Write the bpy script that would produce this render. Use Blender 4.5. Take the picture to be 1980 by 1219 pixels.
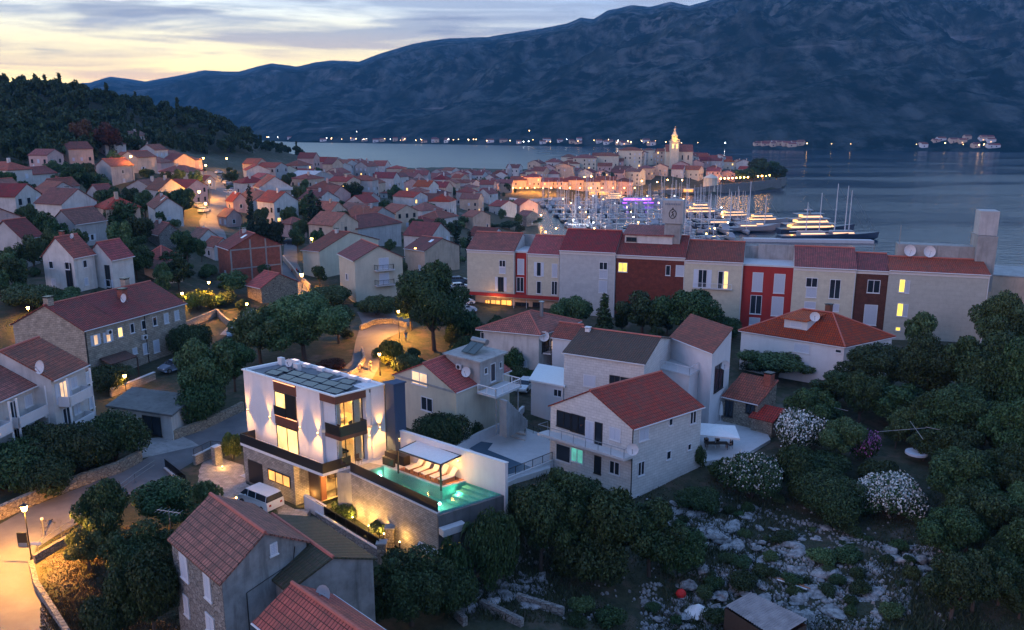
import bpy, math, random
import numpy as np
rnd = random.Random(7)
for o in list(bpy.data.objects): bpy.data.objects.remove(o)
SC = bpy.context.scene; COL = SC.collection
# ---------------------------------------------------------------- camera

CZ=52.0; F=1600.0; HY=234.0
PT=math.atan((609.5-HY)/F); CP,SP=math.cos(PT),math.sin(PT)
def ray(px,py):
    u=(px-990)/F; v=(py-609.5)/F
    return (u, CP-v*SP, -SP-v*CP)
def onz(px,py,z):
    d=ray(px,py); k=(z-CZ)/d[2]
    return (d[0]*k,d[1]*k,z)
def pz(px,Z,z):
    y=(Z-(CZ-z)*SP)/CP
    return ((px-990)/F*Z,y,z)
def proj(p):
    x,y,z=p; Z=y*CP-(z-CZ)*SP; v=-(y*SP+(z-CZ)*CP)
    return (990+F*x/Z, 609.5+F*v/Z, Z)
class Fr:
    "local frame: O corner, U axis (towards A), W axis (towards B)"
    def __init__(s,O,A,B):
        s.O=O; a=(A[0]-O[0],A[1]-O[1]); b=(B[0]-O[0],B[1]-O[1])
        s.LU=math.hypot(*a); s.LW=math.hypot(*b)
        s.U=(a[0]/s.LU,a[1]/s.LU); s.W=(b[0]/s.LW,b[1]/s.LW)
    def p(s,u,w,z): return (s.O[0]+s.U[0]*u+s.W[0]*w, s.O[1]+s.U[1]*u+s.W[1]*w, z)
    def inv(s,P):
        dx,dy=P[0]-s.O[0],P[1]-s.O[1]; D=s.U[0]*s.W[1]-s.U[1]*s.W[0]
        return ((dx*s.W[1]-dy*s.W[0])/D,(s.U[0]*dy-s.U[1]*dx)/D)
    def onw(s,px,py,w):  # ray hits face w=const -> (u,z)
        d=ray(px,py); o=s.p(0,w,0); D=s.U[0]*d[1]-s.U[1]*d[0]
        k=(s.U[0]*o[1]-s.U[1]*o[0])/D
        P=(d[0]*k,d[1]*k,CZ+d[2]*k); return (s.inv(P)[0],P[2])
    def onu(s,px,py,u):
        d=ray(px,py); o=s.p(u,0,0); D=s.W[0]*d[1]-s.W[1]*d[0]
        k=(s.W[0]*o[1]-s.W[1]*o[0])/D
        P=(d[0]*k,d[1]*k,CZ+d[2]*k); return (s.inv(P)[1],P[2])
cd = bpy.data.cameras.new('camera'); cam = bpy.data.objects.new('camera', cd); COL.objects.link(cam)
cam.location = (0, 0, CZ); cam.rotation_euler = (math.pi/2-PT, 0, 0)
cd.sensor_width = 36; cd.lens = 36*F/1980; cd.clip_start = .5; cd.clip_end = 30000
SC.camera = cam
SC.render.resolution_x = 1024; SC.render.resolution_y = 630
SC.view_settings.view_transform = 'Standard'; SC.view_settings.look = 'None'
SC.view_settings.exposure = 1.08; SC.view_settings.gamma = 1
cy = SC.cycles
cy.max_bounces = 5; cy.diffuse_bounces = 2; cy.glossy_bounces = 3; cy.transmission_bounces = 4; cy.volume_bounces = 0
cy.transparent_max_bounces = 6; cy.use_denoising = True; cy.sample_clamp_indirect = 2; cy.sample_clamp_direct = 20
cy.caustics_reflective = False; cy.caustics_refractive = False; cy.use_light_tree = True; cy.volume_step_rate = 4
# ---------------------------------------------------------------- sky (dusk, thin streaky clouds, afterglow on the left)
W = bpy.data.worlds.new('World'); SC.world = W; W.use_nodes = True
nt = W.node_tree; nt.nodes.clear()
def N(t, ty, **k):
    n = t.nodes.new(ty)
    for a, b in k.items(): setattr(n, a, b)
    return n
def ramp(t, stops, fac=None, interp='LINEAR'):
    r = N(t, 'ShaderNodeValToRGB'); r.color_ramp.interpolation = interp
    e = r.color_ramp.elements
    while len(e) > 1: e.remove(e[-1])
    e[0].position = stops[0][0]; e[0].color = tuple(stops[0][1])+(1,)
    for p, c in stops[1:]:
        x = e.new(p); x.color = tuple(c)+(1,)
    if fac is not None: t.links.new(fac, r.inputs[0])
    return r.outputs[0]
def mixc(t, f, a, b, mode='MIX'):
    m = N(t, 'ShaderNodeMix', data_type='RGBA', blend_type=mode)
    for s, v in ((m.inputs[0], f), (m.inputs[6], a), (m.inputs[7], b)):
        if hasattr(v, 'is_linked') or hasattr(v, 'links'): t.links.new(v, s)
        elif isinstance(v, (int, float)): s.default_value = v if s.type == 'VALUE' else (v, v, v, 1)
        else: s.default_value = tuple(v)+(1,)
    return m.outputs[2]
def math_(t, op, a, b=None, c=None, clamp=False):
    m = N(t, 'ShaderNodeMath', operation=op); m.use_clamp = clamp
    for i, v in enumerate((a, b, c)):
        if v is None: continue
        if isinstance(v, (int, float)): m.inputs[i].default_value = v
        else: t.links.new(v, m.inputs[i])
    return m.outputs[0]
tc = N(nt, 'ShaderNodeTexCoord'); sep = N(nt, 'ShaderNodeSeparateXYZ'); nt.links.new(tc.outputs['Generated'], sep.inputs[0])
el = math_(nt, 'MAXIMUM', sep.outputs[2], 0.0)
sky = ramp(nt, [(0, (1.7, 1.05, .20)), (.04, (1.3, .95, .28)), (.085, (.78, .68, .38)), (.13, (.50, .57, .58)), (.19, (.74, .98, 1.1)), (.35, (.46, .72, .92)), (.6, (.12, .21, .42)), (1, (.07, .14, .34))], el)
az = math_(nt, 'MULTIPLY_ADD', sep.outputs[0], -1.0, 0.1, clamp=True)      # towards the afterglow on the left
east = ramp(nt, [(0, (.11, .17, .31)), (.10, (.12, .20, .38)), (.25, (.11, .20, .42)), (1, (.07, .14, .34))], el)
front = math_(nt, 'MULTIPLY_ADD', sep.outputs[1], .6, .55, clamp=True)
azf = math_(nt, 'MULTIPLY_ADD', az, 2.2, 0.38, clamp=True)
base = mixc(nt, math_(nt, 'MULTIPLY', azf, front), east, sky)
mp = N(nt, 'ShaderNodeMapping'); mp.inputs['Scale'].default_value = (1.6, 1.6, 17); mp.inputs['Rotation'].default_value = (0, .035, 0)
nt.links.new(tc.outputs['Generated'], mp.inputs[0])
n1 = N(nt, 'ShaderNodeTexNoise'); n1.inputs['Scale'].default_value = 2.6; n1.inputs['Detail'].default_value = 7; n1.inputs['Roughness'].default_value = .55; n1.inputs['Distortion'].default_value = .6
nt.links.new(mp.outputs[0], n1.inputs[0])
cl = ramp(nt, [(.42, (0, 0, 0)), (.58, (1, 1, 1))], n1.outputs[0])
cloudcol = ramp(nt, [(0, (1.2, .54, .17)), (.05, (.52, .35, .24)), (.10, (.19, .21, .26)), (.15, (.20, .23, .30)), (.4, (.12, .20, .36))], el)
sk2 = mixc(nt, math_(nt, 'MULTIPLY', cl, .8), base, cloudcol)
n2 = N(nt, 'ShaderNodeTexNoise'); n2.inputs['Scale'].default_value = 6; n2.inputs['Detail'].default_value = 5
mp2 = N(nt, 'ShaderNodeMapping'); mp2.inputs['Scale'].default_value = (1, 1, 9); mp2.inputs['Location'].default_value = (3, 1, 2); nt.links.new(tc.outputs['Generated'], mp2.inputs[0]); nt.links.new(mp2.outputs[0], n2.inputs[0])
cl2 = ramp(nt, [(.60, (0, 0, 0)), (.68, (1, 1, 1))], n2.outputs[0])
sk3 = mixc(nt, math_(nt, 'MULTIPLY', cl2, .55), sk2, (.13, .145, .20))
bg = N(nt, 'ShaderNodeBackground'); bg.inputs[1].default_value = 1.25
wo = N(nt, 'ShaderNodeOutputWorld'); nt.links.new(sk3, bg.inputs[0]); nt.links.new(bg.outputs[0], wo.inputs[0])
# the sun is down: only a broad faint glow from where it set
sd = bpy.data.lights.new('sunset_glow', 'SUN'); sd.energy = .34; sd.angle = math.radians(25); sd.color = (1, .60, .62)
sun = bpy.data.objects.new('sunset_glow', sd); COL.objects.link(sun); sun.rotation_euler = (math.radians(74), 0, math.radians(-48))
# ---------------------------------------------------------------- materials
MATS = {}
def mat(name, fn):
    if name in MATS: return MATS[name]
    m = bpy.data.materials.new(name); m.use_nodes = True; t = m.node_tree
    b = t.nodes['Principled BSDF']; fn(t, b); MATS[name] = m; return m
def L(t, a, b): t.links.new(a, b)
def uvn(t): return N(t, 'ShaderNodeUVMap').outputs[0]
def objn(t): return N(t, 'ShaderNodeTexCoord').outputs['Object']
def geo(t): return N(t, 'ShaderNodeNewGeometry')
def noise(t, vec, s, d=4, r=.55, out=0):
    n = N(t, 'ShaderNodeTexNoise'); n.inputs['Scale'].default_value = s; n.inputs['Detail'].default_value = d; n.inputs['Roughness'].default_value = r
    if vec is not None: L(t, vec, n.inputs[0])
    return n.outputs[out]
def bump(t, b, h, s=.3, d=.05):
    n = N(t, 'ShaderNodeBump'); n.inputs[0].default_value = s; n.inputs[1].default_value = d; L(t, h, n.inputs['Height']); L(t, n.outputs[0], b.inputs['Normal'])
def mulc(c, k): return tuple(x*k for x in c)
def vary(t, c, v, hu_=0.0):      # every house a slightly different batch of tiles or paint
    r = N(t, 'ShaderNodeObjectInfo').outputs['Random']; h = N(t, 'ShaderNodeHueSaturation'); L(t, c, h.inputs['Color']); L(t, math_(t, 'MULTIPLY_ADD', r, 2*v, 1-v), h.inputs['Value'])
    if hu_: L(t, math_(t, 'MULTIPLY_ADD', math_(t, 'FRACT', math_(t, 'MULTIPLY', r, 7.3)), 2*hu_, .5-hu_*.6), h.inputs['Hue']); L(t, math_(t, 'MULTIPLY_ADD', math_(t, 'FRACT', math_(t, 'MULTIPLY', r, 13.7)), .28, .88), h.inputs['Saturation'])
    return h.outputs[0]
def stucco(name, c, rough=.85, dirt=.25):
    def f(t, b):
        p = geo(t).outputs['Position']
        n = noise(t, p, .55, 6, .65); n2 = noise(t, p, 9, 3)
        mp = N(t, 'ShaderNodeMapping'); mp.inputs['Scale'].default_value = (1.6, 1.6, .18); L(t, p, mp.inputs[0])
        st = noise(t, mp.outputs[0], 1.1, 5)
        a = mixc(t, ramp(t, [(.38, (0, 0, 0)), (.72, (1, 1, 1))], n), c, mulc(c, 1-dirt))
        a = mixc(t, ramp(t, [(.5, (0, 0, 0)), (.75, (.8, .8, .8))], st), a, mulc(c, 1-dirt*1.5))
        L(t, vary(t, a, .08), b.inputs[0]); b.inputs['Roughness'].default_value = rough; bump(t, b, n2, .25, .02)
    return mat(name, f)
def ashlar(name, c1, c2, mort, bw=.6, bh=.25, ms=.018, rough=.9, k=.75):
    def f(t, b):
        br = N(t, 'ShaderNodeTexBrick'); L(t, uvn(t), br.inputs[0])
        br.inputs['Scale'].default_value = 1; br.inputs['Brick Width'].default_value = bw; br.inputs['Row Height'].default_value = bh; br.inputs['Mortar Size'].default_value = ms
        br.inputs[1].default_value = c1+(1,); br.inputs[2].default_value = c2+(1,); br.inputs[3].default_value = mort+(1,)
        n = noise(t, uvn(t), 1.2, 6, .7)
        L(t, mixc(t, k, br.outputs[0], ramp(t, [(.3, (.5, .5, .5)), (.7, (1.25, 1.25, 1.25))], n), 'MULTIPLY'), b.inputs[0])
        b.inputs['Roughness'].default_value = rough; bump(t, b, br.outputs[1], -.5, .03)
    return mat(name, f)
def rubble(name, c1, c2, mort, s=2.6):
    def f(t, b):
        v = N(t, 'ShaderNodeTexVoronoi', feature='F1'); v.inputs['Scale'].default_value = s
        v2 = N(t, 'ShaderNodeTexVoronoi', feature='DISTANCE_TO_EDGE'); v2.inputs['Scale'].default_value = s
        mp = N(t, 'ShaderNodeMapping'); mp.inputs['Scale'].default_value = (1, 1.7, 1); L(t, uvn(t), mp.inputs[0])
        L(t, mp.outputs[0], v.inputs[0]); L(t, mp.outputs[0], v2.inputs[0])
        sp = N(t, 'ShaderNodeSeparateColor'); L(t, v.outputs['Color'], sp.inputs[0])
        c = mixc(t, sp.outputs[0], c1, c2)
        L(t, mixc(t, ramp(t, [(.02, (1, 1, 1)), (.07, (0, 0, 0))], v2.outputs[0]), c, mort), b.inputs[0])
        b.inputs['Roughness'].default_value = .95; bump(t, b, ramp(t, [(0, (0, 0, 0)), (.15, (1, 1, 1))], v2.outputs[0]), .8, .06)
    return mat(name, f)
def tiles(name, c1, c2, moss=(.05, .045, .035), tw=.30, th=.46, k=.35):
    def f(t, b):
        u = uvn(t)
        br = N(t, 'ShaderNodeTexBrick'); L(t, u, br.inputs[0]); br.offset = 0
        br.inputs['Scale'].default_value = 1; br.inputs['Brick Width'].default_value = tw; br.inputs['Row Height'].default_value = th; br.inputs['Mortar Size'].default_value = .034; br.inputs['Mortar Smooth'].default_value = .35
        br.inputs[1].default_value = c1+(1,); br.inputs[2].default_value = c2+(1,); br.inputs[3].default_value = mulc(c1, .13)+(1,); br.inputs['Bias'].default_value = -.1
        n = noise(t, u, .7, 7, .7); n2 = noise(t, u, 3.3, 4, .6)
        a = mixc(t, ramp(t, [(.42, (0, 0, 0)), (.68, (1, 1, 1))], n), br.outputs[0], mixc(t, .6, br.outputs[0], moss))
        a = mixc(t, ramp(t, [(1-k-.12, (0, 0, 0)), (1-k+.12, (.8, .8, .8))], n2), a, moss)
        L(t, vary(t, a, .25, .012), b.inputs[0]); b.inputs['Roughness'].default_value = .8
        sx = N(t, 'ShaderNodeSeparateXYZ'); L(t, u, sx.inputs[0])
        w = math_(t, 'ABSOLUTE', math_(t, 'SINE', math_(t, 'MULTIPLY', sx.outputs[0], math.pi/tw)))
        fr = math_(t, 'FRACT', math_(t, 'DIVIDE', sx.outputs[1], th))
        bump(t, b, math_(t, 'MULTIPLY_ADD', fr, -.5, w), .9, .07)
    return mat(name, f)
def plain(name, c, rough=.6, metal=0, spec=None, n=.12, scale=4):
    def f(t, b):
        x = noise(t, geo(t).outputs['Position'], scale, 3)
        L(t, mixc(t, x, mulc(c, 1-n), mulc(c, 1+n)), b.inputs[0]); b.inputs['Roughness'].default_value = rough; b.inputs['Metallic'].default_value = metal
    return mat(name, f)
def emis(name, c, s):
    def f(t, b):
        b.inputs[0].default_value = (.8, .8, .8, 1); b.inputs['Emission Color'].default_value = c+(1,); b.inputs['Emission Strength'].default_value = s
    return mat(name, f)
def litpane(name, c, s):
    def f(t, b):     # lamplit curtain seen through the glass: pleats and a little unevenness of the cloth
        p = geo(t).outputs['Position']; mp = N(t, 'ShaderNodeMapping'); mp.inputs['Scale'].default_value = (5, 5, .25); L(t, p, mp.inputs[0])
        n = noise(t, mp.outputs[0], 2.2, 3); n2 = noise(t, p, .7, 2)
        L(t, mixc(t, ramp(t, [(.3, (.45, .45, .45)), (.65, (1.1, 1.1, 1.1))], n), mulc(c, .6), c), b.inputs['Emission Color'])
        b.inputs[0].default_value = (.3, .28, .25, 1); b.inputs['Roughness'].default_value = .2
        L(t, math_(t, 'MULTIPLY', ramp(t, [(.3, (.55, .55, .55)), (.65, (1.2, 1.2, 1.2))], n2), s), b.inputs['Emission Strength'])
    return mat(name, f)
def foliage(name, c1, c2, c3):
    def f(t, b):
        g = geo(t); r = g.outputs['Random Per Island']; oi = N(t, 'ShaderNodeObjectInfo')
        a = ramp(t, [(0, c1), (.55, c2), (1, c3)], r)
        n = noise(t, g.outputs['Position'], .9, 3)
        a = mixc(t, ramp(t, [(.35, (0, 0, 0)), (.7, (.7, .7, .7))], n), a, mulc(c1, .8))
        h = N(t, 'ShaderNodeHueSaturation'); L(t, a, h.inputs['Color']); L(t, math_(t, 'MULTIPLY_ADD', oi.outputs['Random'], .05, .475), h.inputs['Hue']); L(t, math_(t, 'MULTIPLY_ADD', oi.outputs['Random'], .6, .7), h.inputs['Value'])
        L(t, h.outputs[0], b.inputs[0]); b.inputs['Roughness'].default_value = .6; b.inputs['Specular IOR Level'].default_value = .25
    return mat(name, f)
def louv_m():
    def f(t, b):
        sx = N(t, 'ShaderNodeSeparateXYZ'); L(t, uvn(t), sx.inputs[0]); w = math_(t, 'FRACT', math_(t, 'MULTIPLY', sx.outputs[1], 9))
        L(t, ramp(t, [(0, (.26, .30, .36)), (.3, (.5, .55, .64)), (1, (.55, .6, .7))], w), b.inputs[0]); bump(t, b, w, .6, .03)
    return mat('louvred_shutter', f)
M = dict(
 white=stucco('white_plaster', (.64, .64, .67), dirt=.1), cream=stucco('cream_plaster', (.60, .56, .45), dirt=.15), grey=stucco('grey_plaster', (.42, .42, .43)),
 pale=stucco('pale_plaster', (.58, .57, .56)), peach=stucco('peach_plaster', (.60, .46, .36)), redw=stucco('red_plaster', (.36, .028, .025), dirt=.15), pinkw=stucco('pink_plaster', (.55, .38, .36)),
 oldw=stucco('weathered_render', (.26, .28, .29), dirt=.55), blue=stucco('slate_blue_panel', (.04, .07, .13), dirt=.1), conc=stucco('concrete', (.34, .34, .34), dirt=.35), dconc=stucco('dark_concrete', (.13, .135, .14), dirt=.4),
 lconc=stucco('light_concrete', (.55, .55, .56), dirt=.12),
 hcream=ashlar('cream_panels', (.56, .52, .41), (.52, .48, .38), (.46, .43, .34), 1.5, .75, .012, k=.28), hpale=ashlar('grey_panels', (.47, .48, .48), (.43, .44, .45), (.38, .39, .40), 1.5, .75, .012, k=.28),
 stone=ashlar('stone_blocks', (.44, .38, .31), (.33, .28, .23), (.16, .14, .12)), wstone=ashlar('white_stone_blocks', (.62, .61, .60), (.57, .56, .55), (.42, .41, .41), .7, .32, k=.3), brickr=ashlar('red_hollow_brick', (.33, .07, .045), (.26, .055, .04), (.22, .15, .12), .3, .2),
 brickd=ashlar('dark_red_brick', (.20, .042, .028), (.15, .035, .026), (.07, .022, .018), .3, .12, .012), brickb=ashlar('brown_brick', (.12, .04, .028), (.09, .03, .022), (.05, .02, .016), .3, .12, .012),
 slab=ashlar('stone_cladding', (.40, .37, .33), (.27, .25, .23), (.15, .14, .13), .42, .17, .015), rub=rubble('rubble_stone', (.38, .33, .26), (.24, .20, .16), (.11, .09, .07)), drub=rubble('grey_rubble', (.28, .27, .26), (.18, .17, .16), (.08, .08, .08), 2.2),
 pave=ashlar('paving_stones', (.42, .37, .34), (.30, .26, .25), (.2, .17, .16), .5, .3, .015),
 t1=tiles('red_roof_tiles', (.40, .068, .062), (.27, .048, .046), k=.28), t2=tiles('old_roof_tiles', (.36, .095, .080), (.23, .066, .056), k=.36), t3=tiles('dark_roof_tiles', (.14, .055, .042), (.09, .04, .034), k=.4), t4=tiles('orange_roof_tiles', (.50, .085, .055), (.36, .06, .045), k=.28),
 t5=tiles('crimson_roof_tiles', (.31, .050, .056), (.22, .038, .045), k=.2), t6=tiles('mossy_roof_tiles', (.10, .05, .04), (.06, .04, .03), (.025, .035, .015), k=.6),
 ridge=plain('ridge_tile', (.42, .12, .09), .8, n=.3), wpaint=plain('white_paint', (.75, .75, .76), .45), trim=plain('pale_trim', (.6, .6, .62), .6), shut=plain('pale_shutter', (.52, .58, .68), .6, n=.06), louv=louv_m(), frame=plain('window_frame', (.62, .64, .68), .5),
 glass=plain('dark_glass', (.02, .028, .04), .08), bglass=plain('smoked_black_glass', (.006, .007, .008), .12), metal=plain('galvanised_metal', (.26, .27, .29), .4, .7), dark=plain('black_metal', (.012, .013, .015), .4), brown=plain('corten_panel', (.13, .045, .028), .6), wood=plain('deck_timber', (.33, .13, .06), .6, n=.3), dwood=plain('dark_timber', (.06, .04, .03), .7, n=.3),
 solar=plain('solar_glass', (.012, .018, .045), .12), bark=plain('bark', (.07, .05, .04), .9, n=.4), asphalt=stucco('asphalt', (.12, .12, .13), .9, .3), stonetrim=plain('dressed_stone', (.5, .46, .4), .8, n=.2),
 fol=foliage('olive_leaves', (.038, .070, .026), (.072, .125, .048), (.13, .19, .085)), dfol=foliage('dark_leaves', (.016, .038, .014), (.038, .078, .028), (.08, .13, .05)), gfol=foliage('bright_leaves', (.03, .07, .016), (.06, .12, .026), (.10, .17, .05)),
 yfol=foliage('yellow_green_leaves', (.06, .09, .015), (.12, .16, .03), (.2, .24, .06)), rfol=foliage('reddish_leaves', (.06, .025, .015), (.10, .04, .022), (.14, .065, .03)), cyp=foliage('cypress_needles', (.008, .02, .012), (.016, .036, .02), (.03, .055, .03)),
 wfl=foliage('white_petals', (.4, .43, .42), (.62, .64, .62), (.8, .8, .78)), pfl=foliage('pink_petals', (.4, .12, .3), (.6, .22, .48), (.7, .4, .6)),
 lit=litpane('lamplit_window', (1, .56, .15), 1.25), lity=litpane('yellow_window', (1, .68, .05), 1.0), lito=litpane('orange_window', (1, .36, .05), 1.0), litd=litpane('dim_window', (1, .60, .32), .6), litw=litpane('pale_window', (.9, .85, .75), .6),
 bulb=emis('warm_bulb', (1, .50, .12), 22), bulbw=emis('white_bulb', (.9, .95, 1), 12), bulbf=emis('far_bulb', (1, .58, .22), 9), violet=emis('violet_strip', (.30, .04, 1), 3.5), litedge=emis('orange_strip', (1, .3, .05), 1.4), deckl=emis('deck_light', (1, .45, .08), 1.1),
 red=plain('red_cloth', (.6, .02, .02), .7), boatw=plain('boat_white', (.28, .30, .34), .3), boatd=plain('boat_navy', (.03, .05, .09), .3), carw=plain('car_white', (.7, .71, .74), .25), carg=plain('car_grey', (.16, .20, .26), .25), card=plain('car_dark', (.03, .035, .045), .25), skin=plain('skin', (.45, .28, .2), .6), canvas=plain('canvas', (.72, .72, .72), .8), hull=plain('hull', (.6, .62, .66), .3), tyre=plain('tyre', (.02, .02, .02), .8))
# ---------------------------------------------------------------- mesh tools
class MB:
    def __init__(s): s.v = []; s.f = []
    def poly(s, *p):
        n = len(s.v); s.v += [tuple(x) for x in p]; s.f.append(tuple(range(n, n+len(p))))
    def hexa(s, b, t):      # bottom loop, top loop (4 points each)
        s.poly(*b[::-1]); s.poly(*t)
        for i in range(4): j = (i+1) % 4; s.poly(b[i], b[j], t[j], t[i])
    def prism(s, pts, z0, z1, top=True, bot=True):
        b = [(p[0], p[1], z0) for p in pts]; t = [(p[0], p[1], z1) for p in pts]; n = len(pts)
        if bot: s.poly(*b[::-1])
        if top: s.poly(*t)
        for i in range(n): j = (i+1) % n; s.poly(b[i], b[j], t[j], t[i])
    def box(s, fr, u0, u1, w0, w1, z0, z1):
        q = [(u0, w0), (u1, w0), (u1, w1), (u0, w1)]
        s.hexa([fr.p(a, b, z0) for a, b in q], [fr.p(a, b, z1) for a, b in q])
    def tube(s, p, q, r, r2=None, n=6):
        r2 = r if r2 is None else r2
        p = np.array(p, float); q = np.array(q, float); d = q-p; d /= max(1e-9, np.linalg.norm(d))
        a = np.cross(d, (0, 0, 1) if abs(d[2]) < .9 else (1, 0, 0)); a /= np.linalg.norm(a); b = np.cross(d, a)
        A = [tuple(p+r*(math.cos(k*2*math.pi/n)*a+math.sin(k*2*math.pi/n)*b)) for k in range(n)]
        B = [tuple(q+r2*(math.cos(k*2*math.pi/n)*a+math.sin(k*2*math.pi/n)*b)) for k in range(n)]
        for i in range(n): j = (i+1) % n; s.poly(A[i], A[j], B[j], B[i])
        s.poly(*A[::-1]); s.poly(*B)
    def path(s, pts, r, n=6):
        for a, b in zip(pts, pts[1:]): s.tube(a, b, r, n=n)
    def ball(s, c, rx, ry=None, rz=None, n=8, m=6, z0=-1.0):
        ry = ry or rx; rz = rz or rx
        R = []
        for i in range(m+1):
            ph = math.asin(z0)+(math.pi/2-math.asin(z0))*i/m
            R.append([(c[0]+rx*math.cos(ph)*math.cos(2*math.pi*k/n), c[1]+ry*math.cos(ph)*math.sin(2*math.pi*k/n), c[2]+rz*math.sin(ph)) for k in range(n)])
        for i in range(m):
            for k in range(n):
                j = (k+1) % n
                s.poly(R[i][k], R[i][j], R[i+1][j], R[i+1][k]) if i < m-1 else s.poly(R[i][k], R[i][j], R[i+1][0])
    def wall(s, pts, t, z0, z1):  # vertical wall of thickness t along a polyline; z0,z1 numbers or per-point lists
        for i in range(len(pts)-1):
            a, b = pts[i], pts[i+1]; dx, dy = b[0]-a[0], b[1]-a[1]; l = math.hypot(dx, dy) or 1; nx, ny = -dy/l*t/2, dx/l*t/2
            g = lambda z, k: z[k] if isinstance(z, (list, tuple)) else z
            q = [(a[0]-nx, a[1]-ny, i), (b[0]-nx, b[1]-ny, i+1), (b[0]+nx, b[1]+ny, i+1), (a[0]+nx, a[1]+ny, i)]
            s.hexa([(x, y, g(z0, k)) for x, y, k in q], [(x, y, g(z1, k)) for x, y, k in q])
    def build(s, name, m, parent=None, smooth=False, origin=None):
        if not s.v: return None
        V = np.array(s.v, float)
        if parent is not None: o0 = np.array(wloc(parent))
        elif origin is not None: o0 = np.array(origin, float)
        else: mn = V.min(0); mx = V.max(0); o0 = np.array(((mn[0]+mx[0])/2, (mn[1]+mx[1])/2, mn[2]))
        me = bpy.data.meshes.new(name); me.from_pydata((V-o0).tolist(), [], s.f)
        uv = me.uv_layers.new(name='UVMap')
        U = np.zeros((len(me.loops), 2)); k = 0
        for f in s.f:
            P = V[list(f)]; n = np.zeros(3)
            for i in range(1, len(f)-1): n += np.cross(P[i]-P[0], P[i+1]-P[0])
            l = np.linalg.norm(n); n = n/l if l > 1e-12 else np.array((0, 0, 1.))
            if n[2] < 0: n = -n
            if abs(n[2]) > .985: u = np.array((1., 0, 0)); w = np.array((0, 1., 0))
            else:
                u = np.array((-n[1], n[0], 0)); u /= np.linalg.norm(u); w = np.cross(n, u)
            U[k:k+len(f), 0] = P@u; U[k:k+len(f), 1] = P@w; k += len(f)
        uv.data.foreach_set('uv', U.astype(np.float32).ravel())
        if m is not None: me.materials.append(M[m] if isinstance(m, str) else m)
        if smooth: me.polygons.foreach_set('use_smooth', [True]*len(me.polygons))
        o = bpy.data.objects.new(name, me); COL.objects.link(o)
        if parent is not None: o.parent = parent
        else: o.location = o0
        return o
def wloc(o):
    x, y, z = o.location
    while o.parent: o = o.parent; x += o.location[0]; y += o.location[1]; z += o.location[2]
    return (x, y, z)
def tag(o, label=None, cat=None, group=None, kind=None):
    if label: o['label'] = label
    if cat: o['category'] = cat
    if group: o['group'] = group
    if kind: o['kind'] = kind
    return o
def empty(name, loc, label, cat, group=None, rz=0):
    o = bpy.data.objects.new(name, None); COL.objects.link(o); o.location = loc; o.rotation_euler = (0, 0, rz); o.empty_display_size = .5
    return tag(o, label, cat, group)
def kids(o): return [c for c in bpy.data.objects if c.parent == o]
PK = {}
def copy_tree(o, loc, rz=0, sc=None, label=None, group=None, parent=None):
    c = o.copy(); COL.objects.link(c)
    if parent is not None: c.parent = parent
    else:
        c.location = loc; c.rotation_euler = (0, 0, rz)
        if sc is not None: c.scale = sc if isinstance(sc, tuple) else (sc, sc, sc)
        if label: c['label'] = label
        if group: c['group'] = group
    for ch in PK.setdefault(o.name, kids(o)): copy_tree(ch, None, parent=c)
    return c
def lamp(kind, loc, e, c=(1, .55, .2), r=.1, rot=None, spot=None, parent=None, blend=.5):
    d = bpy.data.lights.new('lamp_light', kind); d.energy = e; d.color = c
    if kind in ('POINT', 'SPOT'): d.shadow_soft_size = r
    if kind == 'SPOT': d.spot_size = math.radians(spot); d.spot_blend = blend
    o = bpy.data.objects.new('lamp_light', d); COL.objects.link(o)
    if parent is not None:
        w = wloc(parent); o.location = (loc[0]-w[0], loc[1]-w[1], loc[2]-w[2]); o.parent = parent
    else: o.location = loc
    if rot: o.rotation_euler = rot
    return o
# ---------------------------------------------------------------- terrain
CTRL = [  # pixel x, pixel y, height
 (0,1100,19),(60,1090,19),(0,1000,19),(150,960,18.6),(250,930,18.3),(330,880,17.8),(450,820,17.3),(420,910,16.8),(500,965,16.7),(560,985,16.7),(380,890,16.9),(460,885,16.8),(460,940,16.7),(900,880,13.8),(1000,880,13.8),(955,845,13.9),(1040,865,13.8),(930,905,13.8),(1020,905,13.4),(870,870,14.2),(1390,855,13.7),(1430,830,13.8),(1450,865,13.7),(1360,880,13.6),(640,1010,16.6),(850,1060,16.2),(560,1060,16.3),(700,1090,16),
 (150,1150,17.6),(100,1219,18),(300,1219,16.5),(430,1219,15.5),(620,1219,15),(240,1080,17.8),(60,1219,19),(-200,1200,19),(-200,1000,19.5),
 (160,860,18.6),(0,880,19),(290,850,17.9),(350,800,18),(165,745,19),(350,700,19.5),(430,640,19.5),(500,560,20.5),(560,520,21),(300,760,18.6),
 (877,830,17),(1043,705,17.4),(925,612,16.6),(700,690,18.2),(740,640,18.6),(740,610,18.8),(650,600,19),(1000,760,16.6),(960,870,14.6),(1218,980,13),(1063,905,14.3),(1240,810,16.4),(1380,850,14.6),(1440,850,14.6),(1500,800,14.6),(1240,640,16.6),
 (1630,760,15),(1900,690,16.6),(1700,850,14.4),(1950,800,15.5),(1300,1000,12.8),(1100,1100,13.4),(950,1060,14.6),(900,1150,14),(1300,1200,12.2),(1500,1200,12),(1500,1000,12.5),(1700,1000,13),(1950,1000,14),(1950,1219,13),(1700,1219,12.4),(800,1219,14.2),(2300,900,16),(2300,1219,14),
 (100,565,25),(200,480,29),(40,540,27),(20,440,31),(65,365,33),(120,415,31),(240,330,35),(300,300,36),(350,390,29),(330,440,27),(300,520,24),(410,400,25),(420,340,26),(480,440,23.5),(600,450,22),(700,440,19.5),(600,385,21),(560,340,23),(700,380,16),
 (850,540,18),(720,590,17.8),(850,430,14),(900,400,7),(1000,400,2.5),(960,430,8),(1000,470,9),(900,470,14)]
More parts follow.
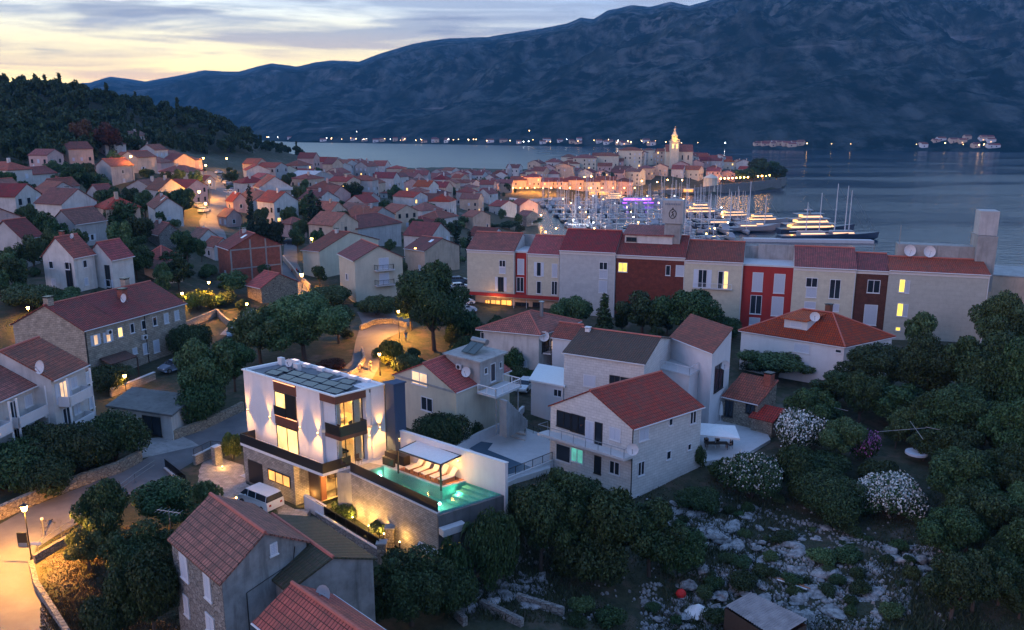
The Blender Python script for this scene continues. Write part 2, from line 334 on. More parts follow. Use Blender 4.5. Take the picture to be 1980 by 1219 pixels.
CTRZ = [  # pixel x, depth, height
 (-400,300,50),(-100,330,48),(0,450,70),(110,450,68),(240,480,62),(330,500,56),(390,530,48),(480,560,34),(560,600,22),(100,380,52),(250,400,46),(350,400,38),(450,450,32),(100,600,50),(300,650,40),(-400,500,90),(-300,250,42),
 (650,520,19),(700,450,17),(800,450,12),(800,560,8),(850,650,4),(700,650,9),(950,560,3),(950,680,3),(1050,640,2.5),(1100,700,4),(1180,680,14),(1250,660,17),(1300,680,19),(1360,680,15),(1430,660,9),(1490,680,7),(1230,605,5),(1350,630,7),
 (1050,390,2),(1100,330,4),(1000,260,12),(1200,250,11),(1400,230,10),(1700,220,9),(1900,215,8),(1100,200,15),(1500,180,14),(1900,170,13),(2400,200,10),(900,300,13),(900,230,17),(-600,150,28),(-300,120,24)]
_cp = [onz(*c) for c in CTRL]+[pz(*c) for c in CTRZ]
CX = np.array([c[0] for c in _cp]); CY = np.array([c[1] for c in _cp]); CV = np.array([c[2] for c in _cp])
COASTP = [pz(a, b, 0)[:2] for a, b in [(-900,900),(-300,950),(300,850),(500,780),(620,740),(720,760),(830,800),(900,800),(1000,800),(1100,830),(1250,850),(1400,830),(1500,770),(1526,710),(1512,655),(1440,625),(1380,605),(1230,575),(1100,560),(1040,548),(1000,520),(1015,480),(1040,430),(1045,385),(1065,330),(1110,300),(1400,290),(1700,282),(1900,276),(2300,270),(3400,260),(3600,60)]] + [(400,-60),(-700,-60),(-1200,500)]
CPA = np.array(COASTP)
def coast_sd(x, y):
    x = np.asarray(x, float); y = np.asarray(y, float)
    a = CPA; b = np.roll(CPA, -1, 0); best = np.full(x.shape, 1e9); ins = np.zeros(x.shape, bool)
    for (x0, y0), (x1, y1) in zip(a, b):
        dx, dy = x1-x0, y1-y0; t = np.clip(((x-x0)*dx+(y-y0)*dy)/(dx*dx+dy*dy), 0, 1)
        best = np.minimum(best, np.hypot(x-x0-t*dx, y-y0-t*dy))
        c = ((y0 > y) != (y1 > y)); ins ^= c & (x < (x1-x0)*(y-y0)/((y1-y0) if y1 != y0 else 1e-9)+x0)
    return np.where(ins, best, -best)
def Gv(x, y):
    x = np.asarray(x, float); y = np.asarray(y, float); num = np.zeros(x.shape); den = np.zeros(x.shape)
    for a, b, z in zip(CX, CY, CV):
        s = .6+.012*math.hypot(a, b)*1.0
        w = 1/((x-a)**2+(y-b)**2+s*s*9)**1.6
        num += w*z; den += w
    z = num/den; d = coast_sd(x, y)
    return np.where(d > 0, np.minimum(z, 1.4+np.maximum(0, d-6)*.28), np.maximum(-4, -1.5+d*.2))
def G(x, y): return float(Gv(np.array([x]), np.array([y]))[0])
def hit(px, py, zoff=0):
    d = ray(px, py); Y = np.concatenate([np.arange(25, 300, .5), np.arange(300, 1200, 3)]); k = Y/d[1]
    z = CZ+d[2]*k; g = Gv(d[0]*k, Y)+zoff; i = np.argmax(z < g)
    if i == 0: i = len(Y)-1
    return (float(d[0]*k[i]), float(Y[i]), float(g[i]-zoff))
def gz(px, Z):
    p = pz(px, Z, 15)
    for _ in range(3): p = pz(px, Z, G(p[0], p[1]))
    return p
xs = np.concatenate([np.arange(-900, -130, 14), np.arange(-130, 120, 1.5), np.arange(120, 760, 12)]); ys = np.concatenate([np.arange(-50, 25, 8), np.arange(25, 190, 1.5), np.arange(190, 420, 5), np.arange(420, 1010, 9)])
XX, YY = np.meshgrid(xs, ys); ZZ = Gv(XX, YY)
def mound(X, Y, s, seed):
    r = np.random.RandomState(seed); o = np.zeros(X.shape)
    for k in range(10):
        a = r.uniform(0, 6.28); f = s*r.uniform(.6, 1.7); o += np.sin((X*np.cos(a)+Y*np.sin(a))*f+r.uniform(0, 6.28))
    return o/10
scrub = np.clip((XX-8)/10, 0, 1)*np.clip((78-YY)/8, 0, 1)
ZZ = ZZ+scrub*(mound(XX, YY, .9, 1)*.8+mound(XX, YY, .35, 2)*.7)
def gridmesh(name, X, Y, Z, m, smooth=True):
    h, w = X.shape; V = np.stack([X, Y, Z], -1).reshape(-1, 3)
    i = np.arange(h*w).reshape(h, w); F = np.stack([i[:-1, :-1], i[:-1, 1:], i[1:, 1:], i[1:, :-1]], -1).reshape(-1, 4)
    me = bpy.data.meshes.new(name); me.vertices.add(len(V)); me.vertices.foreach_set('co', V.astype(np.float32).ravel())
    me.loops.add(F.size); me.loops.foreach_set('vertex_index', F.astype(np.int32).ravel()); me.polygons.add(len(F)); me.polygons.foreach_set('loop_start', np.arange(0, F.size, 4, dtype=np.int32)); me.polygons.foreach_set('loop_total', np.full(len(F), 4, np.int32))
    me.update(calc_edges=True); me.polygons.foreach_set('use_smooth', [smooth]*len(F)); me.materials.append(m)
    o = bpy.data.objects.new(name, me); COL.objects.link(o); return o
def ground_m(t, b):
    p = geo(t).outputs['Position']; n = noise(t, p, .12, 6, .65); n2 = noise(t, p, 1.3, 6, .7); n3 = noise(t, p, .45, 6, .7)
    g = mixc(t, ramp(t, [(.35, (0, 0, 0)), (.65, (1, 1, 1))], n2), (.018, .028, .013), (.05, .055, .03))
    g = mixc(t, ramp(t, [(.5, (0, 0, 0)), (.62, (1, 1, 1))], n3), g, (.085, .065, .045))
    g = mixc(t, ramp(t, [(.6, (0, 0, 0)), (.66, (.9, .9, .9))], n), g, (.12, .10, .085))
    L(t, g, b.inputs[0]); b.inputs['Roughness'].default_value = .95; bump(t, b, n2, .8, .12)
tag(gridmesh('ground', XX, YY, ZZ, mat('ground_earth', ground_m)), kind='structure')
# sea: one sheet to the horizon, small waves
def sea_m(t, b):
    b.inputs[0].default_value = (.006, .022, .045, 1); b.inputs['Roughness'].default_value = .24; b.inputs['IOR'].default_value = 1.33; b.inputs['Specular IOR Level'].default_value = .5
    p = geo(t).outputs['Position']; mp = N(t, 'ShaderNodeMapping'); mp.inputs['Scale'].default_value = (.35, 1, 1); mp.inputs['Rotation'].default_value = (0, 0, .15); L(t, p, mp.inputs[0])
    n = noise(t, mp.outputs[0], .28, 5, .6); big = noise(t, mp.outputs[0], .012, 3, .5)
    sx = N(t, 'ShaderNodeSeparateXYZ'); L(t, p, sx.inputs[0])
    far = math_(t, 'MULTIPLY', math_(t, 'MULTIPLY_ADD', sx.outputs[1], 1/300, -2.0, clamp=True), math_(t, 'MULTIPLY_ADD', sx.outputs[0], -1/350, .75, clamp=True))     # ruffled open water of the channel
    st = ramp(t, [(.40, (.10, .10, .10)), (.62, (.20, .20, .20))], noise(t, mp.outputs[0], .010, 4, .6)); L(t, mixc(t, far, st, (.36, .36, .36)), b.inputs['Roughness'])
    bp = N(t, 'ShaderNodeBump'); L(t, n, bp.inputs['Height']); L(t, ramp(t, [(.42, (.12, .12, .12)), (.6, (.36, .36, .36))], big), bp.inputs[0]); bp.inputs[1].default_value = 1.6; L(t, bp.outputs[0], b.inputs['Normal'])
s = MB(); s.poly((-9000, -200, 0), (9000, -200, 0), (9000, 14000, 0), (-9000, 14000, 0)); tag(s.build('sea', mat('sea_water', sea_m)), kind='structure')
# mountains over the channel
RP = [(-1500,60),(-600,120),(-100,150),(150,166),(225,160),(262,148.5),(300,154),(325,158),(380,148),(435,136),(467,139),(495,139),(530,129),(555,123),(580,126),(601,129),(635,121),(668,117),(714,120),(750,105),(813,85),(845,79),(877,75),(948,72),(1000,63),(1047,55),(1089,46),(1114,34),(1135,37.5),(1160,21),(1202,10.6),(1234,14),(1273,4),(1305,12),(1337,2),(1400,-20),(1500,-45),(1650,-60),(1800,-30),(1980,-20),(2300,10),(3500,80)]
MU = np.array([(a-990)/F for a, _ in RP]); MT = np.array([-(( b-609.5)/F*CP+SP)/ (CP-(b-609.5)/F*SP) for _, b in RP])   # ray slope dz/dy at the ridge
def ridged(X, Y, s, seed, oc=5):
    r = np.random.RandomState(seed); o = np.zeros(X.shape); a = 1.; tot = 0
    for k in range(oc):
        ph = r.uniform(0, 6.28, 6); an = r.uniform(0, 3.14, 6); v = sum(np.sin((X*np.cos(t)+Y*np.sin(t))*s+p+1.7*np.sin((X*np.sin(t)-Y*np.cos(t))*s*.7+p*2)) for t, p in zip(an, ph))/6
        o += a*(1-2*np.abs(v)); tot += a; a *= .55; s *= 2.05
    return o/tot
uu = np.linspace(-1.15, 1.35, 1000); tt = np.linspace(0, 1.15, 240)
UU, TT = np.meshgrid(uu, tt)
shoreY = np.interp(uu, [-1, -.35, -.243, 0, .2, .32, .57, 1.2], [5200, 2500, 2080, 1815, 1620, 1540, 1460, 1450]); ridgeY = np.interp(uu, [-1, -.5, -.2, .2, .6, 1.2], [9000, 7200, 6000, 4600, 4000, 3800])
SY = np.tile(shoreY, (len(tt), 1)); RY = np.tile(ridgeY, (len(tt), 1)); Y2 = SY+(RY-SY)*TT; X2 = UU*Y2/ (CP)*1.0
slope = np.tile(np.interp(uu, MU, MT), (len(tt), 1)); H = CZ+slope*RY*1.0
gul = ridged(X2, Y2, .0045, 3, 7); fold = ridged(X2, Y2, .0011, 9, 2)
prof = np.clip(TT, 0, 1)**.92
Z2 = H*prof*(1-.10*(1-TT.clip(0, 1)))+(gul-.3)*240*(np.sin(np.pi*np.clip(TT, 0, 1)))+fold*110*np.sin(np.pi*np.clip(TT, 0, 1))**1.3+ridged(X2, Y2, .022, 5, 3)*9*TT.clip(0, .4)
cap = (CZ+slope*Y2)-25*(1-TT)-6  # stay under the ridge seen from the water
Z2 = np.where(TT < 1, np.minimum(Z2, cap+gul*16+ridged(X2, Y2, .012, 8, 5)*16-22), Z2-(TT-1)*900); Z2[0] = -3
Z2[1:3] = np.maximum(Z2[1:3]*.6, 2)
def mount_m(t, b):
    g = geo(t); p = g.outputs['Position']; n = noise(t, p, .010, 8, .68); n2 = noise(t, p, .003, 5, .6); sp = N(t, 'ShaderNodeSeparateXYZ'); L(t, p, sp.inputs[0])
    mp = N(t, 'ShaderNodeMapping'); mp.inputs['Scale'].default_value = (.35, .35, 2.6); L(t, p, mp.inputs[0]); band = noise(t, mp.outputs[0], .008, 6, .65)
    c = mixc(t, ramp(t, [(.42, (0, 0, 0)), (.56, (1, 1, 1))], n), (.010, .022, .024), (.042, .058, .060))
    hi = math_(t, 'MULTIPLY_ADD', sp.outputs[2], 1/700, 0, clamp=True)
    c = mixc(t, math_(t, 'MULTIPLY', ramp(t, [(.47, (0, 0, 0)), (.60, (1, 1, 1))], noise(t, p, .02, 6, .7)), math_(t, 'MULTIPLY_ADD', hi, .8, .12)), c, (.17, .18, .19))
    c = mixc(t, math_(t, 'MULTIPLY', ramp(t, [(.6, (0, 0, 0)), (.68, (1, 1, 1))], band), .75), c, (.20, .20, .21))
    mg = N(t, 'ShaderNodeMapping'); mg.inputs['Scale'].default_value = (1.6, .35, .25); L(t, p, mg.inputs[0]); gl = noise(t, mg.outputs[0], .0075, 6, .62)     # wooded gullies running down the slope
    c = mixc(t, ramp(t, [(.40, (.65, .65, .65)), (.56, (0, 0, 0))], gl), c, (.008, .018, .018))
    L(t, c, b.inputs[0]); b.inputs['Roughness'].default_value = 1; b.inputs['Specular IOR Level'].default_value = 0; bump(t, b, n, 1, 12)
tag(gridmesh('mountains', X2, Y2, Z2, mat('mountain_side', mount_m)), kind='structure')
# ---------------------------------------------------------------- roads, paved areas (draped sheets)
def sheet(name, poly_px, m, zs=None, off=.05, n=24):
    """quad strip between two pixel edges: poly_px = list of (left px,py, right px,py)"""
    rows = []
    for i in range(len(poly_px)-1):
        a, b = poly_px[i], poly_px[i+1]
        A0, A1, B0, B1 = (hit(a[0], a[1]), hit(a[2], a[3]), hit(b[0], b[1]), hit(b[2], b[3]))
        k = max(2, int(math.hypot(B0[0]-A0[0], B0[1]-A0[1])/1.5))
        for j in range(k+(i == len(poly_px)-2)):
            t = j/k; rows.append([(A0[0]+(B0[0]-A0[0])*t, A0[1]+(B0[1]-A0[1])*t), (A1[0]+(B1[0]-A1[0])*t, A1[1]+(B1[1]-A1[1])*t)])
    X = np.array([[r[0][0]+(r[1][0]-r[0][0])*s/8 for s in range(9)] for r in rows]); Y = np.array([[r[0][1]+(r[1][1]-r[0][1])*s/8 for s in range(9)] for r in rows])
    o = gridmesh(name, X, Y, Gv(X, Y)+off, M[m] if isinstance(m, str) else m); return tag(o, kind='structure')
def asphalt_m(t, b):
    p = geo(t).outputs['Position']; n = noise(t, p, .35, 6, .6); n2 = noise(t, p, 22, 2)
    v = N(t, 'ShaderNodeTexVoronoi', feature='DISTANCE_TO_EDGE'); v.inputs['Scale'].default_value = .22; L(t, mixc(t, .25, p, noise(t, p, .6, 3, out=1)), v.inputs[0])
    c = mixc(t, ramp(t, [(.35, (0, 0, 0)), (.7, (1, 1, 1))], n), (.10, .10, .11), (.17, .165, .17))
    c = mixc(t, ramp(t, [(.58, (0, 0, 0)), (.61, (.55, .55, .55))], noise(t, p, .16, 2, .4)), c, (.08, .08, .085))
    L(t, c, b.inputs[0]); b.inputs['Roughness'].default_value = .8; bump(t, b, n2, .3, .02)
AS = mat('asphalt_road', asphalt_m)
sheet('road', [(-60,1219,110,1240),(-60,1090,62,1110),(0,1020,70,1060),(60,985,180,1000),(170,940,300,935),(275,895,365,900),(350,850,425,862),(470,800,490,830),(560,765,600,790),(640,735,705,760),(680,700,735,710),(688,660,740,660),(700,625,785,640),(690,605,800,612)], AS, off=.06)
sheet('road', [(395,470,440,470),(385,430,420,425),(405,400,440,405),(405,375,452,385),(395,352,430,350),(385,335,410,333)], AS, off=.3)
sheet('road', [(540,560,600,580),(545,530,590,545),(548,500,575,510),(550,470,575,475)], AS, off=.15)
sheet('path', [(425,650,480,655),(455,620,500,628),(490,600,545,606)], 'conc', off=.1)
sheet('forecourt', [(264,852,352,846),(268,872,372,856),(272,892,385,864)], 'conc', off=.07)
sheet('quay', [(985,393,985,384),(1100,391,1100,384),(1230,386,1230,380),(1380,379,1380,372)], 'lconc', off=.5)

def mountz(x, y):
    u = x*CP/y; sy = float(np.interp(u, uu, shoreY)); ry = float(np.interp(u, uu, ridgeY)); t = (y-sy)/(ry-sy)
    i = int(np.clip(t/1.15*(len(tt)-1), 0, len(tt)-2)); f = t/1.15*(len(tt)-1)-i; j = int(np.clip(np.searchsorted(uu, u), 1, len(uu)-1))
    return float(max(1.5, Z2[i, j]*(1-f)+Z2[i+1, j]*f))
# ---------------------------------------------------------------- houses
class H: pass
def perp_frame(C, R, depth):     # from the near corner and the right corner, depth metres to the back left
    a = (R[0]-C[0], R[1]-C[1]); l = math.hypot(*a)
    return Fr(C, (C[0]-a[1]/l*depth, C[1]+a[0]/l*depth), R)
def house(label, fr, ze, zb, roof='gL', rise=2.2, wall='pale', tile='t1', over=.35, name='house', cat='house', group=None, caps=True, gut=True, LU=None, LW=None, ridge_m='ridge', parts=True):
    h = H(); h.fr = fr; h.ze = ze; h.zb = zb; h.LU = U = LU or fr.LU; h.LW = Wd = LW or fr.LW; h.rise = rise; h.roof = roof
    b = fr.p(U/2, Wd/2, zb); h.root = empty(name, b, label, cat, group); z0 = zb-2
    m = MB(); P = fr.p
    lo = [P(0, 0, z0), P(U, 0, z0), P(U, Wd, z0), P(0, Wd, z0)]; hi = [P(0, 0, ze), P(U, 0, ze), P(U, Wd, ze), P(0, Wd, ze)]
    for i in range(4): j = (i+1) % 4; m.poly(lo[i], lo[j], hi[j], hi[i])
    r = MB(); o = over; t = .16; cap = MB(); g = MB()
    if roof == 'gL':
        m.poly(P(0, 0, ze), P(0, Wd/2, ze+rise), P(0, Wd, ze)); m.poly(P(U, 0, ze), P(U, Wd/2, ze+rise), P(U, Wd, ze))
        k = rise/(Wd/2); og = .18
        for s in (0, 1):
            e = -o if s == 0 else Wd+o; q = [(-og, e, ze-o*k), (U+og, e, ze-o*k), (U+og, Wd/2, ze+rise), (-og, Wd/2, ze+rise)]
            r.hexa([P(a, b2, c+.02) for a, b2, c in q], [P(a, b2, c+t) for a, b2, c in q])
        cap.tube(P(-og, Wd/2, ze+rise+t), P(U+og, Wd/2, ze+rise+t), .13)
        for e in (-o-.05, Wd+o+.05): g.tube(P(-og, e, ze-o*k+.06), P(U+og, e, ze-o*k+.06), .07)
    elif roof == 'gR':
        m.poly(P(0, 0, ze), P(U/2, 0, ze+rise), P(U, 0, ze)); m.poly(P(0, Wd, ze), P(U/2, Wd, ze+rise), P(U, Wd, ze))
        k = rise/(U/2); og = .18
        for s in (0, 1):
            e = -o if s == 0 else U+o; q = [(e, -og, ze-o*k), (e, Wd+og, ze-o*k), (U/2, Wd+og, ze+rise), (U/2, -og, ze+rise)]
            r.hexa([P(a, b2, c+.02) for a, b2, c in q], [P(a, b2, c+t) for a, b2, c in q])
        cap.tube(P(U/2, -og, ze+rise+t), P(U/2, Wd+og, ze+rise+t), .13)
        for e in (-o-.05, U+o+.05): g.tube(P(e, -og, ze-o*k+.06), P(e, Wd+og, ze-o*k+.06), .07)
    elif roof == 'hip':
        c = [(-o, -o), (U+o, -o), (U+o, Wd+o), (-o, Wd+o)]
        if U >= Wd: a, b2 = (Wd/2, Wd/2), (U-Wd/2, Wd/2)
        else: a, b2 = (U/2, U/2), (U/2, Wd-U/2)
        E = [P(x, y, ze) for x, y in c]; E2 = [P(x, y, ze+t) for x, y in c]; A = P(a[0], a[1], ze+rise); B = P(b2[0], b2[1], ze+rise)
        if U >= Wd: r.poly(E2[0], E2[1], B, A); r.poly(E2[1], E2[2], B); r.poly(E2[2], E2[3], A, B); r.poly(E2[3], E2[0], A); hp = [(E2[0], A), (E2[3], A), (E2[1], B), (E2[2], B)]
        else: r.poly(E2[0], E2[1], A); r.poly(E2[1], E2[2], B, A); r.poly(E2[2], E2[3], B); r.poly(E2[3], E2[0], A, B); hp = [(E2[0], A), (E2[1], A), (E2[2], B), (E2[3], B)]
        for i in range(4): j = (i+1) % 4; r.poly(E[i], E[j], E2[j], E2[i]); g.tube(E[i], E[j], .07)
        r.poly(*E)
        for x, y in hp+[(A, B)]: cap.tube(x, y, .12)
    elif roof == 'shed':      # rises towards +w
        for u in (0, U): m.poly(P(u, 0, ze), P(u, Wd, ze), P(u, Wd, ze+rise))
        m.poly(P(0, Wd, ze), P(U, Wd, ze), P(U, Wd, ze+rise), P(0, Wd, ze+rise)); k = rise/Wd
        q = [(-.2, -o, ze-o*k), (U+.2, -o, ze-o*k), (U+.2, Wd+.1, ze+rise), (-.2, Wd+.1, ze+rise)]
        r.hexa([P(a, b2, c+.02) for a, b2, c in q], [P(a, b2, c+t) for a, b2, c in q]); g.tube(P(-.2, -o-.04, ze-o*k+.06), P(U+.2, -o-.04, ze-o*k+.06), .07)
    elif roof == 'flat':
        r.box(fr, -o, U+o, -o, Wd+o, ze, ze+.22); m.poly(*hi)
    h.wallo = m.build('wall', wall, h.root); h.roofo = r.build('roof', tile, h.root)
    if caps and parts: cap.build('ridge_cap', ridge_m, h.roofo)
    if gut and parts and g.v:
        n = len(g.v)//2 if roof in ('gL', 'gR') else len(g.v)
        for a in range(0, len(g.v), n):
            k2 = MB(); k2.v = g.v[a:a+n]; k2.f = [tuple(i-a for i in f) for f in g.f if a <= f[0] < a+n]; k2.build('gutter', 'trim', h.roofo)
    return h
def W(h, face, u0, u1, z0, z1, st='dark', name='window'):
    """window given in wall coordinates; face L: w=0 wall, R: u=0 wall"""
    if u0 > u1: u0, u1 = u1, u0
    if z0 > z1: z0, z1 = z1, z0
    off = getattr(h, 'off', {}).get(face, 0)
    def B(mb, a, b, c, d, t0, t1):
        if face == 'L': mb.box(h.fr, a, b, off-t1, off-t0, c, d)
        else: mb.box(h.fr, off-t1, off-t0, a, b, c, d)
    f = MB(); k = min(.09, (u1-u0)*.12)
    for a, b, c, d in ((u0, u0+k, z0, z1), (u1-k, u1, z0, z1), (u0+k, u1-k, z0, z0+k), (u0+k, u1-k, z1-k, z1)): B(f, a, b, c, d, .003, .08)
    if u1-u0 > 1.0 and st not in ('shut', 'wide'): B(f, (u0+u1)/2-k/2, (u0+u1)/2+k/2, z0+k, z1-k, .003, .075)
    B(f, u0-.06, u1+.06, z0-.08, z0, .003, .14)
    w = f.build(name, 'dark' if st.endswith('D') else 'frame', h.root); st = st.rstrip('D')
    g = MB(); B(g, u0+k, u1-k, z0+k, z1-k, .004, .03)
    g.build('pane', {'dark': 'glass', 'open': 'glass', 'wide': 'glass', 'shut': 'shut'}.get(st, st), w)
    if st == 'shut':
        for a, b in ((u0+k, (u0+u1)/2-.02), ((u0+u1)/2+.02, u1-k)):
            s = MB(); B(s, a, b, z0+k, z1-k, .031, .06); s.build('shutter', 'louv', w)
    if st in ('open',) or (st in ('litd', 'litw') and u1-u0 < 1.3):
        sw = (u1-u0)/2
        for a in (u0-sw-.03, u1+.03):
            s = MB(); B(s, a, a+sw, z0, z1, .004, .05); s.build('shutter', 'shut', w)
    return w
def WP(h, face, x0, y0, x1, y1, st='dark', name='window'):   # the same from pixels of the photograph
    f = h.fr.onw if face == 'L' else h.fr.onu; ym, xm = (y0+y1)/2, (x0+x1)/2; off = getattr(h, 'off', {}).get(face, 0)
    return W(h, face, f(x0, ym, off)[0], f(x1, ym, off)[0], f(xm, y1, off)[1], f(xm, y0, off)[1], st, name)
def chimney(h, u, w, zt, sx=.35, m='pale', pot=True):
    c = MB(); c.box(h.fr, u-sx, u+sx, w-sx, w+sx, h.ze, zt); o = c.build('chimney', m, h.roofo)
    if pot: c = MB(); c.box(h.fr, u-sx-.08, u+sx+.08, w-sx-.08, w+sx+.08, zt+.12, zt+.22); [c.box(h.fr, u+a-.05, u+a+.05, w+b-.05, w+b+.05, zt, zt+.12) for a in (-sx+.06, sx-.06) for b in (-sx+.06, sx-.06)]; c.build('chimney_cap', 'dark' if m != 'white' else 'trim', o)
    return o
def dish(parent, p, r=.5, d=(-.5, -1, .35)):
    d = np.array(d, float); d /= np.linalg.norm(d); a = np.cross(d, (0, 0, 1)); a /= np.linalg.norm(a); b = np.cross(a, d); p = np.array(p); m = MB(); R = []
    for i in range(5):
        q = i/4*r; R.append([tuple(p+d*(q*q/r*.35)+q*(a*math.cos(k*math.pi/7)+b*math.sin(k*math.pi/7))) for k in range(14)])
    for i in range(4):
        for k in range(14): m.poly(R[i][k], R[i][(k+1) % 14], R[i+1][(k+1) % 14], R[i+1][k])
    o = m.build('satellite_dish', 'metal' if False else 'trim', parent, smooth=True)
    m = MB(); f = p+d*r*.9; m.tube(p-b*r*.9, f, .025); m.ball(tuple(f), .07); m.tube(p, p-d*.35-np.array((0, 0, .5)), .035); m.build('dish_arm', 'metal', o)
def aircon(h, face, a, z):
    m = MB(); f = h.fr; off = getattr(h, 'off', {}).get(face, 0)
    m.box(f, a-.4, a+.4, off-.4, off-.08, z, z+.6) if face == 'L' else m.box(f, off-.4, off-.08, a-.4, a+.4, z, z+.6)
    o = m.build('air_conditioner', 'trim', h.root); m = MB(); c = f.p(a, off-.41, z+.3) if face == 'L' else f.p(off-.41, a, z+.3)
    d = f.W if face == 'L' else f.U; m.tube(c, (c[0]-d[0]*.02, c[1]-d[1]*.02, c[2]), .24, n=10); m.build('fan_grille', 'dark', o)
def skylight(h, pts, m='litw'):
    s = MB(); s.poly(*pts); return s.build('skylight', m, h.roofo)
def roofpt(h, u, w, dz=.2):     # a point on the roof surface
    if h.roof == 'gL': z = h.ze+h.rise*(1-abs(w-h.LW/2)/(h.LW/2))
    elif h.roof == 'gR': z = h.ze+h.rise*(1-abs(u-h.LU/2)/(h.LU/2))
    elif h.roof == 'shed': z = h.ze+h.rise*w/h.LW
    elif h.roof == 'hip': z = h.ze+h.rise*min(1, min(u, h.LU-u, w, h.LW-w)/(min(h.LU, h.LW)/2))
    else: z = h.ze
    return h.fr.p(u, w, z+dz)
def rail(mbp, pts, z0, hgt=1.0, step=1.2, r=.025, bars=0, name='railing', m='metal', parent=None, glass=None):
    """posts, handrail and thin bars along a polyline of (x,y)"""
    s = MB(); zt = z0+hgt
    for a, b in zip(pts, pts[1:]):
        l = math.hypot(b[0]-a[0], b[1]-a[1]); n = max(1, int(round(l/step)))
        for i in range(n+1): t = i/n; x, y = a[0]+(b[0]-a[0])*t, a[1]+(b[1]-a[1])*t; s.tube((x, y, z0), (x, y, zt), r, n=5)
        s.tube((a[0], a[1], zt), (b[0], b[1], zt), r*1.2, n=5)
        if bars:
            k = max(2, int(l/bars))
            for i in range(k): t = (i+.5)/k; x, y = a[0]+(b[0]-a[0])*t, a[1]+(b[1]-a[1])*t; s.tube((x, y, z0+.06), (x, y, zt), .012, n=4)
            s.tube((a[0], a[1], z0+.08), (b[0], b[1], z0+.08), r*.8, n=4)
    o = s.build(name, m, parent)
    if glass:
        g = MB(); g.wall(pts, .03, z0+.05, zt-.05); g.build('glass_panel', glass, o)
    return o
def E3(l, c, r, ze): return Fr(onz(c[0], c[1], ze), onz(l[0], l[1], ze), onz(r[0], r[1], ze))
def apex(fr, px, py, face, base): # height of a gable apex above the eave
    return (fr.onw(px, py, 0)[1] if face == 'L' else fr.onu(px, py, 0)[1])-base
Z5 = lambda x, y: (x/3.208, 520+y/3.208)
Z4 = lambda x, y: (740+x/2.65, 580+y/2.65)
Z3 = lambda x, y: (1400+x/3.414, 380+y/3.414)
def WZ(h, face, z, x0, y0, x1, y1, st='dark', name='window'): a = z(x0, y0); b = z(x1, y1); return WP(h, face, a[0], a[1], b[0], b[1], st, name)
TEAL = litpane('teal_window', (.12, .75, .62), .28)
M['teal'] = TEAL; M['dimglass'] = plain('grey_green_glass', (.05, .08, .085), .1)
# --- white stone house with balcony (right of centre)
fr = E3((1064.5, 785.7), (1224, 829), (1357, 786.8), 21.2); ap = apex(fr, 1143.8, 757.4, 'L', 21.2)
h = house('white stone house with crimson gable roof and long balcony beside the empty pool patio', fr, 21.2, 13.2, 'gR', ap, 'wstone', 't5', .25)
for a in [(1077, 796, 1104.5, 827, 'wideD'), (1105, 803, 1132, 836.6, 'wideD'), (1178.5, 827, 1201, 852, 'shut'), (1075, 860, 1104, 893, 'wide'), (1104, 866.8, 1128.7, 895, 'teal'), (1178.5, 892, 1199, 918, 'dark')]: WP(h, 'L', *a)
WP(h, 'L', 1132, 814, 1148.7, 857, 'shut', 'door'); WP(h, 'L', 1150.6, 817, 1165, 861, 'wideD', 'door'); WP(h, 'L', 1149.4, 882, 1162.6, 916, 'wideD', 'door')
for a in [(1235, 827, 1254, 852, 'shut'), (1293, 809, 1300.4, 823, 'dark'), (1333.6, 795, 1345.6, 819.6, 'dark'), (1232.5, 892.5, 1245.6, 919.6, 'dark'), (1288, 872, 1297, 888.7, 'dark'), (1329, 858.5, 1336, 870.6, 'dark'), (1285, 934.7, 1293, 947, 'dark'), (1249, 951, 1265, 976, 'shut'), (1229, 958, 1236, 969, 'dark')]: WP(h, 'R', *a)
zf = 18.35; s = MB(); s.box(fr, -.3, fr.LU+.3, -1.55, -.004, zf-.28, zf); bo = s.build('balcony', 'lconc', h.root)
rail(None, [fr.p(fr.LU+.25, -.1, 0)[:2], fr.p(fr.LU+.25, -1.5, 0)[:2], fr.p(-.25, -1.5, 0)[:2], fr.p(-.25, -.1, 0)[:2]], zf, 1.0, 1.5, .03, parent=bo)
dish(h.root, fr.p(-.6, -.7, zf+.9), .62, (-.2, -1, .3)); s = MB(); s.tube(fr.p(-.06, -.06, 13), fr.p(-.06, -.06, 21.1), .06); s.build('downpipe', 'dark', h.root)
s = MB(); s.tube(fr.p(6.2, -.04, 20.1), fr.p(6.2, -.3, 20.15), .03); s.ball(fr.p(6.2, -.35, 20.1), .1); s.build('wall_lantern', 'brown', h.root)
WH = h
# --- mid house: big dark roof, terrace, shed roofed wing behind it
fr0 = E3((1091, 682), (1245.7, 704.5), (1290, 665), 24); w_, z_ = fr0.onu(1294.7, 638.5, 0)
fr = fr0; lw = max(8, min(13, 2*w_)) if w_ > 0 else 10
print('mid house', w_, z_, fr0.LU, fr0.LW)
h = house('pale stone house under a wide dark brown roof behind the white balcony house', fr, 24, 16, 'gL', z_-24, 'wstone', 't3', .3, LW=lw)
WZ(h, 'L', Z4, 1028, 385, 1092, 445, 'shut'); WZ(h, 'L', Z4, 1162, 388, 1215, 440, 'wideD'); WZ(h, 'L', Z4, 1218, 398, 1270, 450, 'wideD')
chimney(h, fr.LU-1, lw/2-.8, z_+.3, .3, 'white'); MIDH = h
fr = E3((1266, 712), (1332.5, 729), (1374, 706.4), 21.3)
h = house('white flat roofed terrace block with table and railing joined to the dark roofed house', fr, 21.3, 15.5, 'flat', 0, 'white', 'lconc', .15, cat='terrace block', name='terrace_block')
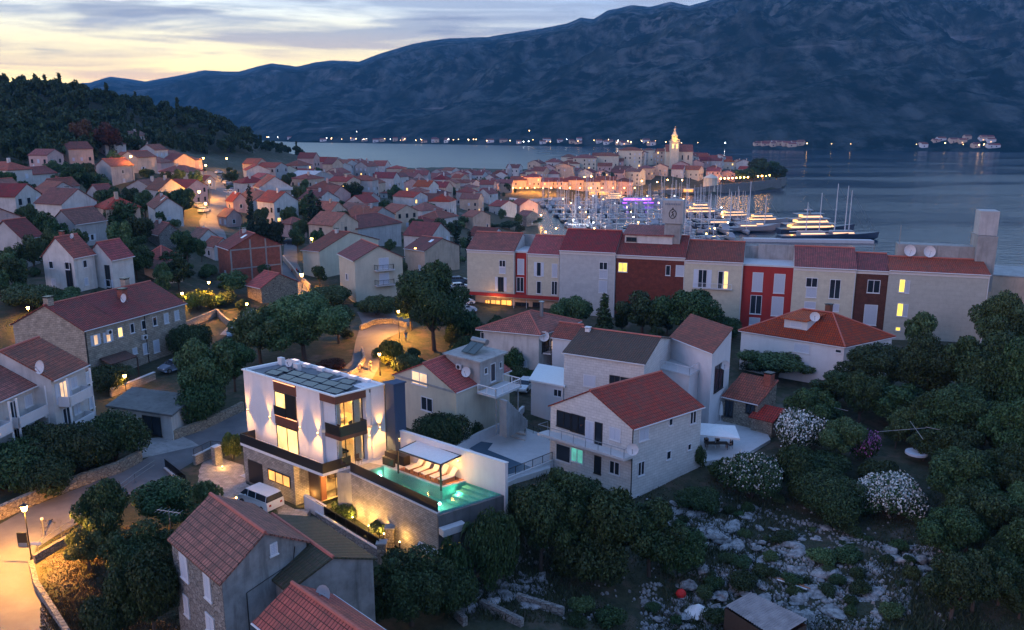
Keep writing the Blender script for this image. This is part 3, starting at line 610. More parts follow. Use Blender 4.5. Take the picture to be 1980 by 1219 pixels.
rail(None, [fr.p(fr.LU, 0, 0)[:2], fr.p(0, 0, 0)[:2], fr.p(0, fr.LW, 0)[:2]], 21.5, 1.0, 1.5, .03, .16, parent=h.root, m='frame'); WP(h, 'R', 1358, 732, 1366, 746, 'shut'); TER = fr
fr = E3((1298.5, 651.7), (1377.7, 682.6), (1413.6, 661), 24.4)
h = house('white wing with brown single pitch roof rising right of the terrace', fr, 24.4, 15.5, 'shed', 1.7, 'white', 't2', .4)
WZ(h, 'R', Z4, 1700, 330, 1745, 460, 'wideD'); dish(h.root, fr.p(-.5, fr.LW*.6, 22), .6)
# --- annex and car port
fr = E3((1026.8, 736.6), (1089, 748), (1089+14, 718), 19.6)
h = house('small white annex with plain flat white roof beside the parked white car', fr, 19.6, 16.3, 'flat', 0, 'white', 'wpaint', .3, name='annex', cat='annex'); WZ(h, 'L', Z4, 875, 458, 918, 497, 'dark')
# --- pale hip roofed house
fr = E3((934, 637), (1042, 647), (1111.7, 623.4), 22.3)
h = house('pale house with wide red hipped roof and steel chimney before the hotel entrance', fr, 22.3, 17, 'hip', 2.3, 'pale', 't1', .7)
WZ(h, 'L', Z4, 503, 165, 522, 203, 'dark'); WZ(h, 'L', Z4, 700, 308, 740, 342, 'shut'); WZ(h, 'R', Z4, 820, 328, 858, 372, 'shut'); WZ(h, 'R', Z4, 815, 200, 850, 268, 'wideD', 'door'); WZ(h, 'R', Z4, 862, 205, 884, 268, 'litd', 'door')
s = MB(); f = fr; s.box(f, -1.3, -.01, .8, 5, 19.2, 19.4); bo = s.build('balcony', 'lconc', h.root); rail(None, [f.p(-.05, .9, 0)[:2], f.p(-1.25, .9, 0)[:2], f.p(-1.25, 4.9, 0)[:2], f.p(-.05, 4.9, 0)[:2]], 19.4, 1, 1.2, .03, .2, m='dark', parent=bo)
s = MB(); q = fr.p(2.2, fr.LW*.45, 0); s.tube((q[0], q[1], 24), (q[0], q[1], 26), .28, n=10); s.tube((q[0], q[1], 26.1), (q[0], q[1], 26.25), .42, n=10); s.build('chimney', 'metal', h.roofo); dish(h.root, fr.p(-.6, .3, 22), .75, (-.1, -1, .3))
fr = E3((1068, 653), (1112, 659), (1140, 638), 22)
h = house('small red roofed lean-to wing squeezed between pale hipped house and dark roofed house', fr, 22, 17, 'gL', 1.4, 'white', 't1', .2)
# --- beige house with the solar heater
fr = E3((762.6, 725), (881.5, 759), (913.6, 746), 21.5); fr = Fr(fr.O, fr.p(fr.LU, 0, 0), fr.p(0, 10.5, 0)); ap = apex(fr, 808, 701.5, 'L', 21.5); print('beige', ap, fr.LU)
h = house('beige gabled house with bright red roof slope and rooftop solar heater beside the villa', fr, 21.5, 17, 'gR', min(ap, 3.2), 'cream', 't4', .2, gut=True)
WP(h, 'L', 796.6, 719.6, 826.8, 745, 'litd'); WP(h, 'L', 814.7, 768.7, 837, 795, 'dark')
s = MB(); s.box(fr, -.02, fr.LU+.02, -.1, .0, 21.35, 21.6); s.build('string_course', 'conc', h.root)
s = MB(); s.box(fr, -.6, 5, 3.8, 8.6, 21, 24.3); d = s.build('dormer', 'conc', h.root); s = MB(); s.box(fr, -1, 5.2, 3.4, 9.0, 24.3, 24.5); s.build('dormer_roof', 'conc', d)
h.off = {'R': -.6, 'L': 3.8}; W(h, 'R', 5.8, 6.8, 21.3, 23.6, 'dark', 'door'); W(h, 'R', 4.6, 5.2, 22.6, 23.4, 'dark'); W(h, 'R', 7.6, 8.1, 22.6, 23.4, 'dark'); aircon(h, 'L', 2.6, 22.9); dish(h.root, fr.p(1.1, 3.3, 22.9), .62)
s = MB(); c = fr.p(2.4, 6.4, 25.6); s.tube(fr.p(3.4, 7.2, 25.7), fr.p(1.0, 7.2, 25.7), .38, n=12); hs = s.build('water_tank', 'metal', h.root, smooth=False)
for k in (0, 1): s = MB(); a0 = 1.1+k*1.15; s.poly(fr.p(a0, 4.8, 24.75), fr.p(a0+1.05, 4.8, 24.75), fr.p(a0+1.05, 6.8, 25.6), fr.p(a0, 6.8, 25.6)); s.poly(fr.p(a0, 4.8, 24.68), fr.p(a0+1.05, 4.8, 24.68), fr.p(a0+1.05, 6.8, 25.5), fr.p(a0, 6.8, 25.5)); s.build('solar_panel', 'dimglass', h.root)
s = MB(); s.box(fr, -3.6, -.62, 3.2, 8.4, 20.6, 20.8); bo = s.build('balcony', 'lconc', h.root); rail(None, [fr.p(-.65, 3.3, 0)[:2], fr.p(-3.5, 3.3, 0)[:2], fr.p(-3.5, 8.3, 0)[:2], fr.p(-.65, 8.3, 0)[:2]], 20.8, .95, 1.2, .05, .22, m='wpaint', parent=bo)
for w in (3.6, 8): s = MB(); s.tube(fr.p(-3.3, w, 16), fr.p(-3.3, w, 20.6), .1); s.build('balcony_post', 'conc', h.root)
s = MB(); [s.box(fr, -4.9, -3.8, 3.6+i*.33, 3.95+i*.33, 16, 20.5-i*.3) for i in range(13)]; s.build('stairs', 'conc', h.root); BEI = h
# --- orange hipped roof house in front of the hotel
fr = E3((1433.7, 640.7), (1632.9, 672), (1725, 652.4), 21)
h = house('low pale house with broad orange hipped roof and dormer before the hotel', fr, 21, 15, 'hip', 3.6, 'white', 't4', .3)
s = MB(); u0, w0 = fr.LU*.42, .9; s.box(fr, u0, u0+3.4, w0+.6, w0+4.4, 22, 23.6); d = s.build('dormer', 'white', h.roofo); s = MB(); s.hexa([fr.p(u0-.3, w0, 23.6), fr.p(u0+3.7, w0, 23.6), fr.p(u0+3.7, w0+5, 24.4), fr.p(u0-.3, w0+5, 24.4)], [fr.p(u0-.3, w0, 23.75), fr.p(u0+3.7, w0, 23.75), fr.p(u0+3.7, w0+5, 24.55), fr.p(u0-.3, w0+5, 24.55)]); s.build('dormer_roof', 't4', d)
h.off = {'L': w0+.6}; W(h, 'L', u0+.8, u0+2.5, 22.5, 23.4, 'shut'); h.off = {}; dish(h.root, fr.p(u0-.5, w0+1.3, 24.3), .7, (-.4, -1, .3)); chimney(h, fr.LU*.45, fr.LW*.62, 25.4, .35, 'brown'); WP(h, 'L', 1535, 665, 1566, 682, 'shut'); WP(h, 'L', 1615, 676, 1628, 683, 'dark')
# --- small stone hut on the patio
fr = E3((1400, 766), (1466, 781), (1500, 768), 17.9)
h = house('small rubble stone hut with worn pink tile roof and masonry chimney behind the patio', fr, 17.9, 14.6, 'shed', 2.1, 'rub', 't2', .3, name='stone_hut', cat='hut')
WP(h, 'L', 1442, 779, 1460, 800, 'wideD'); WP(h, 'L', 1402, 775, 1418, 806, 'wideD', 'door'); chimney(h, .6, fr.LW-.8, 21, .45, 'brickr')
s = MB(); q = [(-2.6, -1.0, 16.2), (.6, -1.0, 16.2), (.6, 1.6, 17.3), (-2.6, 1.6, 17.3)]; s.hexa([fr.p(a, b, c) for a, b, c in q], [fr.p(a, b, c+.15) for a, b, c in q]); s.build('oven_roof', 't4', h.root); s = MB(); s.box(fr, -2.3, .4, -.6, 1.4, 13.5, 16.3); s.build('oven_base', 'rub', h.root)
# --- old grey stone house, its annex, and the orange roof at the bottom
fr = E3((331.8, 1042), (428.8, 1125.8), (592, 1048.5), 24.5); ap = apex(fr, 525.8, 1025.8, 'R', 24.5); print('old', ap, fr.LU, fr.LW)
h = house('old weathered grey house with faded rose tiled gable roof nearest the camera', fr, 24.5, 17, 'gL', ap, 'oldw', 't2', .25, gut=False)
s = MB(); s.box(fr, .0, fr.LU, -.03, -.005, 15, 24.3); s.build('stone_front', 'drub', h.root)
for a in [(350, 1074, 363.6, 1118), (396, 1113, 408, 1157), (357, 1154, 366, 1188), (400, 1191, 415, 1222)]:
    h.off = {'L': -.03}; WP(h, 'L', *a, 'shut')
WP(h, 'R', 521, 1050, 536, 1073, 'shut')
s = MB(); s.tube(fr.p(-.05, 0, 19.6), fr.p(-.05, fr.LW, 20.6), .035); s.tube(fr.p(-.05, 1.6, 15), fr.p(-.05, 1.6, 23), .03); s.path([fr.p(-.05, 1.6, 23), fr.p(-.05, 3.4, 23.3), fr.p(-.05, 5.2, 23.6), fr.p(-.05, 5.4, 24.6)], .025); s.build('cable_pipe', 'dark', h.root)
fr = E3((519.7, 1109), (560, 1142), (721, 1082), 23.0); ap = apex(fr, 677, 1067, 'R', 23.0); print('annex', ap, fr.LU, fr.LW)
h = house('low grey outhouse with moss blackened tile roof joined to the old weathered house', fr, 23.0, 17, 'gL', min(2.6, ap), 'oldw', 't6', .25, name='outhouse', cat='outhouse', gut=False, LU=8)
frO = Fr(onz(497, 1204, 22.6), onz(640, 1153, 22.6), onz(640, 1153, 22.6)); q1 = onz(640, 1153, 22.6); q2 = onz(736, 1219, 22.6); q0 = frO.O
frO = Fr(q0, q1, (q0[0]+q2[0]-q1[0], q0[1]+q2[1]-q1[1])); print('orange', frO.LU, frO.LW, apex(frO, 570, 1132, 'L', 22.6))
h = house('house at the bottom edge with vivid orange and purple tiled roof', frO, 22.6, 16, 'gR', apex(frO, 570, 1132, 'L', 22.6), 'pale', 't4', .2, LW=12); dish(h.root, (onz(628, 1148, 23.6)), .55, (-.5, -1, .4))
# --- long stone house and the balcony flats on the left
fr = E3((24.3, 627.5), (162, 640), (357, 587), 26); ap = apex(fr, 87, 592, 'L', 26); print('long', ap)
h = house('long stone terrace house with patched red roof, chimney and satellite dish on the left', fr, 26, 19, 'gR', ap, 'stone', 't2', .25, name='stone_house')
for x0, y0, x1, y1, st in [(578, 408, 608, 475, 'litd'), (655, 390, 685, 455, 'litd'), (728, 362, 760, 425, 'lit'), (805, 338, 832, 400, 'dark'), (875, 318, 902, 378, 'dark'), (945, 298, 972, 355, 'dark'), (1015, 275, 1045, 340, 'shut'), (1080, 258, 1110, 320, 'shut'), (885, 460, 918, 530, 'shut'), (820, 490, 850, 530, 'shut')]: WZ(h, 'R', Z5, x0, y0, x1, y1, st)
WZ(h, 'R', Z5, 950, 440, 988, 520, 'shut', 'door'); aircon(h, 'R', 3.6, 24.7); aircon(h, 'R', 9.3, 22.6)
s = MB(); k = ap/(fr.LU/2); a0, a1 = fr.LW*.30, fr.LW*.62
s.poly(fr.p(-.27, a0, 26-.25*k+.19), fr.p(-.27, a1, 26-.25*k+.19), fr.p(fr.LU/2, a1, 26+ap+.19), fr.p(fr.LU/2, a0, 26+ap+.19)); s.build('roof_patch', 't5', h.roofo)
h.LU, h.LW = fr.LU, fr.LW; chimney(h, 3.6, fr.LW*.58, 29.2, .45, 'brickr'); chimney(h, fr.LU/2, .6, 29.8, .4, 'stone'); chimney(h, fr.LU/2+1, fr.LW*.8, 29.8, .4, 'stone'); dish(h.root, fr.p(2.2, fr.LW*.52, 28.3), .62, (-.6, -1, .3)); LONG = h
s = MB(); s.tube(fr.p(-.08, .1, 18.6), fr.p(-.08, .1, 26), .06); s.tube(fr.p(-.08, fr.LW*.56, 18.6), fr.p(-.08, fr.LW*.56, 26), .06); s.build('downpipe', 'dark', h.root)
def flats(label, C, R, ze, zb, depth, rise, bal, wins=()):
    fr = perp_frame(onz(*C, ze), onz(*R, ze), depth); h = house(label, fr, ze, zb, 'gR', rise, 'pale', 't2', .45, name='apartment_house', cat='flats')
    for w0, w1 in bal:
        for z in (ze-2.9, ze-5.7):
            s = MB(); s.box(fr, -1.3, -.01, w0, w1, z-.2, z); b = s.build('balcony', 'trim', h.root); s = MB(); s.box(fr, -1.3, -1.18, w0, w1, z, z+.85); s.box(fr, -1.18, -.01, w0, w0+.1, z, z+.85); s.box(fr, -1.18, -.01, w1-.1, w1, z, z+.85); s.build('parapet', 'white', b)
            W(h, 'R', w0+.4, w0+1.6, z+.05, z+2.2, 'litd' if (w0, z) == (bal[0][0], ze-2.9) else 'dark', 'door'); W(h, 'R', w1-1.7, w1-.6, z+.9, z+2.1, 'shut')
        for w in (w0, w1-.15): s = MB(); s.box(fr, -1.3, -1.15, w, w+.15, zb-1.5, ze-.1); s.build('balcony_post', 'wpaint', h.root)
    for w in wins:
        for z in (ze-2.2, ze-5): W(h, 'R', w, w+.9, z, z+1.3, 'shut')
    return h
h = flats('pale balcony flats with worn red roof, the right wing nearer the long stone house', (98, 733.5), (163.6, 704), 27, 19, 10, 2.6, [(.6, 4.4)], (5.2,)); dish(h.root, h.fr.p(.8, 0, 28.2), .7, (-.5, -1, .3)); aircon(h, 'L', 1.2, 23)
print('flats', h.fr.LW)
h = flats('pale balcony flats with worn red roof cut by the left photo edge', (-80, 806), (78, 737), 26.4, 19, 10, 2.6, [(1, 4.6), (5.4, 9.6)], (10.3,)); print(h.fr.LW)
# --- garage with the flat concrete roof
fr = E3((212, 786.5), (330.5, 803.7), (371, 769), 20.6)
h = house('low garage with dark flat concrete roof and double door beside the road', fr, 20.6, 17.8, 'flat', 0, 'pale', 'dconc', .35, name='garage', cat='garage')
a, b = Z5(888, 915), Z5(1000, 1030); WP(h, 'L', a[0], a[1], b[0], b[1], 'wideD', 'garage_door'); a, b = Z5(690, 900), Z5(850, 990)
# ---------------------------------------------------------------- the modern villa with the pool
def clear_m(name, tint, gl=.12):
    m = bpy.data.materials.new(name); m.use_nodes = True; t = m.node_tree; t.nodes.clear()
    tr = N(t, 'ShaderNodeBsdfTransparent'); tr.inputs[0].default_value = tint+(1,); g = N(t, 'ShaderNodeBsdfGlossy'); g.inputs['Roughness'].default_value = .03
    fr_ = N(t, 'ShaderNodeLayerWeight'); fr_.inputs[0].default_value = .5; fc = math_(t, 'MULTIPLY_ADD', math_(t, 'POWER', fr_.outputs['Facing'], 5), .85, .03); mx = N(t, 'ShaderNodeMixShader'); o = N(t, 'ShaderNodeOutputMaterial')
    L(t, fc, mx.inputs[0]); L(t, tr.outputs[0], mx.inputs[1]); L(t, g.outputs[0], mx.inputs[2]); L(t, mx.outputs[0], o.inputs[0])
    if 'water' in name:
        p = geo(t).outputs['Position']; bp = N(t, 'ShaderNodeBump'); bp.inputs[0].default_value = .12; bp.inputs[1].default_value = .1; L(t, noise(t, p, 2.5, 2), bp.inputs['Height']); L(t, bp.outputs[0], g.inputs['Normal']); L(t, bp.outputs[0], fr_.inputs['Normal'])
    M[name] = m; return m
clear_m('clear', (.93, .95, .94)); clear_m('smoke', (.10, .11, .11)); clear_m('pool_water', (.72, .97, .93))
M['roofmem'] = plain('roof_membrane', (.11, .13, .16), .7); M['pooltile'] = ashlar('pool_tiles', (.16, .52, .42), (.12, .45, .38), (.09, .32, .28), .3, .3, .01); M['room'] = plain('room_plaster', (.78, .66, .48), .8); M['curtain'] = plain('curtain_cloth', (.8, .72, .58), .9, n=.2, scale=8)
V = Fr(onz(647, 767, 28), onz(470, 715, 28), onz(742, 744, 28)); U, WW = V.LU, V.LW
root = empty('villa', V.p(U/2, WW/2, 17.1), 'white modern flat roofed villa with brown panels, lamplit rooms and solar panels', 'villa')
def vb(name, m, *boxes, parent=None):
    s = MB(); [s.box(V, *b) for b in boxes]; return s.build(name, m, parent or root)
wl = vb('wall', 'white', (2.06, U, 0, .3, 21, 27.95), (U-.3, U, .3, WW, 21, 27.95), (2.06, U-.3, WW-.3, WW, 21, 27.95), (0, 2.06, 3.2, 3.55, 21, 27.95), (0, 2.06, 3.75, WW, 21, 27.95), (.06, 2.06, 3.55, 3.75, 21, 27.9), (.5, 2.06, .32, .5, 21.1, 27.2), (4.8, 5.0, .3, WW-.3, 21, 27.9))
vb('lower_wall', 'slab', (4.3, 12.1, -1.5, -1.2, 15.5, 20.75), (4.3, 4.6, -1.2, WW, 15.5, 20.75), (11.8, 12.1, -1.2, WW, 15.5, 20.75), (4.6, 11.8, WW-.3, WW, 15.5, 20.75))
vb('terrace_slab', 'wpaint', (-.05, 12.3, -1.62, 0, 20.76, 21.04), (-.05, U, 0, WW, 20.76, 20.98))
rf = vb('roof', 'roofmem', (0.02, U-.02, .02, WW-.02, 27.55, 27.86)); vb('roof_trim', 'wpaint', (-.12, U+.12, -.12, .14, 27.96, 28.08), (-.12, U+.12, WW-.14, WW+.12, 27.96, 28.08), (-.12, .14, .14, WW-.14, 27.96, 28.08), (U-.14, U+.12, .14, WW-.14, 27.96, 28.08), parent=rf)
vb('fascia', 'brown', (-.03, .2, .0, 3.2, 27.22, 27.95), (.2, 2.06, -.03, .3, 27.22, 27.95)); vb('fascia', 'brown', (5.42, 8.78, -.05, -.003, 26.85, 27.93)); vb('fascia', 'brown', (5.42, 8.85, -.05, -.003, 23.45, 24.4))
vb('light_strip', 'litedge', (5.5, 8.7, -.12, -.055, 27.80, 27.86)); vb('light_strip', 'litedge', (5.5, 8.75, -.12, -.055, 24.36, 24.42))
# floors and rooms
vb('floor', 'room', (.0, 4.8, .05, WW-.3, 24.1, 24.36)); vb('ceiling', 'room', (.2, 4.8, .3, WW-.3, 27.25, 27.5)); vb('room_wall', 'room', (4.72, 4.79, .5, WW-.3, 21, 27.2), (2.06, 4.72, .34, .42, 21.1, 27.2), (2.1, 4.7, WW-.42, WW-.34, 21.1, 27.2))
for zf in (24.4, 21.0):
    w = vb('window', 'dark', (.5, .56, .36, .42, zf, zf+2.75), (.5, .56, 1.25, 1.31, zf, zf+2.75), (.5, .56, 2.2, 2.26, zf, zf+2.75), (.5, .56, 3.12, 3.2, zf, zf+2.75), (.5, .56, .42, 3.12, zf+2.7, zf+2.78)); vb('pane', 'clear', (.52, .535, .42, 3.12, zf+.03, zf+2.7), parent=w)
    s = MB(); pts = []
    for k in range(26): t = k/25; pts.append(V.p(.78+(.06 if k % 2 else -.04), 2.3+t*.8, 0)[:2])
    s.wall(pts, .015, zf+.05, zf+2.65); s.build('curtain', 'curtain', root)
    pts = [V.p(.78+(.05 if k % 2 else -.04), .5+k*.055, 0)[:2] for k in range(12)]; s = MB(); s.wall(pts, .015, zf+.05, zf+2.65); s.build('curtain', 'curtain', root)
    vb('cupboard', 'dwood' if zf < 22 else 'wood', (4.2, 4.7, 1.6, 2.6, zf, zf+2.1)); s = MB(); s.box(V, 2.2, 4, 1, 2.8, zf+.35, zf+.55); s.build('bed', 'canvas', root)
    lamp('POINT', V.p(2.6, 2.6, zf+2.3), 800, (1, .50, .13), .15, parent=root); lamp('POINT', V.p(1.3, 1.6, zf+2.4), 420, (1, .50, .13), .12, parent=root)
# balcony of the top floor
bo = vb('balcony', 'wpaint', (-.78, .5, -.2, 2.55, 24.12, 24.34)); vb('balcony_trim', 'brown', (-.83, -.79, -.25, 2.6, 24.0, 24.36), (-.79, 1.25, -.25, -.21, 24.0, 24.36), parent=bo)
vb('parapet', 'dark', (-.82, -.76, -.2, 2.55, 24.36, 25.35), (-.76, 1.2, -.25, -.2, 24.36, 25.35), (-.76, 0, 2.5, 2.56, 24.36, 25.35), parent=bo)
def chair(p, rz, m='dwood', label=None, group=None, recl=0):
    o = empty('chair' if not recl else 'sun_lounger', p, label, 'chair' if not recl else 'sun lounger', group, rz); o.location = (0, 0, 0); I = Fr((0, 0), (1, 0), (0, 1)); s = MB()
    if recl:
        s.box(I, -.33, .33, -.95, .35, .32, .38); s.build('seat', 'canvas', o); s = MB(); s.hexa([(-.33, .36, .34), (.33, .36, .34), (.33, .42, .34), (-.33, .42, .34)], [(-.33, .85, .95), (.33, .85, .95), (.33, .92, .95), (-.33, .92, .95)]); s.build('backrest', 'canvas', o)
        for x in (-.3, .3):
            for y in (-.85, .6): s = MB(); s.tube((x, y, 0), (x, y, .34), .03); s.build('leg', m, o)
    else:
        s.box(I, -.24, .24, -.24, .24, .42, .47); s.build('seat', m, o); s = MB(); s.box(I, -.24, .24, .2, .25, .5, .95); s.build('backrest', m, o)
        for x in (-.2, .2):
            for y in (-.2, .2): s = MB(); s.tube((x, y, 0), (x, y, .43), .02, n=4); s.build('leg', 'dark', o)
    o.location = p; return o
chair(V.p(-.1, .4, 24.36), 2.4, 'dwood', 'wicker chair left of the pair on the small upper balcony of the villa', 'balcony chairs'); chair(V.p(-.2, 1.5, 24.36), 1.0, 'dwood', 'wicker chair right of the pair on the small upper balcony of the villa', 'balcony chairs')
chair(V.p(-.2, .4, 21.04), 2.4, 'dwood', 'dark chair at left by the lit terrace door under the balcony', 'terrace chairs'); chair(V.p(-.3, 1.9, 21.04), .8, 'dwood', 'dark chair at right by the lit terrace door under the balcony', 'terrace chairs')
# window strip on the front
w = vb('window', 'dark', (7.1, 8.72, -.03, -.003, 24.5, 24.6), (7.1, 8.72, -.03, -.003, 26.72, 26.82), (7.1, 7.2, -.03, -.003, 24.6, 26.72), (8.62, 8.72, -.03, -.003, 24.6, 26.72)); vb('pane', 'lit', (7.2, 8.62, -.02, -.004, 24.6, 26.72), parent=w)
vb('shutter', 'dark', (5.5, 7.08, -.10, -.003, 24.45, 26.82)); vb('french_balcony', 'dark', (7.0, 8.78, -.16, -.12, 24.42, 25.35))
w = vb('window', 'dark', (5.5, 8.75, -.06, -.003, 23.32, 23.42), (5.5, 5.6, -.06, -.003, 21.05, 23.32), (7.08, 7.18, -.06, -.003, 21.05, 23.32), (8.65, 8.75, -.06, -.003, 21.05, 23.32)); vb('pane', 'lit', (5.6, 7.08, -.03, -.004, 21.05, 23.32), parent=w); vb('pane', 'lit', (7.18, 8.65, -.03, -.004, 21.05, 23.32), parent=w)
# terrace parapet (black glass) and its rail
p = vb('parapet', 'dark', (-.05, 12.28, -1.62, -1.57, 21.04, 22.0), (12.23, 12.28, -1.57, -.05, 21.04, 22.0), (-.05, 0, -1.57, 1.3, 21.04, 22.0))
# lower floor openings
vb('garage_door', 'dark', (9.15, 11.4, -1.56, -1.5, 17.1, 19.5)); w = vb('window', 'dark', (4.85, 8.2, -1.6, -1.503, 18.2, 18.28), (4.85, 8.2, -1.6, -1.503, 19.3, 19.4), (4.85, 4.93, -1.6, -1.503, 18.28, 19.3), (5.9, 5.98, -1.6, -1.503, 18.28, 19.3), (7.02, 7.1, -1.6, -1.503, 18.28, 19.3), (8.12, 8.2, -1.6, -1.503, 18.28, 19.3))
for a, b in ((4.93, 5.9), (5.98, 7.02), (7.1, 8.12)): vb('pane', 'lito', (a, b, -1.55, -1.504, 18.28, 19.3), parent=w)
vb('entrance_panel', 'dwood', (2.66, 4.28, -.05, .0, 17.1, 20.74)); vb('entrance_column', 'brown', (2.6, 2.9, .02, .55, 17.1, 20.74)); vb('entrance_column', 'brown', (2.6, 2.9, 2.7, 3.5, 17.1, 20.74)); w = vb('entrance_door', 'dark', (2.66, 2.72, .56, .62, 17.1, 20.7), (2.66, 2.72, 1.6, 1.66, 17.1, 20.7), (2.66, 2.72, 2.63, 2.69, 17.1, 20.7)); vb('pane', 'clear', (2.68, 2.695, .62, 2.63, 17.15, 20.7), parent=w)
vb('hall_wall', 'room', (4.2, 4.29, .02, 5, 17, 20.7), (2.9, 4.2, 4.9, 5, 17, 20.7), (2.7, 4.2, .02, 4.9, 16.95, 17.1)); vb('stair_rail', 'dwood', (3.4, 3.9, 1.6, 2.3, 18.6, 20.4)); lamp('POINT', V.p(3.3, 1.7, 20.3), 900, (1, .52, .14), .15, parent=root); lamp('POINT', V.p(1.2, .8, 20.4), 600, (1, .5, .12), .12, parent=root)
# roof fittings
Z6 = lambda x, y: (400+x/3.585, 520+y/3.585)
def roofbox(name, zx, zy, a, b, h, m, top=None, rz=0):
    q = V.inv(onz(*Z6(zx, zy), 28)); s = MB(); s.box(V, q[0]-a, q[0]+a, q[1]-b, q[1]+b, 27.86, 27.86+h); o = s.build(name, m, rf)
    if top: s = MB(); s.box(V, q[0]-a+.08, q[0]+a-.08, q[1]-b+.08, q[1]+b-.08, 27.86+h, 27.9+h); s.build('dome', top, o)
    return q
M['dome'] = emis('skylight_dome', (1, .62, .5), .55)
for x, y in ((615, 645), (693, 672), (793, 697), (898, 726), (1015, 757), (1105, 779)): roofbox('skylight', x, y, .42, .22, .35, 'wpaint', 'dome')
roofbox('air_conditioner', 518, 655, .32, .2, .75, 'trim'); roofbox('air_conditioner', 628, 695, .32, .2, .7, 'trim'); q = V.inv(onz(*Z6(575, 680), 28)); dish(root, V.p(q[0], q[1], 28.4), .42, (-.4, -1, .4))
for q in [(1.3+k*1.72+(.5 if r_ else 0), .95+r_*1.35) for k in range(5) for r_ in range(2)]+[(10.4, 1.2), (10.6, 2.5), (3.0, 3.55), (6.2, 3.6)]:
    pp = [(q[0]+a+b*.25, q[1]+b-a*.12) for a, b in ((-.8, -.5), (.8, -.5), (.8, .5), (-.8, .5))]
    zz = (28.02, 28.02, 28.14, 28.14); pp = [(min(max(a, .3), U-.3), min(max(b, .2), WW-.2)) for a, b in pp]
    s.hexa([V.p(a, b, z-.05) for (a, b), z in zip(pp, zz)], [V.p(a, b, z) for (a, b), z in zip(pp, zz)]); o = s.build('solar_panel', 'solar', rf); s = MB()
    for i in range(4): j = (i+1) % 4; s.tube(V.p(*pp[i], zz[i]+.01), V.p(*pp[j], zz[j]+.01), .022, n=4)
    s.build('panel_frame', 'metal', o)
s = MB(); [s.tube(V.p(u, -.05, 28.06), V.p(u, -.05, 28.35), .015, n=4) for u in np.linspace(.5, U-.5, 9)]; s.tube(V.p(.1, -.05, 28.33), V.p(U-.1, -.05, 28.33), .012, n=4); s.build('roof_cable', 'metal', rf)
# wall lamps: a small fixture throwing light up and down
def walllamp(face, a, z, off, e=1.0):
    P_ = (V.p(a, off-.09, z) if face == 'L' else V.p(off-.09, a, z)); s = MB(); s.tube((P_[0], P_[1], z-.09), (P_[0], P_[1], z+.09), .06, n=8); o = s.build('wall_lamp', 'metal', root); s = MB(); s.tube((P_[0], P_[1], z+.092), (P_[0], P_[1], z+.10), .05, n=8); s.tube((P_[0], P_[1], z-.10), (P_[0], P_[1], z-.092), .05, n=8); s.build('lamp_glass', 'bulb', o)
    d = V.W if face == 'L' else V.U; q = (P_[0]-d[0]*.03, P_[1]-d[1]*.03)
    e *= 12; lamp('SPOT', (q[0], q[1], z+.12), 55*e, (1, .42, .08), .05, rot=(math.pi, 0, 0), spot=60, parent=root, blend=.9); lamp('SPOT', (q[0], q[1], z-.12), 100*e, (1, .44, .09), .02, rot=(0, 0, 0), spot=104, parent=root, blend=.9)
for a in (13.2, 9.66, 5.1, 2.55): walllamp('L', a, 23.85, 0)
walllamp('R', 4.5, 23.84, 0); walllamp('R', 3.35, 23.3, 0, .3)
vb('chimney', 'blue', (-1.25, -.1, WW+.05, WW+1.3, 20, 28.1)); vb('chimney_cap', 'blue', (-1.35, 0, WW-.05, WW+1.4, 28.15, 28.28))
# --- pool podium
O_ = lambda x, y, z: onz(x, y, z)
A, B_, C_ = O_(676, 913, 20.8), O_(845, 992, 20.8), O_(957, 957, 20.8)
pr = empty('pool_terrace', V.p(-7, 2.5, 16.5), 'raised stone clad swimming pool terrace with glowing turquoise water', 'pool terrace')
DW = 5.75   # wall line w
ang = V.inv(A); bng = V.inv(B_); cng = V.inv(C_)
WF = Fr(A, B_, C_)
s = MB(); d = (B_[0]-A[0], B_[1]-A[1]); l = math.hypot(*d); nx, ny = -d[1]/l, d[0]/l
s.prism([A[:2], B_[:2], (B_[0]+nx*.3, B_[1]+ny*.3), (A[0]+nx*.3, A[1]+ny*.3)], 14.5, 20.72); s.build('pool_wall', 'slab', pr)
s = MB(); s.prism([(A[0]-nx*.06, A[1]-ny*.06), (B_[0]-nx*.06, B_[1]-ny*.06), (B_[0]+nx*.36, B_[1]+ny*.36), (A[0]+nx*.36, A[1]+ny*.36)], 20.72, 20.82); s.build('coping', 'trim', pr)
s = MB(); s.wall([(A[0]+nx*.1, A[1]+ny*.1), (B_[0]+nx*.1, B_[1]+ny*.1)], .05, 20.82, 21.75); s.build('glass_fence', 'dark', pr)
P1 = [V.p(*q, 0)[:2] for q in [(-1.35, 1.5), (-1.35, 3.9), (-9.03, 3.9), (-9.03, DW-.1), (-13.5, DW-.1)]]+[C_[:2], B_[:2]]
P1 = [V.p(*q, 0)[:2] for q in [(-1.5, 1.0), (-1.6, 3.55), (-9.03, 3.45), (-9.4, DW-.15), (cng[0], DW-.15), (cng[0]+.15, cng[1]), (bng[0]+.25, bng[1]+.35)]]
s = MB(); s.prism(P1, 16, 19.5, bot=False); s.build('pool_floor', 'pooltile', pr)
s = MB(); n_ = len(P1)
for i in range(n_): j = (i+1) % n_; s.poly((P1[i][0], P1[i][1], 19.5), (P1[j][0], P1[j][1], 19.5), (P1[j][0], P1[j][1], 20.66), (P1[i][0], P1[i][1], 20.66))
s.build('pool_side', 'pooltile', pr)
s = MB(); s.poly(*[(x, y, 20.6) for x, y in P1]); s.build('water', 'pool_water', pr)
for i in range(4): s = MB(); s.box(V, -9.6-.0, -13.1, DW-.2-.55*(i+1), DW-.2-.55*i, 19.5, 20.45-i*.22); s.build('pool_step', 'pooltile', pr)
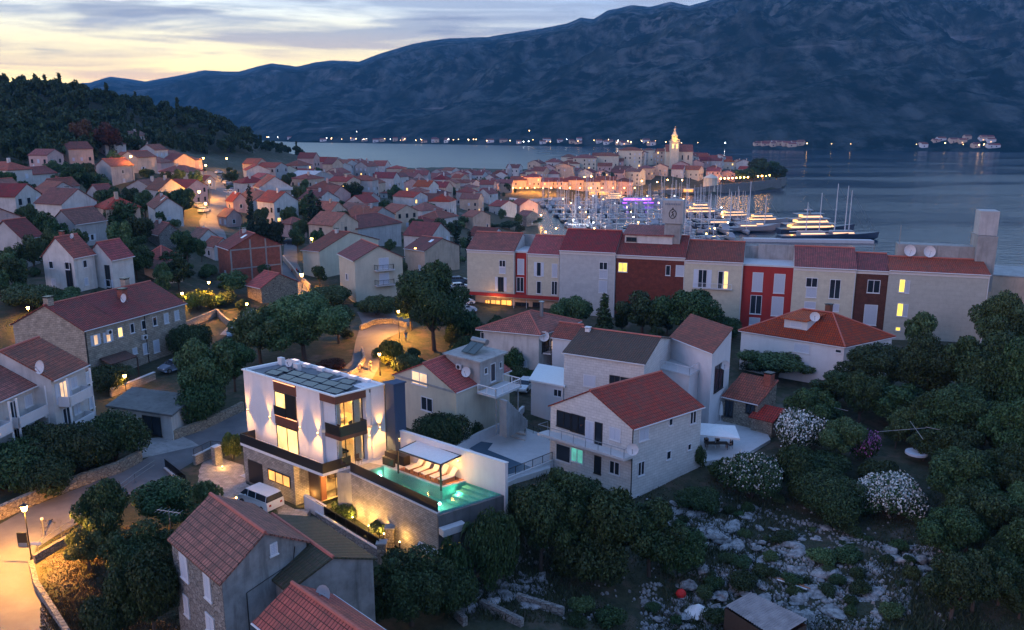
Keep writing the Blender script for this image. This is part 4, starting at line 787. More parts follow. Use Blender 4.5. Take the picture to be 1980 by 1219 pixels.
D1 = [(-.0, 3.2), (-1.6, 3.55), (-9.03, 3.45), (-9.4, DW), (0, DW)]
s = MB(); s.prism([V.p(*q, 0)[:2] for q in D1], 16, 20.74); s.build('deck_base', 'lconc', pr); s = MB(); s.prism([V.p(*q, 0)[:2] for q in [(-3.2, 3.75), (-8.8, 3.65), (-9.15, DW-.02), (-3.2, DW-.02)]], 20.745, 20.79); s.build('deck', 'wood', pr)
s = MB(); s.prism([V.p(*q, 0)[:2] for q in [(0, -.2), (-1.1, .6), (-1.5, 1.0), (-1.6, 3.55), (0, 3.2)]], 16, 20.75); s.build('paved_corner', 'conc', pr)
s = MB(); c0 = V.p(cng[0]-.1, DW, 0); s.wall([B_[:2], C_[:2], c0[:2]], .3, 14.2, 20.55); s.build('overflow_wall', 'dconc', pr)
dd = (C_[0]-B_[0], C_[1]-B_[1]); l2 = math.hypot(*dd); ex, ey = dd[1]/l2, -dd[0]/l2
s = MB(); s.wall([(B_[0]+ex*.6, B_[1]+ey*.6), (B_[0]*.62+C_[0]*.38+ex*.6, B_[1]*.62+C_[1]*.38+ey*.6)], .7, 19.0, 19.6); s.build('overflow_trough', 'lconc', pr); s = MB(); s.wall([(B_[0]+ex*.5+dd[0]/l2, B_[1]+ey*.5+dd[1]/l2), (B_[0]*.64+C_[0]*.36+ex*.5, B_[1]*.64+C_[1]*.36+ey*.5)], .9, 14.2, 18.9); s.build('plant_room', 'dconc', pr)
for (x, y) in ((735.7, 915.7), (885.6, 953), (800, 950), (850, 968), (925, 955)):
    q = onz(x, y, 20.2); s = MB(); s.ball((q[0], q[1], 19.9), .12); s.build('pool_lamp', 'bulbw', pr); lamp('POINT', (q[0], q[1], 20.1), 26, (.32, 1, .66), .12, parent=pr)
# garden wall behind the deck, lit by two lamps
g = empty('garden_wall', V.p(-7, DW+.15, 17), 'long white garden wall behind the pool deck, lamplit at its left end', 'garden wall')
s = MB(); UE, ZE = V.onw(977, 897, DW); s.box(V, UE, -.1, DW, DW+.3, 16, ZE); s.build('wall_body', 'white', g); s = MB(); s.box(V, UE-.05, -.1, DW-.05, DW+.35, ZE, ZE+.08); s.build('coping', 'trim', g)
def wl2(px, py, e):
    u, z = V.onw(px, py, DW); P_ = V.p(u, DW-.1, z); s = MB(); s.tube((P_[0], P_[1], z-.09), (P_[0], P_[1], z+.09), .06, n=8); o = s.build('wall_lamp', 'metal', g); s = MB(); s.tube((P_[0], P_[1], z+.092), (P_[0], P_[1], z+.1), .05); s.tube((P_[0], P_[1], z-.1), (P_[0], P_[1], z-.092), .05); s.build('lamp_glass', 'bulb', o)
    e *= 10; q = V.p(u, DW-.13, z); lamp('SPOT', (q[0], q[1], z+.12), 45*e, (1, .44, .09), .02, rot=(math.pi, 0, 0), spot=55, parent=g); lamp('SPOT', (q[0], q[1], z-.12), 110*e, (1, .44, .09), .02, rot=(0, 0, 0), spot=95, parent=g)
wl2(773.6, 850, 1.3); wl2(887, 893, 1.6)
# pergola
pg = empty('pergola', V.p(-6, 4.5, 20.8), 'white awning pergola on black posts over the lamplit pool deck', 'pergola')
cr = [onz(x, y, 23.0) for x, y in ((769, 871), (851.8, 899.5), (905, 875), (820.8, 846))]; s = MB(); s.prism(cr, 22.95, 23.03); s.build('canopy', 'canvas', pg)
s = MB(); [s.tube((cr[i][0], cr[i][1], 23), (cr[(i+1) % 4][0], cr[(i+1) % 4][1], 23), .09, n=4) for i in range(4)]; s.build('beam', 'dark', pg); s = MB(); k = .28; a, b, c2, d2 = cr; lerp = lambda p, q, t: tuple(p[i]+(q[i]-p[i])*t for i in range(3)); s.tube(lerp(a, d2, .72), lerp(b, c2, .72), .07, n=4); s.build('beam', 'dark', pg)
for i in range(4): s = MB(); s.tube((cr[i][0], cr[i][1], 20.6 if i == 1 else 20.75), (cr[i][0], cr[i][1], 22.95), .09, n=4); s.build('post', 'dark', pg)
lamp('POINT', V.p(-8.3, 5.2, 22.4), 220, (1, .44, .1), .1, parent=pg); lamp('POINT', V.p(-5.5, 5.0, 22.6), 180, (1, .42, .09), .1, parent=pg)
LGL = ['leftmost of the five reclined loungers under the pool pergola', 'second from left of the five loungers under the pool pergola', 'middle one of the five loungers under the pool pergola', 'fourth from left of the five loungers under the pool pergola', 'rightmost of the five loungers under the pool pergola']
for i in range(5): chair(V.p(-4.3-i*1.0, 4.75, 20.79), math.atan2(V.W[1], V.W[0])-math.pi/2+.1*(i % 2), 'dwood', LGL[i], 'loungers under the pergola', recl=1)
s = MB(); s.box(V, -3.0, -.5, 4.6, 5.3, 20.75, 21.65); o = s.build('counter', 'dark'); tag(o, 'black outdoor kitchen counter on the villa terrace', 'counter'); s = MB(); s.box(V, -2.6, -1.2, 3.75, 4.0, 20.76, 21.5); o = s.build('planter', 'dark'); tag(o, 'long black planter box beside the narrow end of the pool', 'planter')
# drive, low walls, lane
def flatpoly(name, pts, z, m): s = MB(); s.poly(*[onz(x, y, z) for x, y in pts]); return tag(s.build(name, m), kind='structure')
s = MB(); s.prism([onz(x, y, 17.12)[:2] for x, y in [(340, 905), (352, 893), (392, 872), (440, 890), (471, 900), (476, 935), (570, 985), (600, 985), (590, 1000), (520, 1012), (455, 965), (425, 965)]], 16, 17.12); tag(s.build('driveway', 'pave'), kind='structure')
def lowwall(label, pts, z0, z1, m, t=.3, name='garden_wall', cap=None, cat='garden wall', railm=None, rh=.9, group=None):
    P_ = [onz(x, y, z1) for x, y in pts]; r_ = empty(name, (sum(p[0] for p in P_)/len(P_), sum(p[1] for p in P_)/len(P_), z0), label, cat, group); s = MB(); s.wall([p[:2] for p in P_], t, z0-.5, z1); s.build('wall_body', m, r_)
    if cap: s = MB(); s.wall([p[:2] for p in P_], t+.08, z1, z1+.07); s.build('coping', cap, r_)
    if railm: rail(None, [p[:2] for p in P_], z1+.07, rh, 1.5, .03, .14, m='dark', parent=r_, name='railing', glass=railm if railm in M else None)
    return r_
lowwall('low white wall between villa entrance and van, with a step light', [(590, 958), (628, 980)], 16.8, 17.9, 'white', cap='trim')
lowwall('pale lane wall topped by black mesh fence below the villa', [(612, 989), (733, 1062)], 15.6, 17.0, 'drub', cap='trim', railm='smoke')
lowwall('white wall of the drive with black panel fence beside the road', [(320, 905), (360, 937)], 17, 17.6, 'white', cap='trim', railm='smoke')
lowwall('short stone clad gate wall with railing, lamplit, left of the drive', [(375, 882), (408, 866), (428, 868)], 17.1, 18.2, 'slab', cap='trim', railm='x', rh=.7)
r_ = lowwall('stone gate pillar beside the lit olive planting', [(411, 866), (424, 861)], 17.1, 19.1, 'slab', .6, name='gate_pillar', cap='trim', cat='gate pillar')
s = MB(); [s.box(V, 12.2+i*.3, 12.5+i*.3, -1.3, .9, 17.05, 17.6-i*.15) for i in range(4)]; tag(s.build('steps', 'trim'), 'short flight of pale steps at the left end of the villa', 'steps')
for px, py in ((754, 1020), (738, 1050)):
    q = onz(px, py, 17.6); s = MB(); s.prism([(q[0]-.35, q[1]-.35), (q[0]+.35, q[1]-.35), (q[0]+.35, q[1]+.35), (q[0]-.35, q[1]+.35)], 15, 17.6); lb = 'taller brick gate pillar at the end of the lane fence' if px > 750 else 'shorter brick gate pillar with small white box by the lane'; o = empty('gate_pillar', (q[0], q[1], 15.8), lb, 'gate pillar'); s.build('pillar_body', 'rub', o); s = MB(); s.prism([(q[0]-.45, q[1]-.45), (q[0]+.45, q[1]-.45), (q[0]+.45, q[1]+.45), (q[0]-.45, q[1]+.45)], 17.6, 17.72); s.build('cap', 'conc', o)
a = [onz(x, y, 17.3) for x, y in ((803, 1055), (822, 1040), (862, 1058), (838, 1078))]; s = MB(); s.hexa([(p[0], p[1], 17.2+(.35 if i in (1, 2) else 0)) for i, p in enumerate(a)], [(p[0], p[1], 17.26+(.35 if i in (1, 2) else 0)) for i, p in enumerate(a)]); o = empty('awning', (a[0][0], a[0][1], 15.5), 'small grey sloping awning roof at the foot of the pool wall', 'awning'); s.build('awning_cloth', 'trim', o); s = MB(); [s.tube((p[0], p[1], 14.5), (p[0], p[1], 17.2), .04) for p in a]; s.build('awning_post', 'dark', o)
# small ground lamps
def spotlight(px, py, z, e, label, col=(1, .50, .12), r=.16, h=.25):
    q = onz(px, py, z); o = empty('garden_light', q, label, 'garden light'); s = MB(); s.tube((q[0], q[1], z-.1), (q[0], q[1], z+h), .04); s.build('stem', 'dark', o); s = MB(); s.ball((q[0], q[1], z+h+r), r); s.build('bulb', 'bulb', o); lamp('POINT', (q[0], q[1], z+h+r+.3), e*3, col, .1, parent=o)
spotlight(669, 975, 17.1, 75, 'dazzling round garden lamp above the lit bush at the pool wall', r=.13); spotlight(650, 1018, 16.6, 20, 'small lamp hidden under the lit bush below the pool wall', r=.06, h=.1); spotlight(706, 1040, 16.3, 55, 'ground lamp washing the middle of the pool wall with yellow light', r=.07, h=.1); spotlight(457, 968, 17.1, 8, 'tiny yellow lamp in the plants left of the van', r=.07, h=.2); spotlight(455, 873, 17.3, 18, 'pale lamp in the lit grass by the left end of the villa', r=.1); spotlight(340+183, 968, 17.1, 12, 'step lamp on the drive beside the van and stone wall', r=.05, h=.1); spotlight(601, 966, 17.1, 14, 'step lamp low on the wall by the villa entrance', r=.05, h=.1); spotlight(430, 905, 17.2, 20, 'small lamp by the gate wall washing the drive paving', r=.05, h=.1)
for t_, e_ in ((.10, 60), (.30, 75), (.48, 60), (.66, 32)):      # washers in the bed at the foot of the pool wall
    x, y = A[0]+d[0]*t_-nx*.75, A[1]+d[1]*t_-ny*.75; o = empty('garden_light', (x, y, 16.7), 'wall washer in the planting bed at the foot of the pool wall', 'garden light', 'wall washers of the pool wall'); s = MB(); s.tube((x, y, 16.4), (x, y, 16.95), .07); s.build('housing', 'dark', o); s = MB(); s.ball((x, y, 17.0), .06); s.build('bulb', 'bulb', o); lamp('POINT', (x, y, 17.25), e_*2, (1, .52, .12), .1, parent=o)
# --- empty pool terrace between the villa and the white house
e = empty('pool_patio', onz(960, 870, 14.7), 'pale paved patio with covered empty blue pool and white boundary wall', 'patio')
s = MB(); s.prism([onz(x, y, 14.75)[:2] for x, y in [(830, 880), (870, 865), (960, 815), (1000, 822), (1064, 845), (1064, 905), (1000, 925), (975, 937), (900, 915)]], 12.5, 14.75); s.build('paving', 'lconc', e)
s = MB(); s.prism([onz(x, y, 14.77)[:2] for x, y in [(905, 866), (930, 854), (953, 857), (943, 870), (1030, 905), (977, 919), (968, 896), (935, 882)]], 14.4, 14.77); s.build('pool_cover', mat('slate_cover', lambda t, b: (setattr(b.inputs[0], 'default_value', (.05, .10, .15, 1)), setattr(b.inputs['Roughness'], 'default_value', .25))), e)
lowwall('white boundary wall running from the villa pool up to the parked car', [(872, 868), (925, 838), (985, 812), (1012, 786)], 14.7, 15.9, 'white', cap='trim')
s = MB(); [s.prism([onz(x, y, 14.7+.18*(3-i))[:2] for x, y in [(957+i*2, 826-i*4+4), (1016+i, 842-i*4+4), (1018, 828-i*3), (960, 812-i*3)]], 14.5, 14.75+.18*(i+1)) for i in range(3)]; s.build('steps', 'lconc', e)
rail(None, [onz(985, 828, 15.3)[:2], onz(1015, 838, 15.3)[:2], onz(1016, 832, 15.3)[:2], onz(1062, 852, 15.3)[:2]], 15.3, 1.0, 1.4, .03, m='dark', parent=e, glass='clear')
lowwall('low white kerb wall with thin posts at the front of the empty pool patio', [(980, 925), (1030, 905), (1068, 890)], 14.0, 14.95, 'white', cap='trim', railm='x', rh=.9)
# --- patio with parasols right of the white house
e2 = MB(); e2.prism([onz(x, y, 14.5)[:2] for x, y in [(1340, 870), (1345, 830), (1420, 790), (1480, 830), (1490, 850), (1440, 880), (1350, 895)]], 12, 14.5); tag(e2.build('patio', 'lconc'), kind='structure')
def parasol(px, py, z, r, opened, label):
    q = onz(px, py, z); o = empty('parasol', q, label, 'parasol'); s = MB(); s.tube(q, (q[0], q[1], z+2.7), .04); s.build('pole', 'wpaint', o); s = MB()
    if opened:
        c = [(q[0]+r*a, q[1]+r*b, z+2.3) for a, b in ((-1, -.5), (.8, -1), (1, .6), (-.8, 1))]; s2 = (q[0], q[1], z+2.85)
        for i in range(4): s.poly(c[i], c[(i+1) % 4], s2); a, b = c[i], c[(i+1) % 4]; s.poly(a, b, (b[0], b[1], b[2]-.2), (a[0], a[1], a[2]-.2))
    else: s.tube((q[0], q[1], z+.9), (q[0], q[1], z+1.9), .3, .22, 8); s.tube((q[0], q[1], z+1.9), (q[0], q[1], z+2.7), .22, .05, 8)
    s.build('canopy', 'canvas', o)
parasol(1383, 868, 14.5, 2.6, True, 'large open white square parasol on the patio beside the white house'); parasol(1393, 815, 14.5, 1, False, 'folded white parasol standing before the stone hut')
# ---------------------------------------------------------------- the long hotel
hA, hB = onz(903, 485, 27.6), onz(1917, 533, 27.6)
_d = (hB[0]-hA[0], hB[1]-hA[1]); _l = math.hypot(*_d)
HF = Fr(hA, hB, (hA[0]-_d[1]/_l*13, hA[1]+_d[0]/_l*13))   # U along the front, W to the back
hr = empty('hotel', HF.p(_l/2, 6, 16.5), 'long stepped hotel of cream, grey and red blocks with red tiled roofs', 'hotel')
class HH: pass
hh = H(); hh.fr = HF; hh.root = hr; hh.off = {}
def hu(x, y, w=0): return HF.onw(x, y, w)
SEG = [('hcream',903,995,486,'t1',0,452),('redw',995,1020,489,None,.5,0),('hcream',1020,1082,493,'t1',0,458),('hpale',1082,1190,488,'t1',-.6,447),('brickd',1190,1325,497,'t2',-.3,457),('hcream',1325,1437,507,'t1',-.5,469),('redw',1437,1537,516,None,.2,0),('hcream',1537,1657,520,'t1',-.3,481),('brickb',1657,1722,525,'t1',0,493),('hgrey',1722,1917,529,'t1',-.3,503)]
M['hgrey'] = ashlar('olive_grey_panels', (.42, .42, .38), (.40, .40, .36), (.32, .32, .29), 1.5, .75, .012, k=.28)
for i, (m_, x0, x1, ye, tl, wo_, yr) in enumerate(SEG):
    u0 = hu(x0, 500, wo_)[0]; u1 = hu(x1, 520, wo_)[0]; ze = hu((x0+x1)/2, ye, wo_)[1]; D = 11
    s = MB(); s.box(HF, u0+.004, u1-.004, wo_, D, 19.6 if i < 3 else 14.5, ze); s.build('wall', m_, hr)
    if tl:
        zr = hu((x0+x1)/2+33, yr, 5.8)[1]; zr = max(ze+.8, min(ze+3.2, zr)); s = MB(); q = [(u0, wo_-.35, ze+.05), (u1, wo_-.35, ze+.05), (u1, 5.8, zr), (u0, 5.8, zr)]; q2 = [(u0, 5.8, zr), (u1, 5.8, zr), (u1, 11.2, ze+.05), (u0, 11.2, ze+.05)]
        for Q in (q, q2): s.hexa([HF.p(a, b, c) for a, b, c in Q], [HF.p(a, b, c+.18) for a, b, c in Q])
        r_ = s.build('roof', tl, hr); s = MB(); s.tube(HF.p(u0, 5.8, zr+.2), HF.p(u1, 5.8, zr+.2), .16); s.build('ridge_cap', 'ridge', r_); s = MB(); s.tube(HF.p(u0, wo_-.42, ze+.1), HF.p(u1, wo_-.42, ze+.1), .09); s.build('gutter', 'trim', r_)
        s = MB(); s.poly(HF.p(u1-.01, wo_, ze), HF.p(u1-.01, 11, ze), HF.p(u1-.01, 5.8, zr)); s.poly(HF.p(u0+.01, wo_, ze), HF.p(u0+.01, 11, ze), HF.p(u0+.01, 5.8, zr)); s.build('gable', 'pale', hr)
        s = MB(); s.box(HF, u0+.01, u1-.01, wo_-.06, wo_-.002, ze-.5, ze-.02); s.build('cornice', 'trim', hr)
    else:
        s = MB(); s.box(HF, u0-.05, u1+.05, wo_-.15, 7, ze+.005, ze+.3); s.build('roof', 'lconc', hr); s = MB(); s.box(HF, u0, u1, 7, 7.3, ze+.3, ze+2.6); s.build('back_wall', 'conc', hr)
    s = MB(); s.tube(HF.p(u1-.15, wo_-.09, 15), HF.p(u1-.15, wo_-.09, ze), .06); s.build('downpipe', 'trim', hr)
    SEG[i] += (u0, u1, ze)
def hw(seg, x0, y0, x1, y1, st='shut', name='window'):
    wo_ = SEG[seg][5]; hh.off = {'L': wo_}; return WP(hh, 'L', x0, y0, x1, y1, st, name)
ZH = lambda x, y: (880+x/3.194, 400+y/3.194)
for sg, x0, y0, x1, y1, st in [(0,272,330,312,372,'dark'),(0,272,373,312,412,'shut'),(0,265,435,300,522,'openD'),(1,385,322,427,418,'shut'),(1,380,435,425,525,'dark'),(2,503,343,532,430,'open'),(2,597,352,633,436,'shut'),(2,503,460,532,538,'dark'),(2,595,460,632,545,'dark'),(3,890,342,942,390,'dark'),(3,890,391,942,445,'shut'),(3,886,455,940,532,'shut'),(4,1008,345,1064,403,'lity'),(4,1300,362,1330,425,'dark'),(4,1362,362,1415,430,'shut'),(5,1500,388,1555,500,'open'),(5,1622,398,1655,508,'dark'),(5,1657,398,1687,508,'lit')]:
    a, b = ZH(x0, y0), ZH(x1, y1); hw(sg, a[0], a[1], b[0], b[1], st)
for sg, x0, y0, x1, y1, st in [(6,186,502,257,628,'shut'),(6,328,512,402,640,'shut'),(6,172,652,248,777,'dark'),(6,312,662,392,790,'shut'),(6,165,800,238,850,'shut'),(7,540,537,618,600,'dark'),(7,540,601,612,668,'shut'),(7,695,548,768,676,'dark'),(7,528,695,605,740,'shut'),(7,684,708,760,760,'shut'),(8,945,552,1030,638,'dark'),(8,922,715,1010,850,'shut'),(9,1155,547,1195,634,'lity'),(9,1197,555,1226,640,'shut'),(9,1140,705,1182,792,'lity'),(9,1184,712,1214,795,'shut'),(9,1130,862,1165,888,'lity')]:
    a, b = Z3(x0, y0), Z3(x1, y1); hw(sg, a[0], a[1], b[0], b[1], st)
# balcony railings of the cream block, recessed ground floor with the orange lit lobby
u5 = SEG[5]; a = hu(1340, 552, -.8)[0]; b = hu(1415, 555, -.8)[0]; zz = hu(1378, 558, -.8)[1]; bo = MB(); bo.box(HF, a, b, -1.1, -.51, zz-.15, zz); bo = bo.build('balcony', 'lconc', hr); rail(None, [HF.p(a, -1.05, 0)[:2], HF.p(b, -1.05, 0)[:2]], zz, .9, 1.5, .03, .2, m='frame', parent=bo)
uu0, uu1 = SEG[0][7], SEG[2][8]
s = MB(); s.box(HF, uu0, uu1+2, -.3, 11, 19.0, 19.6); s.build('red_band', 'redw', hr); s = MB(); s.box(HF, uu0+1, uu1+2, 1.8, 10, 14.5, 19.0); s.build('wall', 'peach', hr); s = MB(); s.box(HF, uu0+2, uu1+1, .2, 1.7, 18.7, 19.0); s.build('soffit', 'lconc', hr)
hh.off = {'L': 1.8}
for x0, x1 in ((938, 948), (949, 968), (969, 990)): WP(hh, 'L', x0, 580, x1, 612, 'litoD')
for x0, x1 in ((996, 1022), (1030, 1050)): WP(hh, 'L', x0, 585, x1, 594, 'wideD')
lamp('POINT', HF.p(hu(960, 600)[0], -1.5, 18.4), 120, (1, .45, .12), .3, parent=hr)
# white parapet wall behind the first block, penthouse, stair tower with the sign, right end tower with dishes
def hbox(name, m, x0, x1, yt, yb, w0, w1, parent=None, zb=None):
    u0, _ = hu(x0, (yt+yb)/2, w0); u1, _ = hu(x1, (yt+yb)/2, w0); zt = hu((x0+x1)/2, yt, w0)[1]; zb_ = zb if zb is not None else hu((x0+x1)/2, yb, w0)[1]
    s = MB(); s.box(HF, u0, u1, w0, w1, zb_, zt); return s.build(name, m, parent or hr), (u0, u1, zb_, zt)
hbox('parapet', 'pale', 925, 1075, 453, 470, 11.3, 11.6, zb=20)
_, q = hbox('penthouse', 'pale', 1208, 1300, 456, 480, 3, 9, zb=27); s = MB(); Q = [(q[0]-.3, 2.6, q[3]), (q[1]+.3, 2.6, q[3]), (q[1]+.3, 9.3, q[3]+1.0), (q[0]-.3, 9.3, q[3]+1.0)]; s.hexa([HF.p(*t_) for t_ in Q], [HF.p(a, b, c+.2) for a, b, c in Q]); s.build('penthouse_roof', 't1', hr); hh.off = {'L': 3}; WP(hh, 'L', 1211, 459, 1231, 467, 'wideD')
hbox('stair_tower', 'conc', 1284, 1315, 434, 480, 3.2, 7.5, zb=26)
so, q = hbox('sign_box', 'grey', 1281, 1321, 388, 433, 3.0, 6.5)
u_, z_2 = (q[0]+q[1])/2, q[2]+(q[3]-q[2])*.42; s = MB()
for k in range(24): a, b = k*math.pi/12, (k+1)*math.pi/12; s.tube(HF.p(u_+.62*math.cos(a), 2.97, z_2+.8*math.sin(a)), HF.p(u_+.62*math.cos(b), 2.97, z_2+.8*math.sin(b)), .07, n=4)
s.path([HF.p(u_-.25, 2.96, z_2-.45), HF.p(u_+.1, 2.96, z_2+.1), HF.p(u_-.2, 2.96, z_2+.35), HF.p(u_+.25, 2.96, z_2+.5)], .07, 4); s.path([HF.p(u_+.3, 2.96, z_2-.5), HF.p(u_+.05, 2.96, z_2)], .06, 4); s.tube(HF.p(u_, 2.97, z_2+.8), HF.p(u_, 2.97, z_2+1.15), .12, n=4); s.build('crest', 'dark', so)
s = MB()
for k in range(9): a = q[0]+.45+k*(q[1]-q[0]-.9)/9; s.box(HF, a, a+.22, 2.95, 2.998, q[3]-.85, q[3]-.5)
s.build('sign_lettering', 'carg', so)
_, q = hbox('roof_terrace_wall', 'conc', 1735, 1885, 475, 505, 6.2, 9, zb=26)
hbox('end_tower', 'conc', 1886, 1925, 457, 540, 5, 10, zb=24); hbox('end_tower_box', 'grey', 1894, 1931, 409, 456, 5.4, 9)
for x, y in ((1758, 485), (1796, 487)): u_, z_2 = hu(x, y, 5.9); dish(hr, HF.p(u_, 5.8, z_2), 1.0, (-.1, -1, .25))
s = MB(); [s.tube(HF.p(hu(x, 480, 6.5)[0], 6.5, 28), HF.p(hu(x, 480, 6.5)[0], 6.5, 28+k), .05) for x, k in ((1738, 6.5), (1765, 2.2), (1775, 2.2), (1690, 3))]; s.build('antenna', 'metal', hr)
s = MB(); u_ = hu(1535, 500, 6.9)[0]; s.box(HF, hu(1465, 500, 6.9)[0], u_, 6.6, 6.99, 27, hu(1500, 473, 6.9)[1]); s.build('back_wall', 'conc', hr)
s = MB(); s.tube(HF.p(hu(1238, 560, -1.5)[0], -1.6, 17), HF.p(hu(1238, 560, -1.5)[0], -1.6, 21.2), .04); s.build('lamp_post', 'dark', hr)
# peach building at the right edge
p0 = onz(1915, 533, 25.0); p1 = onz(2080, 545, 25.0); f2 = perp_frame(p0, p1, 12); house('plain peach coloured flat roofed building touching the right end of the hotel', f2, 25, 16, 'flat', 0, 'peach', 'conc', .1, name='building', cat='building')
# ---------------------------------------------------------------- mid town houses, placed by near corner, width and bearing
ALLH = []
def h2(label, xL, xC, xR, yE, yB, a, roof, rise, wall, tile, win=(1, 1), Z=None, group=None, lit=None, name='house', cat='house', dmin=4.5, dmax=16, chim=0, ap=None, sky=0):
    if Z is None: base = hit(xC, yB)
    else: base = gz(xC, Z)
    d = ray(xC, yE); ze = CZ+d[2]/d[1]*base[1]; zb = base[2]
    if ze-zb < 2.6: ze = zb+2.9
    ar = math.radians(a); dl = (-math.cos(ar), math.sin(ar)); dr = (math.sin(ar), math.cos(ar))
    def ln(dv, px):   # distance along dv until it meets the pixel column
        k = (px-990)/F*CP if False else ((px-990)/F); t0 = 0
        # x/(depth)=k with depth = y*CP-(z-CZ)*SP
        cx, cyy = base[0], base[1]; den = dv[0]-k*dv[1]*CP; num = k*(cyy*CP-(ze-CZ)*SP)-cx
        t0 = num/den if abs(den) > 1e-6 else 8
        return min(dmax, max(dmin, t0 if t0 > 0 else dmax*.7))
    lu, lw_ = ln(dl, xL), ln(dr, xR)
    fr = Fr(base, (base[0]+dl[0]*lu, base[1]+dl[1]*lu), (base[0]+dr[0]*lw_, base[1]+dr[1]*lw_)); fr.LU, fr.LW = lu, lw_
    Zd = proj(base)[2]; small = Zd > 330
    h = house(label, fr, ze, zb, roof, rise, wall, tile, .3, name=name, cat=cat, group=group, caps=Zd < 300, gut=Zd < 200)
    nf = max(1, int((ze-zb-.3)/2.7))
    for face, n, ll in (('L', win[0], lu), ('R', win[1], lw_)):
        n = min(n, int(ll/1.9))
        for f_ in range(nf):
            for k in range(n):
                if rnd.random() < .22: continue
                uc = ll*(k+.5)/n+rnd.uniform(-.2, .2); z = zb+.9+f_*2.8+(0 if f_ else -.1)
                if z+1.2 > ze-.1: continue
                st = rnd.choice(['shut', 'dark', 'shut', 'dark', 'open' if not small else 'shut']); 
                if lit and (face, f_, k) in lit: st = lit[(face, f_, k)]
                W(h, face, uc-.45, uc+.45, z, z+1.25, st)
    if Zd < 330 and rnd.random() < .6:
        q = roofpt(h, fr.LU*rnd.uniform(.3, .7), fr.LW*rnd.uniform(.3, .7), 0); s = MB(); s.tube(q, (q[0], q[1], q[2]+2.2), .04, n=4); s.tube((q[0]-.5, q[1], q[2]+2), (q[0]+.5, q[1]+.2, q[2]+2), .03, n=3); s.tube((q[0]-.35, q[1], q[2]+1.6), (q[0]+.35, q[1]+.2, q[2]+1.6), .03, n=3); s.build('aerial', 'metal', h.roofo)
        if rnd.random() < .4: dish(h.root, (q[0], q[1]-.3, q[2]+.7), .45)
    if chim: chimney(h, fr.LU*.6, fr.LW*.45, ze+rise+.7, .3, rnd.choice(['pale', 'conc', 'brickr']), pot=Zd < 250)
    for k in range(sky):
        u0, w0 = fr.LU*.22, fr.LW*(.3+.18*k); s = MB(); P_ = [roofpt(h, u0, w0), roofpt(h, u0+.9, w0), roofpt(h, u0+.9, w0+1.2), roofpt(h, u0, w0+1.2)]; s.poly(*P_); s.build('skylight', 'bright_sky', h.roofo)
    ALLH.append((fr.p(fr.LU/2, fr.LW/2, 0)[:2], max(lu, lw_)/2+1.2)); return h
M['bright_sky'] = plain('skylight_glass', (.75, .8, .85), .15, n=.02)
